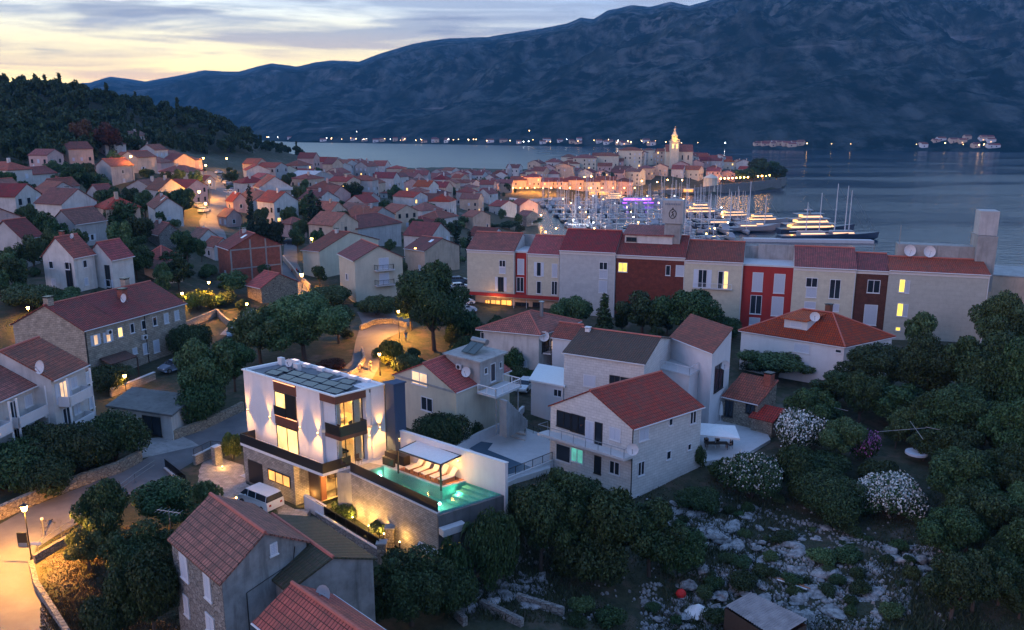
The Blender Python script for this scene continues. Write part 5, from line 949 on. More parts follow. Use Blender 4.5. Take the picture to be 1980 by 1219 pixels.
MH = [  # label, xL,xC,xR, eave y, base y, bearing, roof, rise, wall, tile, windows
 ('unfinished red hollow brick house with concrete frame and large skylights on its roof', 420,449,543,483,548,52,'gR2',2.6,'brickr','t1',(1,0)),
 ('small rubble stone cottage with bright red roof below the unfinished brick house', 492,507,575,565,588,40,'gR2',2.0,'rub','t4',(0,0)),
 ('cream gabled house with two round fronted balconies and dormered red roof', 655,689,778,505,588,62,'gR2',2.4,'cream','t5',(1,0)),
 ('long cream house with broad red roof and lamplit street corner', 588,620,760,487,540,28,'gL',2.8,'cream','t1',(2,1)),
 ('cream house with fresh crimson roof and four small skylights right of the balcony house', 783,822,888,486,532,40,'gR2',2.2,'peach','t5',(2,2)),
 ('grey stone house with wide dark red hipped roof and flat terrace', 640,690,775,444,478,35,'hip',3.0,'grey','t1',(2,2)),
 ('white gabled cottage behind the wide dark red hipped roof', 628,655,676,411,425,50,'gR2',1.6,'pale','t2',(1,1)),
 ('small pink pavilion house with open porch by the dark cypresses', 545,563,592,435,462,40,'hip',1.6,'pinkw','t1',(1,1)),
 ('tall pale blue gabled house with white balconies beside the dark cypress', 490,505,562,363,398,60,'gR2',3.4,'pale','t2',(1,2)),
 ('blue grey stone gable house low beside the tall pale gabled house', 442,490,540,392,408,60,'gR2',2.6,'grey','t2',(0,1)),
 ('white house with red roof and pale gable at the top of the street', 470,478,521,330,352,65,'gR2',2.2,'pale','t4',(1,2)),
 ('double gabled grey hall with white roof edges above the town', 553,600,646,345,372,20,'gL',2.6,'grey','lconc',(3,2)),
 ('cream house with red roof just above the double gabled grey hall', 520,545,575,330,345,40,'gL',2,'cream','t4',(2,1)),
 ('narrow orange roofed house left of the cypress beside the bright street', 441,452,480,390,410,45,'gL',2.2,'pinkw','t4',(1,1)),
 ('pink house with low red roof under the dark pines by the street', 423,440,465,420,440,40,'gL',1.8,'pinkw','t1',(2,1)),
 ('large pale grey double gabled house with brown loggia at left', 82,150,176,498,566,15,'gR2',3.0,'pale','t1',(2,1)),
 ('tall pale right half of the double gabled house with iron loggia', 168,222,256,502,566,18,'gR2',2.6,'pale','t1',(2,1)),
 ('grey house with low pink gable roof above the double gabled house', 98,150,205,434,478,18,'gR2',2.6,'grey','t2',(0,1)),
 ('white house with orange hipped roof in the middle of the left slope', 92,140,186,396,418,20,'hip',3.0,'pale','t4',(2,1)),
 ('grey stone gabled house right of the white orange roofed house', 166,200,224,378,410,35,'gR2',2.6,'grey','t2',(1,1)),
 ('pale blue low gabled house highest at the left edge of town', 20,66,110,338,362,15,'gR2',2.0,'pale','t2',(2,1)),
 ('grey house with flat pink roof beside the pale blue low gabled house', 80,110,153,362,395,25,'gR2',2.0,'grey','t2',(1,1)),
 ('pale blue house with brown crossed gable at the left photo edge', -30,22,48,372,425,20,'gR2',3,'pale','t2',(1,1)),
 ('grey stone house with pink roof cut by the left photo edge', -20,50,58,462,520,18,'gR2',3,'grey','t2',(2,1)),
 ('wide blue grey house under the hill with one street lamp beside it', 185,218,258,322,360,25,'gR2',2.2,'grey','t2',(1,1)),
 ('peach grey house with low roof right behind the wide blue grey house', 232,268,302,305,335,25,'gR2',2.0,'peach','t2',(0,2)),
 ('pale blue gabled house furthest up the valley below the wood', 300,330,350,299,318,20,'gR2',1.5,'pale','t2',(1,1)),
 ('pale flat grey house with one orange lit window near the street', 308,367,392,334,362,15,'hip',2.2,'pale','t2',(1,2)),
 ('upper pale house stepped behind the grey house with lit window', 335,370,391,311,330,20,'hip',1.8,'pinkw','t2',(2,2)),
 ('small pale blue house with pink roof left of the big round tree', 272,290,320,372,385,40,'gL',1.6,'pale','t2',(1,1)),
 ('pale stone house with three glowing white skylights on its roof', 285,303,353,404,437,60,'gR2',2.4,'pale','t2',(1,1)),
 ('low brown hut with pyramid roof among the trees', 285,315,345,520,535,25,'hip',2.4,'rub','t2',(0,0)),
 ('long low pink roofed shed behind the long stone terrace house', 285,320,350,538,552,20,'gL',1.0,'peach','t2',(0,0)),
 ('weathered twin gabled cottage in the trees below the skylit house', 283,310,350,468,480,45,'gR2',2.2,'drub','t2',(0,0)),
 ('small brown roofed cottage left of the unfinished brick house', 374,388,415,470,488,40,'gR2',1.8,'pale','t2',(0,1)),
 ('low red roofed cottage touching the unfinished brick house', 401,416,440,485,505,40,'gR2',1.6,'pale','t2',(1,1)),
 ('grey blue house with red roof among trees in the middle slope', 675,710,735,387,400,40,'gL',2.2,'grey','t4',(1,2)),
 ('pale house with low red roof right of the grey blue middle slope house', 735,775,796,377,388,20,'hip',1.8,'pale','t1',(3,1)),
 ('pink grey house with hipped roof and white skylight near slope trees', 820,850,872,376,392,35,'hip',2.4,'pinkw','t2',(2,2)),
 ('yellow grey apartment house with white balconies beside the lit lamp', 808,848,885,425,455,30,'hip',2.4,'pale','t2',(3,2)),
 ('pale red roofed house below the yellow grey apartment house', 788,820,842,432,452,30,'hip',2.0,'pale','t1',(2,1)),
 ('peach walled house with hand sized white ornament and red roof', 893,915,948,420,447,45,'gR2',2.0,'peach','t4',(0,3)),
 ('white house with red roof beside the marina trees', 945,968,1000,400,418,40,'gR2',2.4,'pale','t4',(1,2)),
 ('lilac gabled house right above the marina car park', 985,1005,1040,398,425,50,'gR2',2.8,'pinkw','t4',(1,2)),
 ('low stone cottage beside the lilac gabled house', 1000,1018,1040,418,440,40,'gL',2.0,'drub','t2',(1,1)),
 ('white villa with steep red roof on the slope above the middle trees', 636,655,680,322,340,40,'gR2',1.8,'pale','t4',(1,2)),
 ('bright orange roofed bungalow above the dark round trees', 675,705,728,352,362,25,'hip',2.6,'pale','t4',(1,1)),
 ('pale house with white skylight right of the bright orange roofed bungalow', 725,750,768,345,358,30,'gL',2,'pale','t2',(1,1)),
 ('white house with small balcony below the double gabled hall', 610,630,646,372,384,30,'gL',1.6,'pale','t4',(1,1)),
 ('small grey house left of the lamplit street bend', 392,398,410,350,366,30,'gL',1.6,'grey','t2',(1,1)),
]
for i, r_ in enumerate(MH):
    lb, xL, xC, xR, yE, yB, a, rf_, rise, wl_, tl, wn = r_; rr = rf_
    if rf_ == 'gR2': rr = 'gR' if a <= 35 else 'gL'      # gable on the right face
    lit = {('L', 1, 0): 'lit', ('L', 0, 0): 'lit'} if 'one orange lit' in lb or 'cream house with red roof just above' in lb else None
    h = h2(lb, xL, xC, xR, yE, yB, a, rr, rise, wl_, tl, wn, lit=lit, chim=i % 3 == 0, sky=(3 if 'skylights on' in lb or 'glowing white' in lb else (1 if 'skylight' in lb else 0)), dmax=20)
    if i == 0:
        U_, W_ = h.fr.LU, h.fr.LW; s = MB(); [s.box(h.fr, -.05, -.004, w0, w0+.3, h.zb, h.ze+(0 if w0 < 1 or w0 > W_-1 else 1.6)) for w0 in (0, W_*.38, W_*.68, W_-.3)]; [s.box(h.fr, -.04, -.003, .3, W_-.3, z, z+.25) for z in (h.zb+2.6, h.ze-.3)]; s.build('concrete_frame', 'conc', h.root)
    if i == 2:
        for z in (h.zb+3.3, h.zb+6.2):
            w0, w1 = h.fr.LW*.4, h.fr.LW*.8; s = MB(); s.box(h.fr, -1.1, -.01, w0, w1, z-.2, z); b = s.build('balcony', 'lconc', h.root); rail(None, [h.fr.p(-.05, w0, 0)[:2], h.fr.p(-1.05, w0+.3, 0)[:2], h.fr.p(-1.05, w1-.3, 0)[:2], h.fr.p(-.05, w1, 0)[:2]], z, .95, 1.2, .03, .18, m='dark', parent=b); W(h, 'R', w0+.9, w1-.9, z+.05, z+2.2, 'shut', 'door')
    if i in (8,):
        for z in (h.zb+2.5, h.zb+5.2): s = MB(); s.box(h.fr, -2.5, -.01, h.fr.LW*.6, h.fr.LW, z-.2, z); s.box(h.fr, -2.5, -2.4, h.fr.LW*.6, h.fr.LW, z, z+.8); s.build('balcony', 'white', h.root)
    if i in (15, 16):
        W(h, 'L', h.fr.LU*.1, h.fr.LU*.3, h.zb+.5, h.ze-1, 'wideD')
ROADPX = [(455,412,90),(430,440,80),(395,470,60),(405,400,45),(410,375,60),(395,435,60),(420,350,40),(565,520,60),(555,480,40),(720,650,90),(640,590,60)]
def small_house(fr_base, a, lu, lw_, hgt, roof, rise, wall, tile, label, group, nwin=3, lit=.08, zb=None):
    p = fr_base; ar = math.radians(a); dl = (-math.cos(ar), math.sin(ar)); dr = (math.sin(ar), math.cos(ar)); zb = p[2] if zb is None else zb
    fr = Fr(p, (p[0]+dl[0]*lu, p[1]+dl[1]*lu), (p[0]+dr[0]*lw_, p[1]+dr[1]*lw_)); h = house(label, fr, zb+hgt, zb, roof, rise, wall, tile, .3, group=group, caps=False, gut=False, parts=False, name='town_house')
    nf = max(1, int(hgt/2.9))
    for face, ll in (('L', lu), ('R', lw_)):
        n = min(nwin, int(ll/2.6))
        for f_ in range(nf):
            for k in range(n):
                if rnd.random() < .3: continue
                u = ll*(k+.5)/n; z = zb+1+f_*2.9; st = 'glass' if rnd.random() < .6 else 'shut'
                if rnd.random() < lit: st = 'lit'
                s = MB(); s.box(fr, u-.45, u+.45, -.07, -.004, z, z+1.35) if face == 'L' else s.box(fr, -.07, -.004, u-.45, u+.45, z, z+1.35); s.build('window', st, h.root)
    if rnd.random() < .4: c = MB(); c.box(fr, lu*.3, lu*.3+.7, lw_*.4, lw_*.4+.7, zb+hgt, zb+hgt+rise+1); c.build('chimney', wall, h.roofo)
    ALLH.append((fr.p(lu/2, lw_/2, 0)[:2], max(lu, lw_)/2)); return h
def town(rows, label, group, walls, tls, hr_=(5.5, 8.5), wr=(8, 12), lit=.05, ang=(5, 45), skip=.12):
    for Z, x0, x1 in rows:
        px = x0+rnd.uniform(0, 6)
        while px < x1:
            w = rnd.uniform(*wr); step = w*F/Z*rnd.uniform(1.0, 1.35)
            p = gz(px, Z+rnd.uniform(-6, 6)); c_ = (p[0]-w*.3, p[1]+4)
            if rnd.random() > skip and not any(abs(proj(p)[0]-a_) < c_2/2+14 and abs(proj(p)[1]-b_) < 32 for a_, b_, c_2 in ROADPX) and coast_sd(p[0], p[1]) > 7 and all(math.hypot(c_[0]-a[0], c_[1]-a[1]) > q+w*.42 for a, q in ALLH):
                small_house(p, rnd.uniform(*ang), w, rnd.uniform(7, 11), rnd.uniform(*hr_), rnd.choice(['gL', 'gL', 'gR', 'hip']), rnd.uniform(1.8, 3), rnd.choice(walls), rnd.choice(tls), label, group, 3, lit)
            px += step
town([(345, 640, 900), (375, 620, 910), (405, 600, 930), (435, 575, 950), (465, 560, 960), (495, 590, 960), (530, 640, 960), (570, 700, 960)], 'small red roofed house packed in the middle of the town above the marina', 'packed houses of the middle town', ['pale', 'grey', 'pinkw', 'peach', 'pale'], ['t1', 't2', 't1', 't4'], skip=.22)
town([(630, 820, 980), (670, 860, 1000), (600, 870, 985)], 'small red roofed house near the bay on the neck of the old town', 'houses on the neck of the old town', ['pale', 'grey', 'pinkw'], ['t1', 't2'])

town([(150, -60, 420), (178, -60, 520), (205, -60, 540), (232, 20, 560), (262, 60, 600), (292, 90, 640), (322, 130, 660), (352, 200, 640), (385, 260, 560)], 'small pale red roofed house half hidden among the trees of the left slope', 'small houses among the trees of the left slope', ['pale', 'grey', 'pinkw', 'pale', 'peach'], ['t1', 't2', 't2', 't4'], hr_=(4.5, 7), wr=(7, 11), ang=(10, 50), skip=.25)
town([(205, 640, 880), (235, 620, 900), (262, 640, 940), (290, 640, 960), (318, 640, 980)], 'small red roofed house on the slope between the cypresses and the marina', 'small houses between cypresses and marina', ['pale', 'grey', 'peach', 'pinkw'], ['t1', 't2', 't1', 't4'], hr_=(4.5, 7), wr=(8, 11), ang=(10, 50), skip=.35)
# ---------------------------------------------------------------- trees and shrubs
def quadmesh(name, C, R1, R2, mats, midx=None, parent=None):
    """leaf quads: centres C, half axes R1,R2 (n,3)"""
    n = len(C); V_ = np.empty((n, 4, 3)); V_[:, 0] = C-R1-R2*.3; V_[:, 1] = C+R2*.9-R1*.15; V_[:, 2] = C+R1+R2*.2; V_[:, 3] = C-R2*.9+R1*.1
    me = bpy.data.meshes.new(name); me.vertices.add(4*n); me.vertices.foreach_set('co', V_.astype(np.float32).ravel()); me.loops.add(4*n); me.loops.foreach_set('vertex_index', np.arange(4*n, dtype=np.int32)); me.polygons.add(n); me.polygons.foreach_set('loop_start', np.arange(0, 4*n, 4, dtype=np.int32)); me.polygons.foreach_set('loop_total', np.full(n, 4, np.int32)); me.update(calc_edges=True)
    for m in mats: me.materials.append(M[m])
    if midx is not None: me.polygons.foreach_set('material_index', midx.astype(np.int32))
    return me
def rv(r, n): v = r.normal(size=(n, 3)); return v/np.linalg.norm(v, axis=1, keepdims=True)
def crown_pts(r, n, blobs, shell=.35):
    """points in the outer part of a set of ellipsoid clumps (cx,cy,cz,rx,ry,rz)"""
    B = np.array(blobs); w = B[:, 3]*B[:, 4]+B[:, 4]*B[:, 5]; k = r.choice(len(B), n, p=w/w.sum()); d = rv(r, n); rad = 1-shell*r.rand(n)**1.3; rad *= 1+.10*np.sin(d[:, 0]*9+k)*np.sin(d[:, 2]*8+k*2)
    return B[k, :3]+d*rad[:, None]*B[k, 3:], d
def crown(name, n, leaf, seed, kind='round'):
    r = np.random.RandomState(seed); bl = []
    if kind == 'round':
        bl.append((0, 0, .9, .5, .5, .45))
        for i in range(17):
            a = i*2.4+r.uniform(-.5, .5); el_ = r.uniform(-.55, 1.3); q = .62*math.cos(el_)*r.uniform(.6, 1.25); s_ = r.uniform(.15, .40); bl.append((q*math.cos(a), q*math.sin(a), .95+.52*math.sin(el_)*r.uniform(.8, 1.1), s_, s_, s_*.8))
    elif kind == 'bush':
        for i in range(11): a = i*2.4; q = .55*math.sqrt((i+.5)/11)*1.2; s_ = r.uniform(.34, .5); bl.append((q*math.cos(a), q*math.sin(a), .42+.3*(1-q)+r.uniform(-.08, .08), s_, s_, s_*.85))
    elif kind == 'cypress':
        for i in range(16): t = i/15; s_ = .17*(1-t)**.6+.03+(.02*math.sin(i*5)); bl.append((r.uniform(-.03, .03), r.uniform(-.03, .03), .12+1.82*t, s_*(1.15 if t < .5 else 1), s_, .16))
    elif kind == 'pine':
        for i in range(12): a = i*2.4; q = .7*math.sqrt((i+.5)/12); s_ = r.uniform(.26, .38); bl.append((q*math.cos(a), q*math.sin(a), 1.45-.35*q*q+r.uniform(-.1, .1), s_, s_, s_*.55))
    C, d = crown_pts(r, n, bl); l = leaf*(.6+.8*r.rand(n))[:, None]
    t = rv(r, n); nrm = d*.9+t*.8; nrm /= np.linalg.norm(nrm, axis=1, keepdims=True); a = np.cross(nrm, rv(r, n)); a /= np.linalg.norm(a, axis=1, keepdims=True); b = np.cross(nrm, a)
    return C, a*l, b*l*.6
def palm_arrays(r):
    C, A_, B2 = [], [], []
    for k in range(26):
        az_ = k*2.4; e0 = r.uniform(-.1, 1.1)
        for j in range(9):
            t = (j+.5)/9; x = t*.95*math.cos(e0*.8); z = 1.0+t*math.sin(e0)-t*t*1.0; p = np.array((x*math.cos(az_), x*math.sin(az_), z)); dr = np.array((math.cos(az_), math.sin(az_), math.sin(e0)-1.6*t)); dr /= np.linalg.norm(dr); sd_ = np.cross(dr, (0, 0, 1)); sd_ /= np.linalg.norm(sd_)
            for s_ in (-1, 1): ax = dr*.5+sd_*s_*.8-np.array((0, 0, .35)); ax /= np.linalg.norm(ax); C.append(p+ax*.10); A_.append(ax*.15*(1.2-t*.6)); B2.append(dr*.035)
    return np.array(C), np.array(A_), np.array(B2)
MESH = {}
def crown_mesh(kind, n, leaf, seed, fol_, flowers=None):
    key = (kind, n, seed, fol_, flowers)
    if key in MESH: return MESH[key]
    if kind == 'palm': C, a, b = palm_arrays(np.random.RandomState(seed))
    else: C, a, b = crown('c', n, leaf, seed, kind)
    if flowers:
        r = np.random.RandomState(seed+5); z = C[:, 2]; pk = (r.rand(len(C)) < (.48 if flowers != 'wfl_thin' else .16)*np.clip(z*1.5-.1, .25, 1)); MESH[key] = (quadmesh('crown', C[~pk], a[~pk], b[~pk], [fol_]), quadmesh('flowers', C[pk]*1.04, a[pk]*.75, b[pk]*1.1, [flowers.split('_')[0]]))
    else: MESH[key] = (quadmesh('crown', C, a, b, [fol_]), None)
    return MESH[key]
TR = {}
def trunk_mesh(kind, seed):
    if (kind, seed) in TR: return TR[(kind, seed)]
    r = np.random.RandomState(seed+40); s = MB()
    if kind == 'round':
        s.tube((0, 0, -.1), (.03, 0, .45), .06, .045, 8)
        for k in range(6): a = k*1.05+r.uniform(0, .5); s.tube((.03, 0, .40), (.42*math.cos(a), .42*math.sin(a), .9+r.uniform(-.1, .25)), .035, .012, 5)
    elif kind == 'bush':
        for k in range(6): a = k*1.05; s.tube((0, 0, -.05), (.4*math.cos(a), .4*math.sin(a), .5), .022, .008, 5)
    elif kind == 'cypress': s.tube((0, 0, -.05), (0, 0, 1.7), .035, .01, 6)
    elif kind == 'pine':
        s.tube((0, 0, -.05), (.05, .02, 1.25), .05, .03, 8)
        for k in range(6): a = k*1.05; s.tube((.05, 0, .95), (.5*math.cos(a), .5*math.sin(a), 1.4), .025, .01, 5)
    elif kind == 'palm': s.tube((0, 0, -.05), (0, 0, 1.0), .06, .045, 8)
    o = s.build('trunk', 'bark', origin=(0, 0, 0)); me = o.data; bpy.data.objects.remove(o); TR[(kind, seed)] = me; return me
TPOS = []
def tree(p, r_, h_, label, kind='round', fol_='fol', lod=1, flowers=None, group=None, name=None, cat=None, trunk=True):
    """r_ crown radius, h_ total height in metres"""
    seed = len(TPOS) % 4 if lod < 2 else len(TPOS) % 3; top = {'round': 1.62, 'bush': 1.12, 'cypress': 2.05, 'pine': 1.62, 'palm': 1.55}[kind]
    n, leaf = {0: (900, .115), 1: (4200, .062), 2: (15000, .036), 3: (30000, .026)}[lod]
    if kind == 'cypress': n, leaf = n//2, leaf*.62
    me, fl = crown_mesh(kind, n, leaf, seed, fol_, flowers); name = name or {'round': 'tree', 'bush': 'shrub', 'cypress': 'cypress_tree', 'pine': 'pine_tree', 'palm': 'palm_tree'}[kind]
    o = empty(name, (p[0], p[1], p[2]-.1), label, cat or {'round': 'tree', 'bush': 'shrub', 'cypress': 'cypress', 'pine': 'pine tree', 'palm': 'palm tree'}[kind], group, rnd.uniform(0, 6.28)); rr = r_ if kind != 'cypress' else r_/.2; o.scale = (rr*rnd.uniform(.93, 1.07), rr*rnd.uniform(.93, 1.07), h_/top); TPOS.append((p[0], p[1], r_))
    c = bpy.data.objects.new('crown', me); COL.objects.link(c); c.parent = o
    if fl: c2 = bpy.data.objects.new('flowers', fl); COL.objects.link(c2); c2.parent = c
    if trunk and not (lod == 0 and kind != 'palm'): t = bpy.data.objects.new('trunk', trunk_mesh(kind, seed)); COL.objects.link(t); t.parent = o
    return o
def tpx(cx, yb, yt, w, label, kind='round', fol_='dfol', lod=None, Z=None, **k):
    p = hit(cx, yb) if Z is None else gz(cx, Z); Zd = proj(p)[2]; r_ = w/2*Zd/F; d = ray(cx, yt); hh_ = max(1.0, CZ+d[2]/d[1]*(p[1]+r_*.3)-p[2])
    if lod is None: lod = 3 if w > 150 else 2 if w > 75 else 1 if w > 28 else 0
    return tree(p, r_, hh_, label, kind, fol_, lod, **k)
T_ = [ # cx, base y, top y, width, label, kind, foliage
 (45,945,838,150,'dark hedge shrub below the balcony flats at the left photo edge','bush'),(135,925,800,180,'large dark bush in front of the balcony flats, above the roadside wall','bush'),(220,892,783,130,'dense green bush beside the garage forecourt','bush'),(90,960,870,120,'low dark shrub hanging over the lamplit stone wall','bush'),
 (215,1075,925,120,'tree by the road with lamplit yellow green side','round'),(175,1110,1010,90,'small lamplit tree at the edge of the dry garden','round','fol'),(330,1030,918,150,'broad dark tree behind the old weathered house roof','round'),(400,985,920,70,'slender bright leaved bush behind the ridge of the old house','bush','fol'),(270,1160,1000,170,'dark leafy tree filling the dry garden beside the old house','round'),(300,1250,1050,140,'dark tree at the left wall of the old weathered house','round'),(225,1240,1130,110,'small dark bush at the bottom of the dry garden','bush'),
 (408,800,645,135,'tall round dark tree left of the villa','round','fol'),(395,820,725,110,'dark shrub at the foot of the tall round tree left of the villa','bush'),(455,760,655,90,'dark tree between the tall round tree and the villa roof','round'),
 (505,705,585,130,'olive tree left part of the big grove behind the villa','round','fol'),(590,700,562,180,'broad olive tree in the middle of the grove behind the villa','round','fol'),(655,665,590,95,'olive tree at the right end of the grove by the lamplit street','round','fol'),(560,655,600,80,'small olive tree behind the grove','round','fol'),(640,715,690,60,'low dry reddish shrub on the lamplit kerb bank','bush','rfol'),
 (840,680,512,175,'very large dark tree between the lamplit street and the hotel','round'),(795,640,545,80,'dark tree beside the very large one near the cream balcony house','round'),(900,660,590,70,'dark bush between the very large tree and the hipped house','bush'),(730,610,565,80,'round olive bush above the lamplit road bend','bush','fol'),(640,590,545,90,'olive tree under the cream balcony house','bush','fol'),
 (757,712,652,48,'lamplit conical shrub beside the street lamp by the villa','bush','yfol'),(785,725,675,60,'lamplit yellow green shrub right of the conical shrub','bush','fol'),(805,715,690,50,'dark low shrub above the beige house roof','bush'),
 (1105,650,568,85,'olive tree before the grey hotel block','round','fol'),(1168,655,563,40,'slim upright dark tree before the grey hotel block','cypress'),(1240,655,560,120,'dark tree hiding the dark red hotel block','round'),(1330,665,553,140,'broad dark tree before the cream hotel block','round'),(1400,655,605,80,'rounded shrub before the red hotel block','bush'),(1295,620,570,60,'tall dark tree with a lamp in its branches before the hotel','round'),
 (1775,690,603,75,'single tree rising before the plain grey end of the hotel','round','fol'),(1925,700,565,120,'tall tree at the right photo edge before the peach building','round','fol'),(1965,690,590,80,'tree partly cut by the right photo edge','round'),
 (1500,735,672,140,'olive hedge tree below the orange roofed house, left part','round','fol'),(1575,725,672,110,'olive hedge tree below the orange roofed house, right part','round','fol'),(1470,720,690,80,'dark bush at the left corner of the orange roofed house','bush'),
 (1690,780,660,170,'large dark tree right of the orange roofed house','round'),(1790,800,650,170,'large dark tree in the right wood, second from the house','round'),(1890,820,630,190,'large dark tree in the right wood under the peach building','round'),(1975,840,640,150,'large dark tree in the right wood at the photo edge','round'),(1615,790,715,120,'dark tree above the white flowering bush','round'),(1735,825,735,150,'dark tree above the pink flowering bush','round'),(1850,880,740,170,'dark tree over the bare poles in the right wood','round'),(1960,920,770,150,'dark tree at the right edge, beneath the large ones','round'),
 (1545,872,780,112,'round bush covered in white blossom beside the stone hut','bush','dfol'),(1662,892,820,60,'small bush with bright pink blossom in the dark garden','bush','dfol'),(1450,965,862,122,'large green bush dotted with small white flowers near the white house','bush','gdim'),(1712,1000,903,132,'big bush full of white blossom in the lower right garden','bush','dfol'),
 (1592,925,868,110,'dark shrub between the two white flowering bushes','bush'),(1700,945,880,100,'dark shrub below the pink flowering bush','bush'),(1600,1000,900,160,'wide dark shrub left of the big white blossom bush','bush'),(1530,960,850,90,'dark shrub behind the green flower dotted bush','bush'),(1400,930,880,70,'dark bush at the right wall of the white house','bush'),(1350,985,935,90,'low dark bush at the foot of the white house','bush'),(1475,830,800,50,'small round clipped bush by the stone hut','bush'),(1345,905,850,40,'spiky shrub beside the patio behind the white house','bush'),
 (1090,1090,892,180,'big dark tree in front of the white house balcony','round'),(1170,1120,930,150,'dark tree right of the big one in front of the white house','round'),(1255,1120,965,150,'dark rounded tree below the corner of the white house','round'),(1010,1050,925,110,'dark shrubby tree between the pool and the white house','round'),(1320,1110,1010,110,'dark shrub sloping down to the white rocks','bush'),(1140,1130,1010,150,'dark bush filling the gap between the big trees','bush'),
 (952,1140,958,105,'dark round shrub at the right foot of the pool terrace','bush'),(1045,1110,925,140,'dark tree between the pool shrubs and the balcony house','round'),(880,1165,1030,75,'dark palm shrub in front of the pool overflow edge','bush'),
 (915,1130,965,75,'palm tree at the corner of the glowing pool','palm'),(985,1075,925,70,'palm tree just right of the glowing pool','palm'),(1195,1040,985,50,'palm tree crown poking out of the dark bushes','palm'),
 (795,1215,1045,190,'large dark tree at the bottom between old house and gardens','round'),(870,1190,1090,120,'dark bush right of the large bottom tree','bush'),(720,1215,1110,110,'dark shrub at the gable of the mossy roofed outhouse','bush'),
 (672,1000,960,62,'lamplit bush glowing yellow against the pool wall','bush','gfol'),(735,1040,1003,50,'small lamplit tree by the brick gate pillar','round','fol'),(450,890,830,45,'lamplit tall grass clump at the left end of the villa','bush','yfol'),(520,1003,990,40,'low flower bed shrub behind the van','bush','fol'),
 (850,872,790,110,'dense dark shrub under the beige house','bush'),(915,850,805,45,'low dark shrub at the right of the beige house','bush'),(773,815,778,22,'slim dark conifer at the blue chimney','cypress'),(1008,735,705,45,'rounded garden bush beside the white parked car','bush','fol'),(1037,738,708,40,'second garden bush beside the white annex','bush'),(1075,770,750,35,'small shrub at the corner of the white annex','bush'),
 (60,600,545,110,'light green shrubbery behind the long stone terrace house','bush','fol'),(115,595,555,90,'green shrub with pale blossom behind the long stone terrace house','bush','fol'),(370,690,615,90,'dark shrub between the long stone house and the parked car','bush'),(205,760,700,90,'dark bush under the brown awning','bush'),(247,740,695,45,'palm like plant on the lamplit terrace','palm','fol'),
 (385,600,555,55,'bright lamplit yellow bush under the street lamp','bush','yfol'),(450,575,520,70,'round tree right of the yellow lamplit bush','round','fol'),(510,630,590,45,'clipped hedge beside the lamplit lane','bush','gfol'),(440,590,560,40,'lamplit shrub at the lane corner','bush','fol'),
 (486,440,352,16,'tall thin cypress before the pale gabled house','cypress','cyp'),(500,490,418,60,'dark pine clump above the unfinished brick house, left','round','cyp'),(530,495,425,60,'dark pine clump above the unfinished brick house, right','round','cyp'),(605,450,362,24,'tallest dark cypress in the middle of the town','cypress','cyp'),(620,452,375,22,'dark cypress joined to the tallest one','cypress','cyp'),(884,495,422,16,'pointed cypress left of the hotel','cypress','cyp'),(908,500,440,15,'shorter pointed cypress close to the hotel','cypress','cyp'),
 (245,465,385,75,'big round tree in the middle of the left slope','round'),(265,540,470,80,'dark tree above the long stone terrace house','round'),(335,540,480,60,'dark tree left of the small brown roofed cottage','round'),(355,420,362,60,'big round tree beside the lamplit street','round'),(285,350,325,30,'small tree between the upper left houses','round'),(150,375,318,60,'dark tree left of the wide blue grey house','round'),(680,395,350,55,'round dark tree in the middle slope garden','round'),(760,420,395,60,'dark tree row behind the yellow grey apartment house','round'),(870,385,360,30,'dark round tree near the marina road','round'),(1030,435,420,60,'marina tree with lamps under it','round'),(985,445,425,50,'dark tree left of the marina car park','round'),(950,445,430,50,'dark tree behind the white red roofed house','round'),
]
M['gdim'] = foliage('fresh_leaves', (.02, .05, .02), (.04, .085, .035), (.07, .13, .06))
FLW = {1545: 'wfl', 1662: 'pfl', 1450: 'wfl_thin', 1712: 'wfl'}
for t in T_:
    cx, yb, yt, w, lb, kd = t[:6]; tpx(cx, yb, yt, w, lb, kd, t[6] if len(t) > 6 else 'dfol', flowers=FLW.get(cx) if kd == 'bush' else None)
# looser trees that nothing tells apart: garden trees of the slope, the right wood, shrubs on the rocky plot
def free(p, r_, m=.5):
    for (x, y), q in ALLH:
        if math.hypot(p[0]-x, p[1]-y) < q+r_*.7: return False
    for x, y, q in TPOS:
        if math.hypot(p[0]-x, p[1]-y) < (q+r_)*m: return False
    return True
def scatter(n, x0, x1, y0, y1, hr_, rr_, label, group, kind='round', fols=('dfol', 'fol'), inside=None, m=.5, lodf=None):
    k = 0; tries = 0
    while k < n and tries < n*14:
        tries += 1; px, py = rnd.uniform(x0, x1), rnd.uniform(y0, y1)
        if inside and not inside(px, py): continue
        if any(abs(px-a) < c/2 and abs(py-b) < 30 for a, b, c in ROADPX): continue
        p = hit(px, py); hh_ = rnd.uniform(*hr_); r_ = hh_*rnd.uniform(*rr_)
        if coast_sd(p[0], p[1]) < 3 or not free(p, r_, m): continue
        w = 2*r_*F/proj(p)[2]; tree(p, r_, hh_, label, kind, rnd.choice(fols), 2 if w > 80 else 1 if w > 26 else 0, group=group); k += 1
scatter(75, 0, 620, 330, 580, (4, 8), (.35, .5), 'dark leafy garden tree between the houses of the left slope', 'garden trees of the left slope')
scatter(60, 540, 1010, 340, 470, (4, 8), (.35, .5), 'dark leafy garden tree between the red roofed houses of the middle town', 'garden trees of the middle town')
scatter(16, 600, 900, 440, 620, (3, 5.5), (.4, .5), 'low garden tree near the cream houses left of the hotel', 'garden trees left of the hotel')
scatter(48, 1430, 2000, 780, 1219, (3, 7), (.45, .6), 'dark leafy tree in the unlit wood at the right', 'trees of the right wood', fols=('dfol', 'fol'), inside=lambda x, y: x > 1800 or (y < 900 and x > 1560), m=.42)
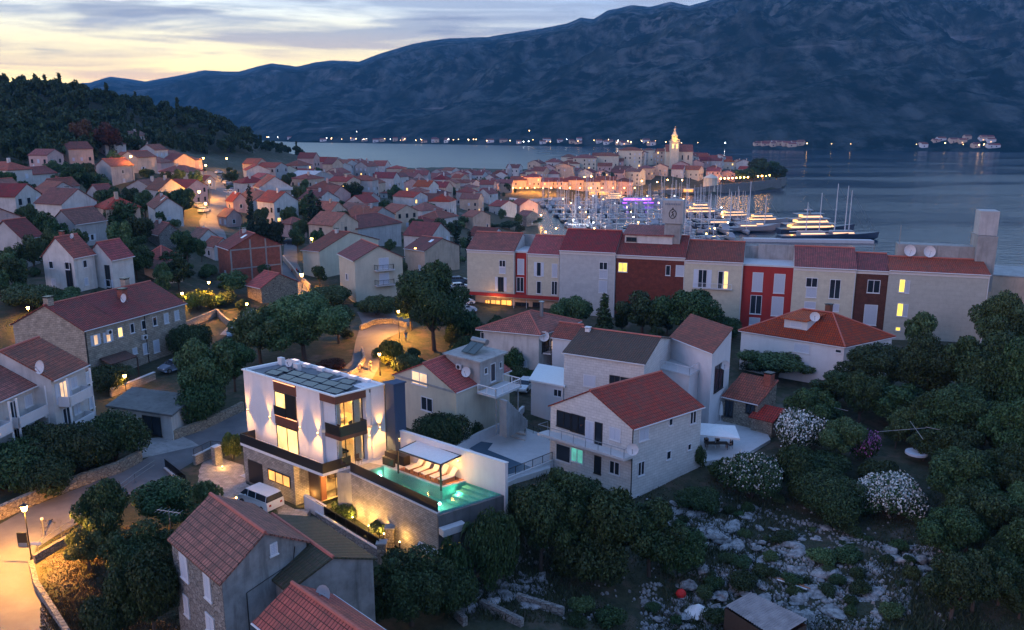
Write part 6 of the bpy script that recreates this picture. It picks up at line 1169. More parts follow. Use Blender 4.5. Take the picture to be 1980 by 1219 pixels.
scatter(30, 860, 1000, 640, 720, (2, 4), (.5, .6), 'dark shrub behind the hipped roof house', 'shrubs behind the hipped house', 'bush', ('dfol',))
scatter(26, 860, 1800, 1060, 1219, (.8, 1.8), (.6, .8), 'low green shrub growing on the rocky plot at the bottom', 'shrubs of the rocky plot', 'bush', ('gdim', 'dfol', 'fol'), m=.8)
scatter(34, 1300, 1800, 960, 1150, (.5, 1.3), (.6, .9), 'low scrub tuft among the white rocks', 'scrub tufts among the rocks', 'bush', ('gdim', 'dfol', 'fol'), m=.7)
scatter(110, 0, 640, 330, 600, (1.2, 2.6), (.55, .8), 'low garden shrub between the houses of the left slope', 'garden shrubs of the left slope', 'bush', ('fol', 'dfol', 'gdim'), m=.5)
scatter(90, 540, 1010, 350, 480, (1.4, 3), (.55, .8), 'low garden shrub between the red roofed houses of the middle town', 'garden shrubs of the middle town', 'bush', ('fol', 'dfol'), m=.5)
scatter(30, 600, 900, 480, 700, (1, 2.2), (.6, .8), 'low garden shrub near the cream houses left of the hotel', 'garden shrubs left of the hotel', 'bush', ('fol', 'dfol', 'gdim'), m=.5)
scatter(14, 930, 1400, 640, 700, (2.5, 5), (.45, .55), 'dark tree in the strip between hotel and villas', 'trees in the strip before the hotel', 'round', ('dfol',))
# the wood on the hill: one mass
r = np.random.RandomState(11); CC, A1, A2 = [], [], []
base_sets = [crown('c', 330, .17, k, kd) for k, kd in ((0, 'round'), (1, 'round'), (2, 'pine'), (3, 'cypress'))]
cnt = 0
for _ in range(9000):
    Zt = r.uniform(300, 640); px = r.uniform(-60, 700); x = (px-990)/F*Zt; y = Zt/CP
    g_ = G(x, y); 
    pp = proj((x, y, g_))
    lim = np.interp(px, [-60, 60, 120, 200, 300, 380, 430, 520, 600, 700], [330, 332, 318, 308, 292, 300, 300, 300, 306, 300]) 
    if pp[1] > lim: continue
    if coast_sd(x, y) < 8: continue
    k = r.choice(4, p=[.42, .38, .12, .08]); C, a, b = base_sets[k]; hh_ = r.uniform(5, 9.5)*(1.15 if k == 3 else 1)*(.75 if px > 480 else 1); rr = hh_*(.42 if k < 3 else .6); cs, sn = math.cos(r.uniform(0, 6)), 0; 
    th = r.uniform(0, 6.28); R_ = np.array([[math.cos(th), -math.sin(th), 0], [math.sin(th), math.cos(th), 0], [0, 0, 1]]); S_ = np.array([rr, rr, hh_/1.6])
    CC.append((C*S_)@R_.T+np.array((x, y, g_-.5))); A1.append((a*S_)@R_.T); A2.append((b*S_)@R_.T); cnt += 1
    if cnt >= 1500: break
print('wood trees', cnt)
me = quadmesh('hill_wood', np.concatenate(CC), np.concatenate(A1), np.concatenate(A2), ['dfol']); o = bpy.data.objects.new('hill_wood', me); COL.objects.link(o); tag(o, 'dark wooded hill rising behind the houses at upper left', 'wood', kind='stuff')
p = hit(190, 300); [tree((p[0]+dx, p[1], p[2]), 7, 14, lb, 'round', 'rfol', 1) for dx, lb in ((-5, 'reddish glowing tree at the foot of the wooded hill, left one'), (5, 'reddish glowing tree at the foot of the wooded hill, right one'))]
# ---------------------------------------------------------------- dense town, old town peninsula
# waterfront row, lit from the quay
for i, (px, w, hg, wl_, rf_) in enumerate([(905,15,8,'peach','hip'),(935,13,9,'peach','gL'),(962,11,10,'pinkw','gR'),(990,14,9,'peach','gL'),(1018,12,10,'peach','gL'),(1045,12,12,'pinkw','hip'),(1068,14,9,'pinkw','gL'),(1098,12,9,'peach','gL'),(1128,15,10,'peach','hip'),(1160,13,9,'cream','gL'),(1190,14,10,'peach','gL'),(1222,12,9,'pinkw','hip')]):
    p = gz(px, 578 if px > 1000 else 545+ (px-905)*.2); small_house(p, 12, w, 10, hg, rf_, 2.4, wl_, rnd.choice(['t1', 't2']), ['cream', 'peach', 'rose', 'sand'][i % 4]+' quay front house, number counted from the lamplit left end of the quay: '+['first', 'second', 'third', 'fourth', 'fifth', 'sixth', 'seventh', 'eighth', 'ninth', 'tenth', 'eleventh', 'twelfth'][i], 'houses along the lamplit quay', 4, .22, zb=1.6)
town([(600, 1000, 1240), (622, 1000, 1260), (646, 1010, 1290), (672, 1040, 1290), (700, 1080, 1290), (735, 1110, 1300)], 'stone house with red roof packed on the left half of the old town peninsula', 'old town houses left of the bell tower', ['cream', 'pale', 'peach', 'pinkw'], ['t1', 't2', 't2'], (8, 13), (9, 14), .06, (5, 35), .05)
town([(632, 1250, 1400), (652, 1330, 1440), (676, 1345, 1470), (706, 1340, 1480), (740, 1330, 1470), (775, 1310, 1440)], 'stone house with red roof packed on the right half of the old town peninsula', 'old town houses right of the bell tower', ['cream', 'pale', 'peach', 'pinkw'], ['t1', 't2', 't4'], (6, 9), (8, 13), .06, (5, 35), .05)
# big palace blocks on the ridge left of the tower
for px, Z, w, hg, lb in ((1120, 640, 16, 13, 'large flat fronted stone palace at the left shoulder of the old town'), (1152, 640, 18, 15, 'tall stone palace with many windows behind the two palms'), (1195, 642, 20, 14, 'broad stone palace right of the two palms'), (1240, 645, 18, 16, 'pink lit stone palace below the bell tower'), (1060, 610, 17, 10, 'cream gabled warehouse with small dark windows above the quay')): small_house(gz(px, Z), 12, w, 12, hg, 'hip', 2.5, 'cream', 't2', lb, None, 5, .04)
# cathedral with the lamplit tower
cz = 20.0; p = gz(1338, 655); fr = Fr((p[0], p[1]), (p[0]-1, p[1]+.12), (p[0]+.12, p[1]+1)); fr.LU, fr.LW = 21, 13
h = house('stone cathedral nave with red gable roof below the lamplit bell tower', fr, 28.5, 15, 'gL', 5, 'cream', 't2', .4, name='cathedral', cat='church', caps=False, gut=False); s = MB()
for k in range(4): s = MB(); s.box(fr, 3+k*4.5, 4+k*4.5, -.1, -.004, 22, 25.5); s.build('window', 'glass', h.root)
tw = empty('bell_tower', gz(1305, 650), 'glowing bell tower with balustrade and domed lantern above the old town', 'bell tower'); c = pz(1305, 648, 30)[:2]; T2 = Fr((c[0]-3.2, c[1]), (c[0]-2.2, c[1]), (c[0]-3.2, c[1]+1))
s = MB(); s.box(T2, 0, 6.4, 0, 6.4, 15, 36); s.build('shaft', 'cream', tw); s = MB(); s.box(T2, -.5, 6.9, -.5, 6.9, 36, 36.6); [s.box(T2, u, u+.3, -.4, -.1, 36.6, 37.6) for u in np.arange(-.4, 6.8, .75)]; s.box(T2, -.5, 6.9, -.5, 0, 37.6, 37.9); s.build('balustrade', 'cream', tw)
s = MB(); c3 = (c[0], c[1]+3.2); 
for k in range(8): a = k*math.pi/4+.39; s.tube((c3[0]+2*math.cos(a), c3[1]+2*math.sin(a), 36.6), (c3[0]+2*math.cos(a), c3[1]+2*math.sin(a), 40.5), .35, n=6)
s.tube((c3[0], c3[1], 40.5), (c3[0], c3[1], 41.2), 2.7, n=12); s.tube((c3[0], c3[1], 41.2), (c3[0], c3[1], 43.8), 2.1, .9, n=12); s.tube((c3[0], c3[1], 43.8), (c3[0], c3[1], 45.4), .8, .6, n=10); s.ball((c3[0], c3[1], 45.6), .8); s.tube((c3[0], c3[1], 46), (c3[0], c3[1], 48), .12); s.build('lantern', 'cream', tw)
for k in (-1, 1): s = MB(); s.box(T2, 3.2+k*1.6-.6, 3.2+k*1.6+.6, -.1, -.01, 31, 34.2); s.build('belfry_opening', 'lit', tw)
lamp('POINT', (c3[0], c3[1], 38.6), 1100, (1, .50, .09), .5, parent=tw); lamp('POINT', (c3[0], c3[1]-6, 38.4), 450, (1, .50, .09), .4, parent=tw); lamp('POINT', (c3[0], c3[1]-6, 43.5), 700, (1, .42, .06), .4, parent=tw); lamp('POINT', (c3[0]-7, c3[1]-5, 38.4), 400, (1, .6, .2), .4, parent=tw)
s = MB(); q = gz(985, 610); s.tube((q[0], q[1], q[2]), (q[0], q[1], q[2]+12), 2, n=8); s.tube((q[0], q[1], q[2]+12), (q[0], q[1], q[2]+15), 2, .4, n=8); s.tube((q[0], q[1], q[2]+15), (q[0], q[1], q[2]+18), .4, .05, n=6); tag(s.build('church_turret', 'grey'), 'small grey domed turret standing against the bright water', 'turret')
s = MB(); q = gz(1053, 620); s.tube((q[0], q[1], q[2]-1), (q[0], q[1], q[2]+11), 4.6, 3.8, n=16); s.tube((q[0], q[1], q[2]+11), (q[0], q[1], q[2]+12.4), 4.4, 4.7, n=16); tag(s.build('round_tower', 'grey'), 'squat round fortress tower standing against the bright water', 'round tower')
# bastion and promenade wall at the tip
bp = [pz(a, b, 0)[:2] for a, b in ((1250, 585), (1340, 602), (1400, 612), (1455, 630), (1508, 658), (1518, 690))]; s = MB(); s.wall(bp, 1.2, -1, [4, 4.5, 6.5, 7, 7.2, 7]); o = s.build('sea_wall', 'drub'); tag(o, 'old stone sea wall round the tip of the peninsula', 'sea wall')
s = MB(); q = pz(1373, 612, 3); s.tube((q[0], q[1], 0), (q[0], q[1], 11), 5.5, 5, n=14); s.tube((q[0], q[1], 11), (q[0], q[1], 14), 5.8, .5, n=14); tag(s.build('bastion', 'cream'), 'lamplit round bastion with red cone roof at the bend of the promenade', 'bastion')
for i, (px, Z, w) in enumerate(((1432, 640, 36), (1452, 650, 40), (1474, 655, 46), (1500, 660, 44), (1462, 672, 46), (1488, 690, 42), (1180, 600, 18))):
    p = gz(px, Z); tree((p[0], p[1], max(p[2], 4)), w*Z/F/2, (12, 13, 17, 14, 18, 16, 8)[i], ['first', 'second', 'third', 'fourth', 'fifth', 'sixth', 'lone'][i]+(' pine from the left on the wooded tip of the peninsula' if px > 1400 else ' round tree between the two palms below the palaces'), 'round', 'dfol', 1, name='pine_tree' if px > 1400 else None, cat='pine tree' if px > 1400 else None)
for px, lb in ((1167, 'tall palm left of two in front of the old town palaces'), (1183, 'tall palm right of two in front of the old town palaces')): tree(gz(px, 590), 3.4, 15, lb, 'palm', 'dfol', 0)
# street lamps with a post, lantern and light
LG = 3.0
def street_lamp(p, hgt, e, label, group=None, r_=.18, col=(1, .42, .07), bulb='bulb', post=True, name='street_lamp', down=False):
    o = empty(name, p, label, 'street lamp', group); s = MB(); s.tube(p, (p[0], p[1], p[2]+hgt), .06 , .035, 6); s.tube(p, (p[0], p[1], p[2]+.6), .11, .08, 8); s.build('post', 'dark', o)
    s = MB(); z = p[2]+hgt; s.tube((p[0], p[1], z), (p[0], p[1], z+r_*1.7), r_*.6, r_, 6); g_ = s.build('lantern_glass', bulb, o); s = MB(); s.tube((p[0], p[1], z+r_*1.75), (p[0], p[1], z+r_*2.5), r_*1.3, .03, 6); s.build('lantern_cap', 'dark', o)
    if e and down: lamp('SPOT', (p[0], p[1], z-.1), e*LG, col, .12, rot=(0, 0, 0), spot=158, parent=o, blend=.25)
    elif e: lamp('POINT', (p[0], p[1], z-.25), e*LG, col, .12, parent=o)
    return o
for i, px in enumerate((992, 1006, 1020, 1034, 1050, 1066, 1083, 1102, 1122, 1143, 1164, 1186, 1208, 1228)):
    p = pz(px, 562, 1.7); street_lamp((p[0], p[1]+3, 1.7), 5.5, 1500 if i < 6 else 700, 'lamp on the quay before the old town houses', 'quay lamps', .34, (1, .36, .05))
for i in range(13): px = 1385+i*7.5+(12 if i > 8 else 0); q = pz(px, np.interp(px, [1385, 1450, 1508], [620, 640, 672]), 7); street_lamp((q[0], q[1]-1.2, 5.5), 3.8, 700 if i % 2 == 0 else 0, 'orange lamp on the promenade along the sea wall', 'promenade lamps', .55, (1, .33, .04))
for px, Z, c_ in ((1130, 585, 'bulb'), (1143, 588, 'bulb'), (1155, 586, 'bulbw'), (1240, 590, 'bulb'), (1290, 600, 'bulb'), (1318, 604, 'bulb'), (1270, 592, 'bulb')): p = gz(px, Z); street_lamp(p, 7, 900, 'tall lamp among the old town palms and terraces', 'tall old town lamps', .45, (1, .42, .1), c_)
for i, (px, w) in enumerate(((1000, 9), (1014, 8), (1029, 10), (1046, 9), (1140, 8), (1160, 9), (1292, 8), (1325, 9))):
    p = pz(px, 566 if px < 1200 else 590, 1.7); I = Fr((p[0], p[1]+4), (p[0]+1, p[1]+4), (p[0], p[1]+5)); o = empty('cafe_awning', p, 'lamplit cafe awning on the quay of the old town', 'awning', 'quay cafe awnings'); s = MB(); s.box(I, 0, w*.8, 0, 3, 4.1, 4.3); s.build('awning_cloth', 'canvas', o); s = MB(); s.box(I, .2, w*.8-.2, 2.9, 3, 2, 4); s.build('shop_front', 'lito', o); lamp('POINT', (p[0]+w*.4, p[1]+4.5, 3.6), 350, (1, .36, .06), .2, parent=o)
# ---------------------------------------------------------------- boats
def hull(Lh, Bm, H_, dk=0.0, bow=1.25):
    s = MB(); R_ = []
    for i in range(9):
        t = i/8; w = Bm/2*(1-max(0, (t-.45)/.55)**2.0)*(.85+.15*min(1, t*4)); zt = H_*(1+.35*t*t*bow)
        x = -Lh/2+Lh*t; R_.append([(x-.0, -w, zt), (x-(.35 if t > .9 else 0), -w*.82, H_*.35), (x-(Lh*.09 if t > .9 else 0), 0, -.3), (x-(.35 if t > .9 else 0), w*.82, H_*.35), (x, w, zt)])
    for a, b in zip(R_, R_[1:]):
        for k in range(4): s.poly(a[k], b[k], b[k+1], a[k+1])
        s.poly(a[4], b[4], b[0], a[0])
    s.poly(*R_[0]); return s
IF = Fr((0, 0), (1, 0), (0, 1))
def cab(s, x0, x1, w, z0, z1, rk=.5):
    s.hexa([(x0, -w, z0), (x1, -w, z0), (x1, w, z0), (x0, w, z0)], [(x0+.1, -w*.88, z1), (x1-rk, -w*.88, z1), (x1-rk, w*.88, z1), (x0+.1, w*.88, z1)])
PZ = (0, 0, 0)
def sailboat(Lh, mast, m='boatw'):
    o = empty('sailing_yacht', PZ, None, 'sailing yacht'); hull(Lh, Lh*.3, 1.1).build('hull', m, o); s = MB(); cab(s, -Lh*.12, Lh*.24, Lh*.09, 1.2, 1.75); s.build('cabin', 'boatw', o); s = MB(); s.tube((Lh*.08, 0, 1.3), (Lh*.08, 0, mast), .15, .10, 6); ms = s.build('mast', 'hull', o); s = MB(); s.tube((Lh*.08, 0, 2.5), (-Lh*.33, 0, 2.5), .16, .13, 6); s.build('boom', 'boatd', ms)
    for a in ((Lh*.48, 0), (-Lh*.48, 0)): s = MB(); s.tube((Lh*.08, 0, mast*.98), (a[0], a[1], 1.4), .025, n=3); s.build('stay', 'metal', ms)
    [(lambda s: (s.box(IF, Lh*.06, Lh*.10, -w, w, mast*q, mast*q+.06), s.build('spreader', 'hull', ms)))(MB()) for w, q in ((.9, .45), (.6, .7))]; return o
def motorboat(Lh, m='boatw', fly=True):
    o = empty('motor_yacht', PZ, None, 'motor yacht'); hull(Lh, Lh*.31, Lh*.11).build('hull', m, o); z = Lh*.125; s = MB(); cab(s, -Lh*.28, Lh*.2, Lh*.115, z, z+Lh*.1, Lh*.1); s.build('cabin', 'boatw', o); s = MB(); cab(s, -Lh*.2, Lh*.15, Lh*.118, z+Lh*.03, z+Lh*.07, Lh*.05); s.build('cabin_window', 'glass', o)
    if fly: s = MB(); cab(s, -Lh*.25, Lh*.02, Lh*.1, z+Lh*.103, z+Lh*.14, .3); s.build('flybridge', 'boatw', o); s = MB(); s.box(IF, -Lh*.2, -Lh*.02, -Lh*.09, Lh*.09, z+Lh*.24, z+Lh*.25); [s.tube((x, y, z+Lh*.14), (x, y, z+Lh*.24), .05, n=4) for x in (-Lh*.19, -Lh*.03) for y in (-Lh*.08, Lh*.08)]; s.build('hardtop', 'boatw', o)
    return o
SB = [sailboat(12, 17), sailboat(14, 20, 'boatd'), sailboat(10, 14), sailboat(13, 18)]; MO = [motorboat(12), motorboat(16), motorboat(8.5, fly=False), motorboat(11, 'boatd')]
SL = 'sailing yacht with bare mast moored in the crowded marina'; ML = 'white motor yacht moored in the crowded marina'
used = set(); first = {}
def put(o, p, rz, lb, grp):
    if o.name not in used: used.add(o.name); o.location = p; o.rotation_euler = (0, 0, rz); o['label'] = lb; o['group'] = grp; return o
    return copy_tree(o, p, rz, label=lb, group=grp)
for ri, (Z, x0, x1) in enumerate(((545, 1120, 1330), (522, 1050, 1360), (497, 1062, 1400), (472, 1075, 1440), (448, 1088, 1440), (425, 1095, 1440), (402, 1104, 1450), (380, 1110, 1420), (362, 1120, 1400))):
    x = (x0-990)/F*Z; xe = (x1-990)/F*Z; pn = pz(x0, Z, 0); pe = pz(x1, Z, 0); s = MB(); s.prism([(x, pn[1]-.9), (xe, pe[1]-.9), (xe, pe[1]+.9), (x, pe[1]+.9)], -.3, .55); tag(s.build('pontoon', 'lconc'), ['farthest', 'second farthest', 'third farthest', 'fourth farthest', 'middle', 'fourth nearest', 'third nearest', 'second nearest', 'nearest'][ri]+' long floating pontoon between the moored yachts', 'pontoon', 'marina pontoons')
    while x < xe:
        for sgn in (-1, 1):
            if rnd.random() < .27: continue
            k = rnd.random(); y = pn[1]+sgn*8.6+rnd.uniform(-1, 1)
            if k < (.55 if ri < 6 else .35): put(rnd.choice(SB), (x, y, 0), sgn*math.pi/2+rnd.uniform(-.04, .04), SL, 'moored sailing yachts')
            else: put(rnd.choice(MO), (x+rnd.uniform(-.4, .4), y, 0), sgn*math.pi/2+rnd.uniform(-.04, .04), ML, 'moored motor yachts')
        x += rnd.uniform(4.9, 6.0)
    for k in range(4):
        px = x0+(x1-x0)*(k+.5)/4; p = pz(px, Z, .55); street_lamp(p, 3.2, 90 if k % 2 == ri % 2 else 0, 'small lamp on a marina pontoon', 'pontoon lamps', .3, (.9, .92, 1) if (k+ri) % 3 == 0 else (1, .42, .1), 'bulbw' if (k+ri) % 3 == 0 else 'bulb')
def superyacht(px, Z, Lh, rz, m, label, decks=3):
    p = pz(px, Z, 0); o = empty('superyacht', PZ, label, 'yacht', rz=rz); h_ = Lh*.085; hull(Lh, Lh*.2, h_, bow=1.6).build('hull', m, o); z = h_*1.02
    for d in range(decks):
        x0, x1, w = -Lh*(.44-.07*d), Lh*(.20-.08*d), Lh*(.088-.008*d); hh_ = Lh*.058; s = MB(); cab(s, x0+Lh*.08, x1, w*.86, z, z+hh_*.95, Lh*.05); dk = s.build('deck_house', 'boatw', o); s = MB(); cab(s, x0+Lh*.079, x1+.05, w*.868, z+hh_*.25, z+hh_*.75, Lh*.03); s.build('lit_windows', 'ylit', dk); s = MB(); s.box(IF, x0, x1+Lh*.02, -w, w, z+hh_*.96, z+hh_*1.06); s.build('deck', 'boatw', o); s = MB(); s.box(IF, x0+.6, x0+Lh*.078, -w*.9, w*.9, z+hh_*.90, z+hh_*.95); s.build('deck_light', 'deckl', o); z += hh_*1.08
    s = MB(); s.tube((-Lh*.1, 0, z), (-Lh*.13, 0, z+Lh*.08), .5, .2, 6); s.box(IF, -Lh*.16, -Lh*.08, -2, 2, z+Lh*.035, z+Lh*.045); s.build('radar_mast', 'boatw', o); o.location = p
    lamp('POINT', (p[0]+math.cos(rz)*-Lh*.36, p[1]+math.sin(rz)*-Lh*.36-Lh*.12, h_+2.5), 260, (1, .42, .08), .3); return o
M['ylit'] = emis('deck_windows', (1, .46, .09), .9)
def reloose(): pass
superyacht(1578, 388, 37, .10, 'boatd', 'large superyacht with dark blue hull and three lamplit decks at the pier'); superyacht(1480, 428, 25, .1, 'boatw', 'white superyacht with lit saloon behind the large dark hulled one', 2); superyacht(1362, 462, 28, .06, 'boatw', 'white cruise yacht with lit decks left of the reflections on the water'); superyacht(1195, 548, 22, .05, 'boatw', 'white excursion ship with bright yellow decks by the old town quay'); superyacht(1425, 448, 24, .1, 'boatw', 'small white yacht with sloping bow between the tall masts', 2)
p = pz(1238, 528, 0); s = hull(26, 6, 2); o = empty('party_boat', PZ, 'excursion boat outlined with violet lights in the middle of the marina', 'boat', rz=.05); s.build('hull', 'boatw', o); s = MB(); s.box(IF, -11, 6, -2.4, 2.4, 2.2, 4.6); s.build('deck_house', 'boatw', o); s = MB(); s.box(IF, -11.2, 6.2, -2.6, -2.45, 3.0, 4.1); s.build('light_strip', 'violet', o); s = MB(); s.box(IF, -12, 9, -3.15, -3.05, 1.2, 1.5); s.build('light_strip', 'violet', o); o.location = p
def tallship(px, Z, masts, Lh, label, hh_=2.4):
    p = pz(px, Z, 0); o = empty('sailing_ship', PZ, label, 'sailing ship', rz=.06); hull(Lh, Lh*.2, hh_).build('hull', 'boatd' if Lh > 25 else 'boatw', o); s = MB(); cab(s, -Lh*.25, Lh*.1, Lh*.07, hh_, hh_+1.8); s.build('cabin', 'boatw', o); s = MB(); cab(s, -Lh*.24, Lh*.09, Lh*.071, hh_+.6, hh_+1.3); s.build('cabin_window', 'ylit', o)
    for x, hm in masts: s = MB(); s.tube((x, 0, 1), (x, 0, hm), .28, .14, 8); ms = s.build('mast', 'hull', o); s = MB(); s.tube((x, 0, hm*.97), (x+Lh*.45, 0, 2.5), .05, n=3); s.build('stay', 'metal', ms); s = MB(); s.tube((x, 0, 4), (x-Lh*.22, 0, 4), .2, n=6); s.build('boom', 'hull', ms)
    o.location = p
tallship(1636, 372, [(-1, 24), (.8, 22)], 30, 'large sailing ship with two close masts right of the superyacht'); tallship(1578, 370, [(-5, 17), (1, 21), (8, 25)], 34, 'three masted schooner moored in front of the superyacht'); tallship(1452, 398, [(-1.5, 24)], 24, 'single masted ship with a very tall dark mast'); tallship(1466, 404, [(3, 17), (-6, 15)], 22, 'two masted ship beside the one with the very tall mast'); tallship(1395, 412, [(-6, 17), (4, 18)], 26, 'two masted ship left of the very tall dark mast')
s = MB(); a, b = pz(1440, 366, 0), pz(1690, 360, 0); s.prism([(a[0], a[1]), (b[0], b[1]), (b[0], b[1]+4), (a[0], a[1]+4)], -1, 1.3); tag(s.build('pier', 'lconc'), kind='structure')
# ---------------------------------------------------------------- far shore
def shore_house(px, t, k, first_=[None]):
    u = (px-990)/F; sy = float(np.interp(u, uu, shoreY)); ry = float(np.interp(u, uu, ridgeY)); y = sy+(ry-sy)*t+14; x = u*y/CP; z = mountz(x, y)
    I = Fr((x, y), (x+1, y+.1), (x-.1, y+1)); w = rnd.uniform(9, 17)
    if k == 'h':
        I.LU, I.LW = w, 9; h = house('small pale house on the far shore under the mountain', I, z+rnd.uniform(5, 8), z, 'gL', 2.5, 'white' if rnd.random() < .6 else 'peach', 't2', .3, group='far shore houses', caps=False, gut=False, name='house'); s = MB(); s.box(I, w*.3, w*.3+2.2, -.2, -.01, z+2, z+4.2); s.build('window', 'ylit' if rnd.random() < .2 else 'glass', h.root)
    else:
        o = empty('street_lamp', (x, y-12, max(z-1, 1)), 'tiny warm lamp along the far shore of the channel', 'street lamp', 'far shore lamps'); zz = max(z-1, 1)
        s = MB(); s.tube((x, y-12, zz), (x, y-12, zz+7), .15, n=4); s.build('post', 'dark', o); s = MB(); s.ball((x, y-12, zz+7.5), rnd.choice([.45, .6, .85]), n=6, m=4); s.build('bulb', 'bulbf' if rnd.random() < .75 else 'bulbw', o)
for _ in range(34): shore_house(rnd.uniform(560, 1260), rnd.uniform(0, .006), 'h')
for _ in range(48): shore_house(rnd.uniform(540, 1290), rnd.uniform(0, .006)*(1 if rnd.random() < .9 else 4), 'l')
for _ in range(16): shore_house(rnd.uniform(1430, 1530), rnd.uniform(0, .005), 'h')
for _ in range(22): shore_house(rnd.uniform(1735, 1995), rnd.uniform(0, .010), 'h')
for _ in range(9): shore_house(rnd.uniform(1740, 1990), rnd.uniform(0, .006), 'l')
for px in (1380, 1530, 1575, 1610, 1730, 1300, 1330): shore_house(px, .002, 'l')
# ---------------------------------------------------------------- street things near the camera
def q_(px, py, z=None): return hit(px, py) if z is None else onz(px, py, z)
def stone_wall(label, pts, h0, m='rub', t=.45, cap=None, name='stone_wall', group=None):
    P_ = []
    for a, b in zip(pts, pts[1:]):
        A, B = q_(*a), q_(*b); k = max(1, int(math.hypot(A[0]-B[0], A[1]-B[1])/2))
        for i in range(k): t_ = i/k; x, y = A[0]+(B[0]-A[0])*t_, A[1]+(B[1]-A[1])*t_; P_.append((x, y, G(x, y)))
    P_.append(B); c = P_[len(P_)//2]; o = empty(name, c, label, 'stone wall', group); s = MB(); s.wall([p[:2] for p in P_], t, [p[2]-.6 for p in P_], [p[2]+h0+rnd.uniform(-.04, .04) for p in P_]); s.build('wall_body', m, o)
    if cap: s = MB(); s.wall([p[:2] for p in P_], t+.1, [p[2]+h0+.05 for p in P_], [p[2]+h0+.12 for p in P_]); s.build('coping', cap, o)
    return o
stone_wall('long lamplit stone retaining wall below the dark bushes along the road', [(-60, 1035), (0, 1008), (80, 973), (160, 942), (230, 915), (272, 893)], 1.15, 'rub', .5)
stone_wall('rough stone wall along the road behind the garage, up to the villa', [(335, 852), (400, 830), (470, 797)], 1.1, 'rub')
stone_wall('low dark stone wall curving down beside the road at the bottom left', [(62, 1100), (72, 1140), (95, 1180), (135, 1240)], .6, 'drub', .35)
stone_wall('low stone parapet on the garden side of the lamplit road', [(66, 1092), (120, 1062), (190, 1020), (240, 975)], .7, 'rub', .35)
stone_wall('curved low wall glowing orange under the big tree at the road bend', [(697, 640), (725, 628), (760, 626), (785, 634)], .9, 'rub', .4)
stone_wall('lamplit pale wall on the kerb bank beside the curving street', [(655, 745), (690, 725), (705, 700), (700, 680)], .8, 'stone', .3)
stone_wall('pale wall along the lane under the street lamp', [(350, 640), (420, 612), (452, 640)], 1.2, 'stone', .3); stone_wall('lamplit wall across the lane from the blue car', [(500, 615), (512, 640), (555, 650)], 1.3, 'stone', .3)
stone_wall('pale garden wall of the lamplit terrace under the brown awning', [(215, 770), (262, 752), (300, 735)], .9, 'stone', .3, 'trim')
stone_wall('low cream garden wall by the sloping street left of the cream houses', [(548, 505), (575, 540), (600, 562)], 1.2, 'peach', .3)
for i, (a, b) in enumerate((((880, 1150), (950, 1110)), ((930, 1180), (1010, 1219)), ((1000, 1165), (1090, 1195)), ((860, 1180), (900, 1215)))): stone_wall(['first', 'second', 'third', 'fourth'][i]+' low crumbling terrace wall in the dark gardens, from upper left', [a, b], .7, 'drub', .4)
# guard rail and lamp of the road
P_ = [q_(x, y) for x, y in ((75, 1075), (120, 1045), (165, 1015), (215, 975), (262, 935), (300, 912))]; o = empty('guard_rail', P_[2], 'thin metal guard rail along the garden side of the road', 'guard rail')
for i in range(len(P_)-1):
    a, b = P_[i], P_[i+1]
    for z in (.55, 1.0): s = MB(); s.tube((a[0], a[1], a[2]+z), (b[0], b[1], b[2]+z), .035); s.build('rail', 'metal', o)
    s = MB(); s.tube(a, (a[0], a[1], a[2]+1.02), .045); s.build('post', 'metal', o)
p = q_(63, 1096); sl = street_lamp((p[0], p[1], p[2]), 4.4, 3300, 'black street lamp with lit lantern and poster board at the bottom left', down=True, r_=.26, col=(1, .40, .055))
s = MB(); I = Fr((p[0], p[1]), (p[0]+1, p[1]), (p[0], p[1]+1)); s.box(I, -.85, -.1, -.04, .04, p[2]+1.35, p[2]+2.6); bd = s.build('poster_board', 'dark', sl); s = MB(); s.box(I, -.8, -.15, -.055, -.041, p[2]+1.42, p[2]+1.75); s.build('poster_picture', 'carg', bd); s = MB(); s.box(I, .1, .9, -.02, .02, p[2]+1.55, p[2]+1.8); s.build('street_sign', 'trim', sl)
p = q_(86, 1040); s = MB(); s.tube(p, (p[0], p[1], p[2]+1.6), .05); o = empty('bollard', p, 'thin pale bollard post at the road edge by the street lamp', 'bollard'); s.build('post', 'metal', o); s = MB(); s.tube((p[0], p[1], p[2]+1.55), (p[0], p[1], p[2]+1.7), .12, .12, 8); s.build('cap', 'trim', o)
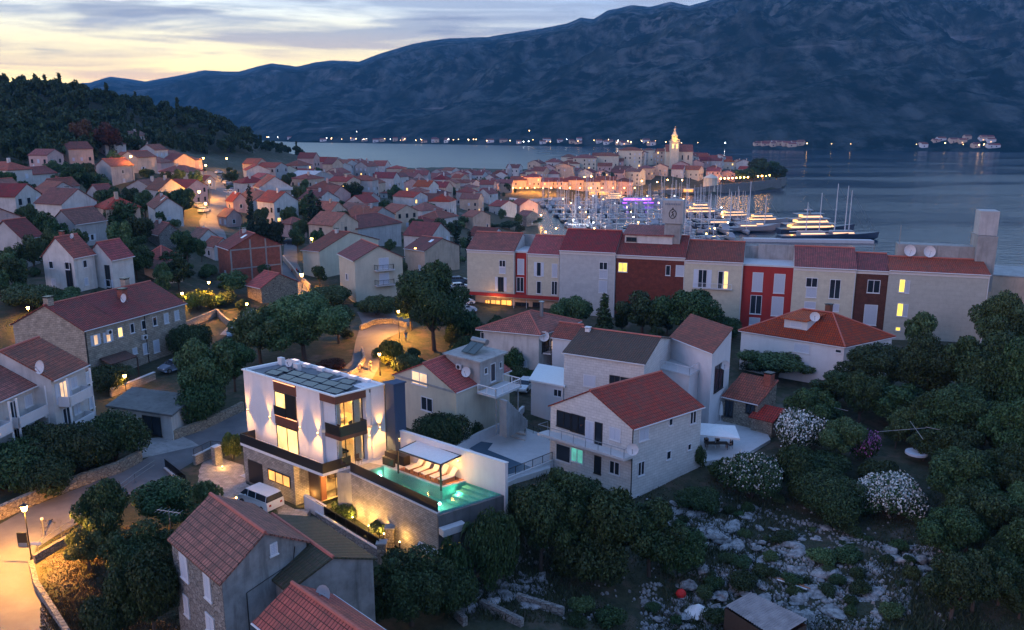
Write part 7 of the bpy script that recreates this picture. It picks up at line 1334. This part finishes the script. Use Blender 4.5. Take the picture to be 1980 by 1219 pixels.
for px, py, hh_, e, lb, bl in ((735, 728, 2.9, 520, 'green posted street lamp on the kerb bank by the villa', 'bulb'), (408, 600, 4.6, 650, 'yellow street lamp over the bright bush', 'bulb'), (772, 655, 4.2, 950, 'street lamp at the road bend beside the very large tree', 'bulb'), (480, 628, 3.2, 420, 'lamp over the lane behind the blue car', 'bulb'), (605, 500, 4.2, 420, 'bright street lamp on the corner of the long cream house', 'bulb'), (585, 560, 2.5, 300, 'lamp in the sloping street below the cream house corner', 'bulb'), (548, 620, 2.5, 180, 'lamp lighting the rubble stone cottage', 'bulb'),
    (400, 350, 6, 1000, 'bright lamp at the top of the hillside street', 'bulb'), (408, 388, 6, 1100, 'middle lamp of the hillside street', 'bulb'), (388, 408, 5, 900, 'lamp in the leaves left of the hillside street', 'bulb'), (258, 352, 8, 180, 'lamp standing at the wide blue grey house', 'bulb'), (440, 330, 5, 300, 'small lamp high above the street', 'bulb'), (395, 330, 5, 250, 'farthest lamp of the hillside street', 'bulb'), (400, 425, 4, 350, 'lamp above the parked cars of the left slope', 'bulb'), (805, 527, 5, 500, 'lamp on the wall of the peach house', 'bulb'), (865, 425, 6, 900, 'lamp above the yellow grey apartment house', 'bulb'), (245, 765, 2.2, 60, 'dim lamp on the terrace under the brown awning', 'bulb'), (60, 640, 3, 260, 'warm lamp behind the gable of the long stone house', 'bulb'), (355, 600, 2.5, 130, 'lamp at the far end of the long stone house', 'bulb'), (281, 215, 5, 0, 'tiny lamp halfway up the wooded hill', 'bulb'), (1046, 440, 6, 500, 'lamp in the marina tree, upper', 'bulb'), (1075, 468, 6, 600, 'lamp in the marina car park, right', 'bulb'), (1055, 475, 5, 350, 'lamp in the marina car park, left', 'bulb'), (1108, 455, 7, 900, 'white lamp on the marina quay', 'bulbw')):
    p = q_(px, py); street_lamp(p, hh_, e*2.4, lb, r_=.22 if py > 560 else .34, down=py > 480, bulb=bl, col=(1, .40, .06) if bl == 'bulb' else (.9, .95, 1))
lamp('POINT', hit(185, 330)[:2]+(hit(185, 330)[2]+3,), 300, (1, .2, .08), .5)
# brown awning terrace
a = [onz(*Z5(x, y), 21.8) for x, y in ((600, 550), (740, 490), (850, 545), (690, 595))]; o = empty('awning', (a[0][0], a[0][1], 19), 'brown tiled awning over the lamplit terrace of the long stone house', 'awning'); s = MB(); s.hexa([(p[0], p[1], 21.7) for p in a], [(p[0], p[1], 21.85) for p in a]); s.build('awning_roof', 't3', o); s = MB(); [s.tube((p[0], p[1], 18), (p[0], p[1], 21.7), .09) for p in a]; s.build('awning_post', 'dwood', o)
# cars
def prof_extr(s, prof, w, wt=None):   # profile in x,z; w half width per point
    n = len(prof); A_ = [(x, -w_, z) for (x, z), w_ in zip(prof, w)]; B2 = [(x, w_, z) for (x, z), w_ in zip(prof, w)]
    s.poly(*A_); s.poly(*B2[::-1])
    for i in range(n): j = (i+1) % n; s.poly(A_[j], A_[i], B2[i], B2[j])
def car(m='carw', Lc=4.2, van=False, label=None, group=None):
    o = empty('van' if van else 'parked_car', PZ, label, 'van' if van else 'car', group); H0 = 1.0 if not van else 1.15; h_ = Lc/2; top = 1.46 if not van else 1.78; W_ = .88 if not van else .96
    s = MB(); pr_ = [(-h_, .35), (-h_+.12, .25), (h_-.15, .25), (h_, .42), (h_-.03, .68), (h_-.55 if not van else h_-.3, .88), (h_*.42, H0), (-h_+.1, H0+.03), (-h_, .8)]; prof_extr(s, pr_, [W_]*3+[W_*.86]*2+[W_*.95]+[W_]*3); s.build('body', m, o)
    s = MB(); x1 = h_*.46 if not van else h_*.7; x2 = h_*.12 if not van else h_*.42; xb = -h_+.25 if not van else -h_+.12; pr_ = [(xb-.05, H0+.005), (x1, H0+.005), (x2, top-.06), (xb+.35 if not van else xb+.08, top-.06)]; prof_extr(s, pr_, [W_*.97, W_*.95, W_*.82, W_*.82]); s.build('windows', 'glass', o)
    s = MB(); pr_ = [(x2+.06, top-.058), (x2-.1, top), (xb+.5, top+.01), (xb+.28 if not van else xb, top-.058)]; prof_extr(s, pr_, [W_*.83]*4); s.build('roof', m, o)
    s = MB(); [s.tube((x, y*W_*.975, H0), (x-.05 if not van else x, y*W_*.83, top-.05), .035, n=4) for x in ((-.1, -h_*.45) if not van else (.5, -.6, -h_+.25)) for y in (-1, 1)]; s.build('pillar', m, o)
    for x in (-h_*.62, h_*.62):
        for y in (-1, 1): s = MB(); s.tube((x, y*(W_-.18), .32), (x, y*(W_+.02), .32), .32, n=14); w = s.build('wheel', 'tyre', o); s = MB(); s.tube((x, y*(W_+.02), .32), (x, y*(W_+.03), .32), .19, n=10); s.build('rim', 'metal', w)
    for y in (-.62, .62): s = MB(); s.ball((h_-.12, y, .66), .12, .16, .09); s.build('headlight', 'trim', o); s = MB(); s.box(IF, -h_-.01, -h_+.05, y-.12, y+.12, .72, .9); s.build('tail_light', 'redw', o)
    for y in (-1, 1): s = MB(); s.box(IF, h_*.3, h_*.3+.14, y*W_-.02 if y > 0 else -W_-.14, y*W_+.14 if y > 0 else -W_+.02, H0-.02, H0+.12); s.build('mirror', m, o)
    return o
def place(o, px, py, rz): p = q_(px, py); o.location = (p[0], p[1], p[2]+.06); o.rotation_euler = (0, 0, rz); return o
v = car('carw', 4.6, True, 'white minivan with dark windows parked on the villa drive'); p = onz(503, 977, 17.12); v.location = p; a = onz(478, 962, 17.12); b = onz(535, 985, 17.12); v.rotation_euler = (0, 0, math.atan2(a[1]-b[1], a[0]-b[0]))
place(car('carg', 4.3, label='blue grey car parked facing the camera in the lamplit lane'), 452, 652, -1.35); place(car('carg', 4.1, label='pale blue car half hidden by the tall round tree'), 338, 718, -2.2); place(car('carw', 4.2, label='white car parked beside the white flat roofed annex'), 1015, 756, -1.9); place(car('card', 4.3, label='dark car parked by the pink pavilion house'), 565, 474, .2)
CG, CW = car('carg', label='car parked along the hillside street', group='cars along the hillside street'), car('carw', label='car parked along the hillside street', group='cars along the hillside street'); k = 0
for i, (px, py) in enumerate(((432, 352), (440, 358), (447, 364), (452, 370), (428, 345), (424, 338), (388, 402), (396, 412), (385, 384), (444, 376), (450, 384))):
    o = (CG, CW)[i % 2]; p = q_(px, py); p = (p[0], p[1], p[2]+.05)
    if k < 2: o.location = p; o.rotation_euler = (0, 0, 1.2); k += 1
    else: copy_tree(o, p, 1.2+rnd.uniform(-.3, .3), label='car parked along the hillside street', group='cars along the hillside street')
for i, (px, py) in enumerate(((890, 560), (893, 575), (897, 590), (888, 548), (900, 604))): copy_tree(CW if i % 2 == 0 else CG, q_(px, py), .3, label='car parked in the row left of the hotel', group='cars left of the hotel')
for i in range(9): px = 1062+i*4.5; copy_tree((CG, CW)[i % 2], gz(px, 318+i % 3*7), .5, label='car in the marina car park', group='cars in the marina car park')
o = empty('scooter', q_(571, 528), 'red scooter in the lamplit sloping street', 'scooter'); s = MB(); p = o.location; I = Fr((p[0], p[1]), (p[0]+1, p[1]), (p[0], p[1]+1)); s.box(I, -.7, .5, -.2, .2, p[2]+.35, p[2]+.75); s.tube((p[0]+.5, p[1], p[2]+.4), (p[0]+.35, p[1], p[2]+1.1), .05); s.build('body', 'red', o)
for x in (-.55, .6): s = MB(); s.tube((p[0]+x, p[1]-.06, p[2]+.25), (p[0]+x, p[1]+.06, p[2]+.25), .25, n=12); s.build('wheel', 'tyre', o)
# people
def person(p, rz, label, top_, leg_, pose='walk', h_=1.72, hair=(.03, .02, .015)):
    o = bpy.data.objects.new('person', None); COL.objects.link(o); tag(o, label, 'person'); o.rotation_euler = (0, 0, rz); k = h_/1.75; sit = pose == 'sit'; hp = .47 if sit else .93
    def skin(name, V_, E_, R_, m, sub=2):
        me = bpy.data.meshes.new(name); me.from_pydata([tuple(c*k for c in v) for v in V_], E_, []); ob = bpy.data.objects.new(name, me); COL.objects.link(ob); ob.parent = o; ob.modifiers.new('skin', 'SKIN'); 
        for i, r_ in enumerate(R_): me.skin_vertices[0].data[i].radius = (r_[0]*k, r_[1]*k) if isinstance(r_, tuple) else (r_*k, r_*k)
        me.skin_vertices[0].data[0].use_root = True; sb = ob.modifiers.new('sub', 'SUBSURF'); sb.levels = sub; sb.render_levels = sub; me.materials.append(M[m]); [setattr(f, 'use_smooth', True) for f in me.polygons]; return ob
    st = .22 if pose == 'walk' else .03
    kn = [(.45, s_*.11, .50) if sit else (st*s_*.5+.05, s_*.09, .50) for s_ in (-1, 1)]; an = [(.42, s_*.12, .09) if sit else (st*s_, s_*.09, .09) for s_ in (-1, 1)]; to = [(a[0]+.17, a[1], .035) for a in an]
    V_ = [(0, 0, hp), (0, 0, hp+.25), (0, 0, hp+.46), (0, 0, hp+.56), (.01, 0, hp+.64), (.03, 0, hp+.76)]; E_ = [(0, 1), (1, 2), (2, 3), (3, 4), (4, 5)]; R_ = [(.13, .16), (.10, .14), (.11, .17), (.055, .055), (.085, .075), (.075, .07)]
    for i, s_ in enumerate((-1, 1)):
        n = len(V_); V_ += [(0, s_*.10, hp-.06), kn[i], an[i], to[i]]; E_ += [(0, n), (n, n+1), (n+1, n+2), (n+2, n+3)]; R_ += [.085, .06, .04, .035]
        n = len(V_); sw = -st*s_; V_ += [(0, s_*.2, hp+.47), (sw*.4-.02, s_*.25, hp+.2), (sw*.9+.08, s_*.24, hp-.03) if not sit else (.28, s_*.18, hp+.2), (sw+.1, s_*.24, hp-.1) if not sit else (.36, s_*.14, hp+.21)]; E_ += [(2, n), (n, n+1), (n+1, n+2), (n+2, n+3)]; R_ += [.055, .045, .032, .03]
    skin('body', V_, E_, R_, 'skin')
    V2 = [(0, 0, hp+.05), (0, 0, hp+.25), (0, 0, hp+.45)]; E2 = [(0, 1), (1, 2)]; R2 = [(.15, .18), (.125, .16), (.13, .19)]
    for s_ in (-1, 1): n = len(V2); sw = -st*s_; V2 += [(0, s_*.21, hp+.46), (sw*.25-.01, s_*.24, hp+.3)]; E2 += [(2, n), (n, n+1)]; R2 += [.07, .065]
    skin('shirt', V2, E2, R2, top_)
    V3 = [(0, 0, hp+.06), (0, 0, hp-.02)]; E3_ = [(0, 1)]; R3 = [(.145, .175), (.14, .17)]
    for i, s_ in enumerate((-1, 1)): n = len(V3); V3 += [(0, s_*.1, hp-.08), kn[i]]; E3_ += [(1, n), (n, n+1)]; R3 += [.105, .08]
    skin('trousers', V3, E3_, R3, leg_)
    s = MB(); s.ball((.005*k, 0, (hp+.755)*k), .10*k, .088*k, .10*k, 10, 6, z0=-.15); s.build('hair', 'dwood', o); o.location = p
    return o
for px, py, rz, lb, a, b in ((700, 722, 1.9, 'person in pale shirt walking left of two on the lamplit street', 'canvas', 'card'), (717, 721, 1.5, 'person in dark shirt walking right of two on the lamplit street', 'card', 'carg'), (785, 660, -1.4, 'person in blue shirt standing at the road bend under the big tree', 'carg', 'canvas')): person(q_(px, py), rz, lb, a, b)
tb = onz(1385, 868, 14.52); o = empty('patio_table', tb, 'dark dining table under the open white parasol', 'table'); s = MB(); I = Fr(tb, (tb[0]+1, tb[1]), (tb[0], tb[1]+1)); s.box(I, -1.3, 1.3, -.45, .45, tb[2]+.7, tb[2]+.75); s.build('tabletop', 'dwood', o)
for x in (-1.2, 1.2):
    for y in (-.4, .4): s = MB(); s.tube((tb[0]+x, tb[1]+y, tb[2]), (tb[0]+x, tb[1]+y, tb[2]+.7), .03); s.build('leg', 'dark', o)
for i, (dx, dy, rz, lb) in enumerate(((-1.0, .85, -1.57, 'person in dark shirt seated at the left end of the patio table'), (.3, .85, -1.57, 'person in dark shirt seated in the middle of the patio table'), (1.7, .2, 3.14, 'person leaning back at the right end of the patio table'))):
    chair((tb[0]+dx, tb[1]+dy, tb[2]), rz+1.57, 'dwood', ['dark chair at the left end', 'dark chair in the middle', 'dark chair at the right end'][i]+' of the patio table, taken by a person'); person((tb[0]+dx, tb[1]+dy, tb[2]), rz, lb, 'card', 'carg', 'sit')
# ---------------------------------------------------------------- the rocky plot
def rock_m(t, b):
    p = geo(t).outputs['Position']; n = noise(t, p, 1.8, 7, .7); L(t, mixc(t, ramp(t, [(.35, (0, 0, 0)), (.6, (1, 1, 1))], n), (.09, .09, .09), (.34, .34, .35)), b.inputs[0]); b.inputs['Roughness'].default_value = .95; bump(t, b, n, .8, .1)
M['rock'] = mat('limestone', rock_m)
def rock(seed, r_):
    rr = np.random.RandomState(seed); s = MB(); dirs = rv(rr, 9); off = rr.uniform(.62, 1.0, 9); n, m = 14, 9
    def f(d): return r_*min([o_/max(.05, float(d@q)) for q, o_ in zip(dirs, off) if d@q > .05]+[1.25])
    R_ = []
    for i in range(m+1):
        ph = -math.pi/2+math.pi*i/m; R_.append([]); 
        for k in range(n): d = np.array((math.cos(ph)*math.cos(2*math.pi*k/n), math.cos(ph)*math.sin(2*math.pi*k/n), math.sin(ph))); q = d*f(d)*(1+.08*rr.uniform(-1, 1)); R_[-1].append((q[0], q[1], q[2]*.62))
    for i in range(m):
        for k in range(n): j = (k+1) % n; s.poly(R_[i][k], R_[i][j], R_[i+1][j], R_[i+1][k])
    return s
RM = [tag(rock(k, 1.0).build('rock', 'rock', origin=(0, 0, 0)), 'pale limestone boulder on the dark overgrown plot', 'rock', 'boulders of the rocky plot') for k in range(5)]; k = 0
def inplot(px, py):
    return (1290 < px < 1420 and 975 < py < 1120) or (1400 < px < 1760 and 1040+(px-1400)*.1 < py < 1219) or (890 < px < 1060 and 1080+(px-890)*.2 < py < 1180) or (1380 < px < 1660 and 960+(px-1380)*.28 < py < 1060) or (1240 < px < 1400 and 1130 < py < 1219) or (1850 > px > 1660 and 1060 < py < 1140)
cntr = 0
while cntr < 270:
    px, py = rnd.uniform(880, 1850), rnd.uniform(960, 1219)
    if not inplot(px, py): continue
    p = hit(px, py); sc = rnd.choice([.22, .3, .4, .5, .75])*rnd.uniform(.7, 1.15); o = RM[cntr % 5]
    if cntr >= 5: o = copy_tree(o, p)
    o.location = (p[0], p[1], p[2]+sc*.05); o.rotation_euler = (rnd.uniform(-.2, .2), rnd.uniform(-.2, .2), rnd.uniform(0, 6.3)); o.scale = (sc*rnd.uniform(.9, 1.8), sc, sc*rnd.uniform(.6, 1)); cntr += 1
s = MB(); cntr = 0; rr = np.random.RandomState(3)
while cntr < 5200:
    px, py = rr.uniform(880, 1850), rr.uniform(960, 1225)
    if not inplot(px, py) and rr.rand() > .06: continue
    if math.sin(px*.035)*math.sin(py*.07+px*.01)+rr.uniform(-.6, .6) < -.1: continue
    z0 = 13; p = onz(px, py, 12.8); g_ = 0; w = rr.uniform(.06, .26); a = rr.uniform(0, 3); c_, s_ = math.cos(a)*w, math.sin(a)*w; h_ = w*rr.uniform(.4, .9); q = [(c_, s_), (-s_*.8, c_*.8), (-c_, -s_), (s_*.9, -c_*.9)]; s.v and 0
    n = len(s.v); s.v += [(p[0]+x, p[1]+y, -.08) for x, y in q]+[(p[0]+x*.55, p[1]+y*.6, h_) for x, y in q]; s.f += [(n+4, n+5, n+6, n+7)]+[(n+i, n+(i+1) % 4, n+4+(i+1) % 4, n+4+i) for i in range(4)]; cntr += 1
VV = np.array(s.v); gg = Gv(VV[:, 0], VV[:, 1]); sc_ = np.clip((VV[:, 0]-8)/10, 0, 1)*np.clip((78-VV[:, 1])/8, 0, 1); gg += sc_*(mound(VV[:, 0], VV[:, 1], .9, 1)*.8+mound(VV[:, 0], VV[:, 1], .35, 2)*.7); VV[:, 2] += gg; s.v = [tuple(v) for v in VV]
tag(s.build('stone_rubble', 'rock', origin=(0, 0, 0)), 'loose white stone rubble strewn over the dark plot', 'rubble', kind='stuff')
# grass and weeds: one mass on the plot and in the dry garden
def weeds(name, n, region, lab, f_, hgt=(.25, .8)):
    rr = np.random.RandomState(len(name)); P2 = []
    while len(P2) < n: px, py = rr.uniform(*region[:2]), rr.uniform(*region[2:]); d = ray(px, py); k = (CZ-region_z)/-d[2]; P2.append((d[0]*k, d[1]*k))
    P2 = np.array(P2); gg = Gv(P2[:, 0], P2[:, 1]); sc_ = np.clip((P2[:, 0]-8)/10, 0, 1)*np.clip((78-P2[:, 1])/8, 0, 1); gg += sc_*(mound(P2[:, 0], P2[:, 1], .9, 1)*.8+mound(P2[:, 0], P2[:, 1], .35, 2)*.7)
    m_ = np.clip(mound(P2[:, 0], P2[:, 1], .5, 7)*2+.7, .15, 1.4); hh_ = rr.uniform(*hgt, size=n)*m_; C = np.column_stack([P2, gg+hh_*.4]); A = np.column_stack([rr.uniform(-.15, .15, n)*hh_*2, rr.uniform(-.15, .15, n)*hh_*2, hh_*.5]); a = rr.uniform(0, 6.28, n); B = np.column_stack([np.cos(a)*.05, np.sin(a)*.05, np.zeros(n)]); me = quadmesh(name, C, A, B, [f_]); o = bpy.data.objects.new(name, me); COL.objects.link(o); tag(o, lab, 'grass', kind='stuff')
M['dry'] = foliage('dry_grass', (.06, .05, .025), (.12, .09, .045), (.2, .15, .08)); M['gweed'] = foliage('weed_leaves', (.02, .035, .015), (.045, .065, .03), (.1, .12, .07))
region_z = 12.8; weeds('weeds', 42000, (860, 1990, 940, 1240), 'tangled weeds and grass over the dark rocky plot', 'gweed', (.15, .6)); region_z = 17.8; weeds('dry_grass', 26000, (80, 420, 1020, 1260), 'dry short grass of the lamplit garden beside the road', 'dry', (.08, .3))
# odds and ends on the plot
z = 12.9; a = [onz(x, y, 14.6) for x, y in ((1402, 1172), (1450, 1152), (1560, 1205), (1500, 1235))]; o = empty('shed', (a[0][0], a[0][1], 12.4), 'low shed with rusty corrugated iron roof at the bottom edge', 'shed'); s = MB(); s.prism([(p[0], p[1]) for p in a], 12, 14.45, top=False); s.build('shed_wall', 'dwood', o); s = MB(); n = 22
for i in range(n):
    t0, t1 = i/n, (i+1)/n; l0 = lerp(a[0], a[3], t0); l1 = lerp(a[0], a[3], t1); r0 = lerp(a[1], a[2], t0); r1 = lerp(a[1], a[2], t1); up = lambda p, d_: (p[0], p[1], p[2]+d_); tm = lerp(l0, l1, .5); rm_ = lerp(r0, r1, .5); s.poly(l0, up(tm, .09), up(rm_, .39), up(r0, .3)); s.poly(up(tm, .09), l1, up(r1, .3), up(rm_, .39))
s.build('corrugated_roof', plain('rusty_iron', (.30, .27, .27), .6, .3, n=.6, scale=1.2), o)
p = hit(1316, 1162); s = MB(); s.ball((p[0], p[1], p[2]+.3), .45, .35, .5, 10, 6, z0=-.6); tag(s.build('barrel_cover', 'red'), 'bright red round cover lying among the rocks', 'cover')
p = hit(1350, 1185); s = MB(); s.tube((p[0], p[1], p[2]), (p[0], p[1], p[2]+.7), 1.15, .15, 9); tag(s.build('tarpaulin', 'canvas'), 'crumpled pale tarpaulin heap beside the shed', 'tarpaulin')
for i in range(7): a = hit(1500+i*6, 1120+i*4); s = MB(); an = 2.6+rnd.uniform(-.25, .25); s.tube((a[0]-1.3*math.cos(an), a[1]-1.3*math.sin(an), a[2]+.15+i*.05), (a[0]+1.3*math.cos(an), a[1]+1.3*math.sin(an), a[2]+.2+i*.05), .07, n=4); tag(s.build('plank', 'trim' if i % 2 else 'wood'), 'weathered plank of the pile thrown on the rocks', 'plank', 'planks thrown on the rocks')
for i, (a, b, lb) in enumerate((((1700, 835), (1790, 828), 'long bare pole lying nearly level above the dark bushes'), ((1760, 815), (1785, 850), 'short steep pole crossing the long bare pole'), ((1790, 826), (1850, 838), 'thin pole running right from the crossing'), ((1560, 775), (1640, 795), 'pale stick over the white flowering bush'))): A_ = onz(*a, 18.5); B2 = onz(*b, 18.5); s = MB(); s.tube(A_, B2, .03); tag(s.build('pole', 'conc'), lb, 'pole')
p = onz(1772, 878, 15.2); s = MB(); s.tube((p[0], p[1], p[2]), (p[0], p[1], p[2]+.25), 1.2, n=16); tag(s.build('water_butt', 'shut'), 'round pale blue tank lid in the right garden', 'tank'); p = onz(1883, 930, 15); s = MB(); s.hexa([(p[0]-1.5, p[1]-1.2, p[2]-.3), (p[0]+1.3, p[1]-1.5, p[2]-.3), (p[0]+1.6, p[1]+1.1, p[2]+.5), (p[0]-1.2, p[1]+1.5, p[2]+.5)], [(p[0]-1.5, p[1]-1.2, p[2]-.1), (p[0]+1.3, p[1]-1.5, p[2]-.1), (p[0]+1.6, p[1]+1.1, p[2]+.7), (p[0]-1.2, p[1]+1.5, p[2]+.7)]); tag(s.build('slab', 'metal'), 'grey sloping sheet roof among the trees at right', 'sheet')
p = onz(335, 1075, 19.5); s = MB(); z = 23.3; s.tube((p[0], p[1], 17), (p[0], p[1], z), .035); o = empty('aerial', (p[0], p[1], 17), 'television aerial on a thin mast before the dark trees', 'aerial'); s.build('mast', 'metal', o); s = MB(); s.tube((p[0]-1, p[1]+.3, z-.1), (p[0]+1, p[1]-.3, z-.1), .025)
for k in range(6): t = -.9+k*.36; s.tube((p[0]+t-.12, p[1]-t*.3-.45, z-.1), (p[0]+t+.12, p[1]-t*.3+.45, z-.1), .015, n=4)
s.build('dipoles', 'metal', o)
# ---------------------------------------------------------------- evening haze over the channel
s = MB(); s.prism([(-8900, -180), (8900, -180), (8900, 9800), (-8900, 9800)], -6, float(Z2.max())+60)
hz = bpy.data.materials.new('haze_air'); hz.use_nodes = True; ht = hz.node_tree; ht.nodes.clear()
pv = N(ht, 'ShaderNodeVolumePrincipled'); pv.inputs['Color'].default_value = (.15, .52, 1, 1); pv.inputs['Density'].default_value = .000075; pv.inputs['Anisotropy'].default_value = 0
ho = N(ht, 'ShaderNodeOutputMaterial'); L(ht, pv.outputs[0], ho.inputs['Volume'])
tag(s.build('haze', hz, origin=(0, 0, 0)), 'thin blue evening haze filling the air over the channel', 'haze', kind='stuff')
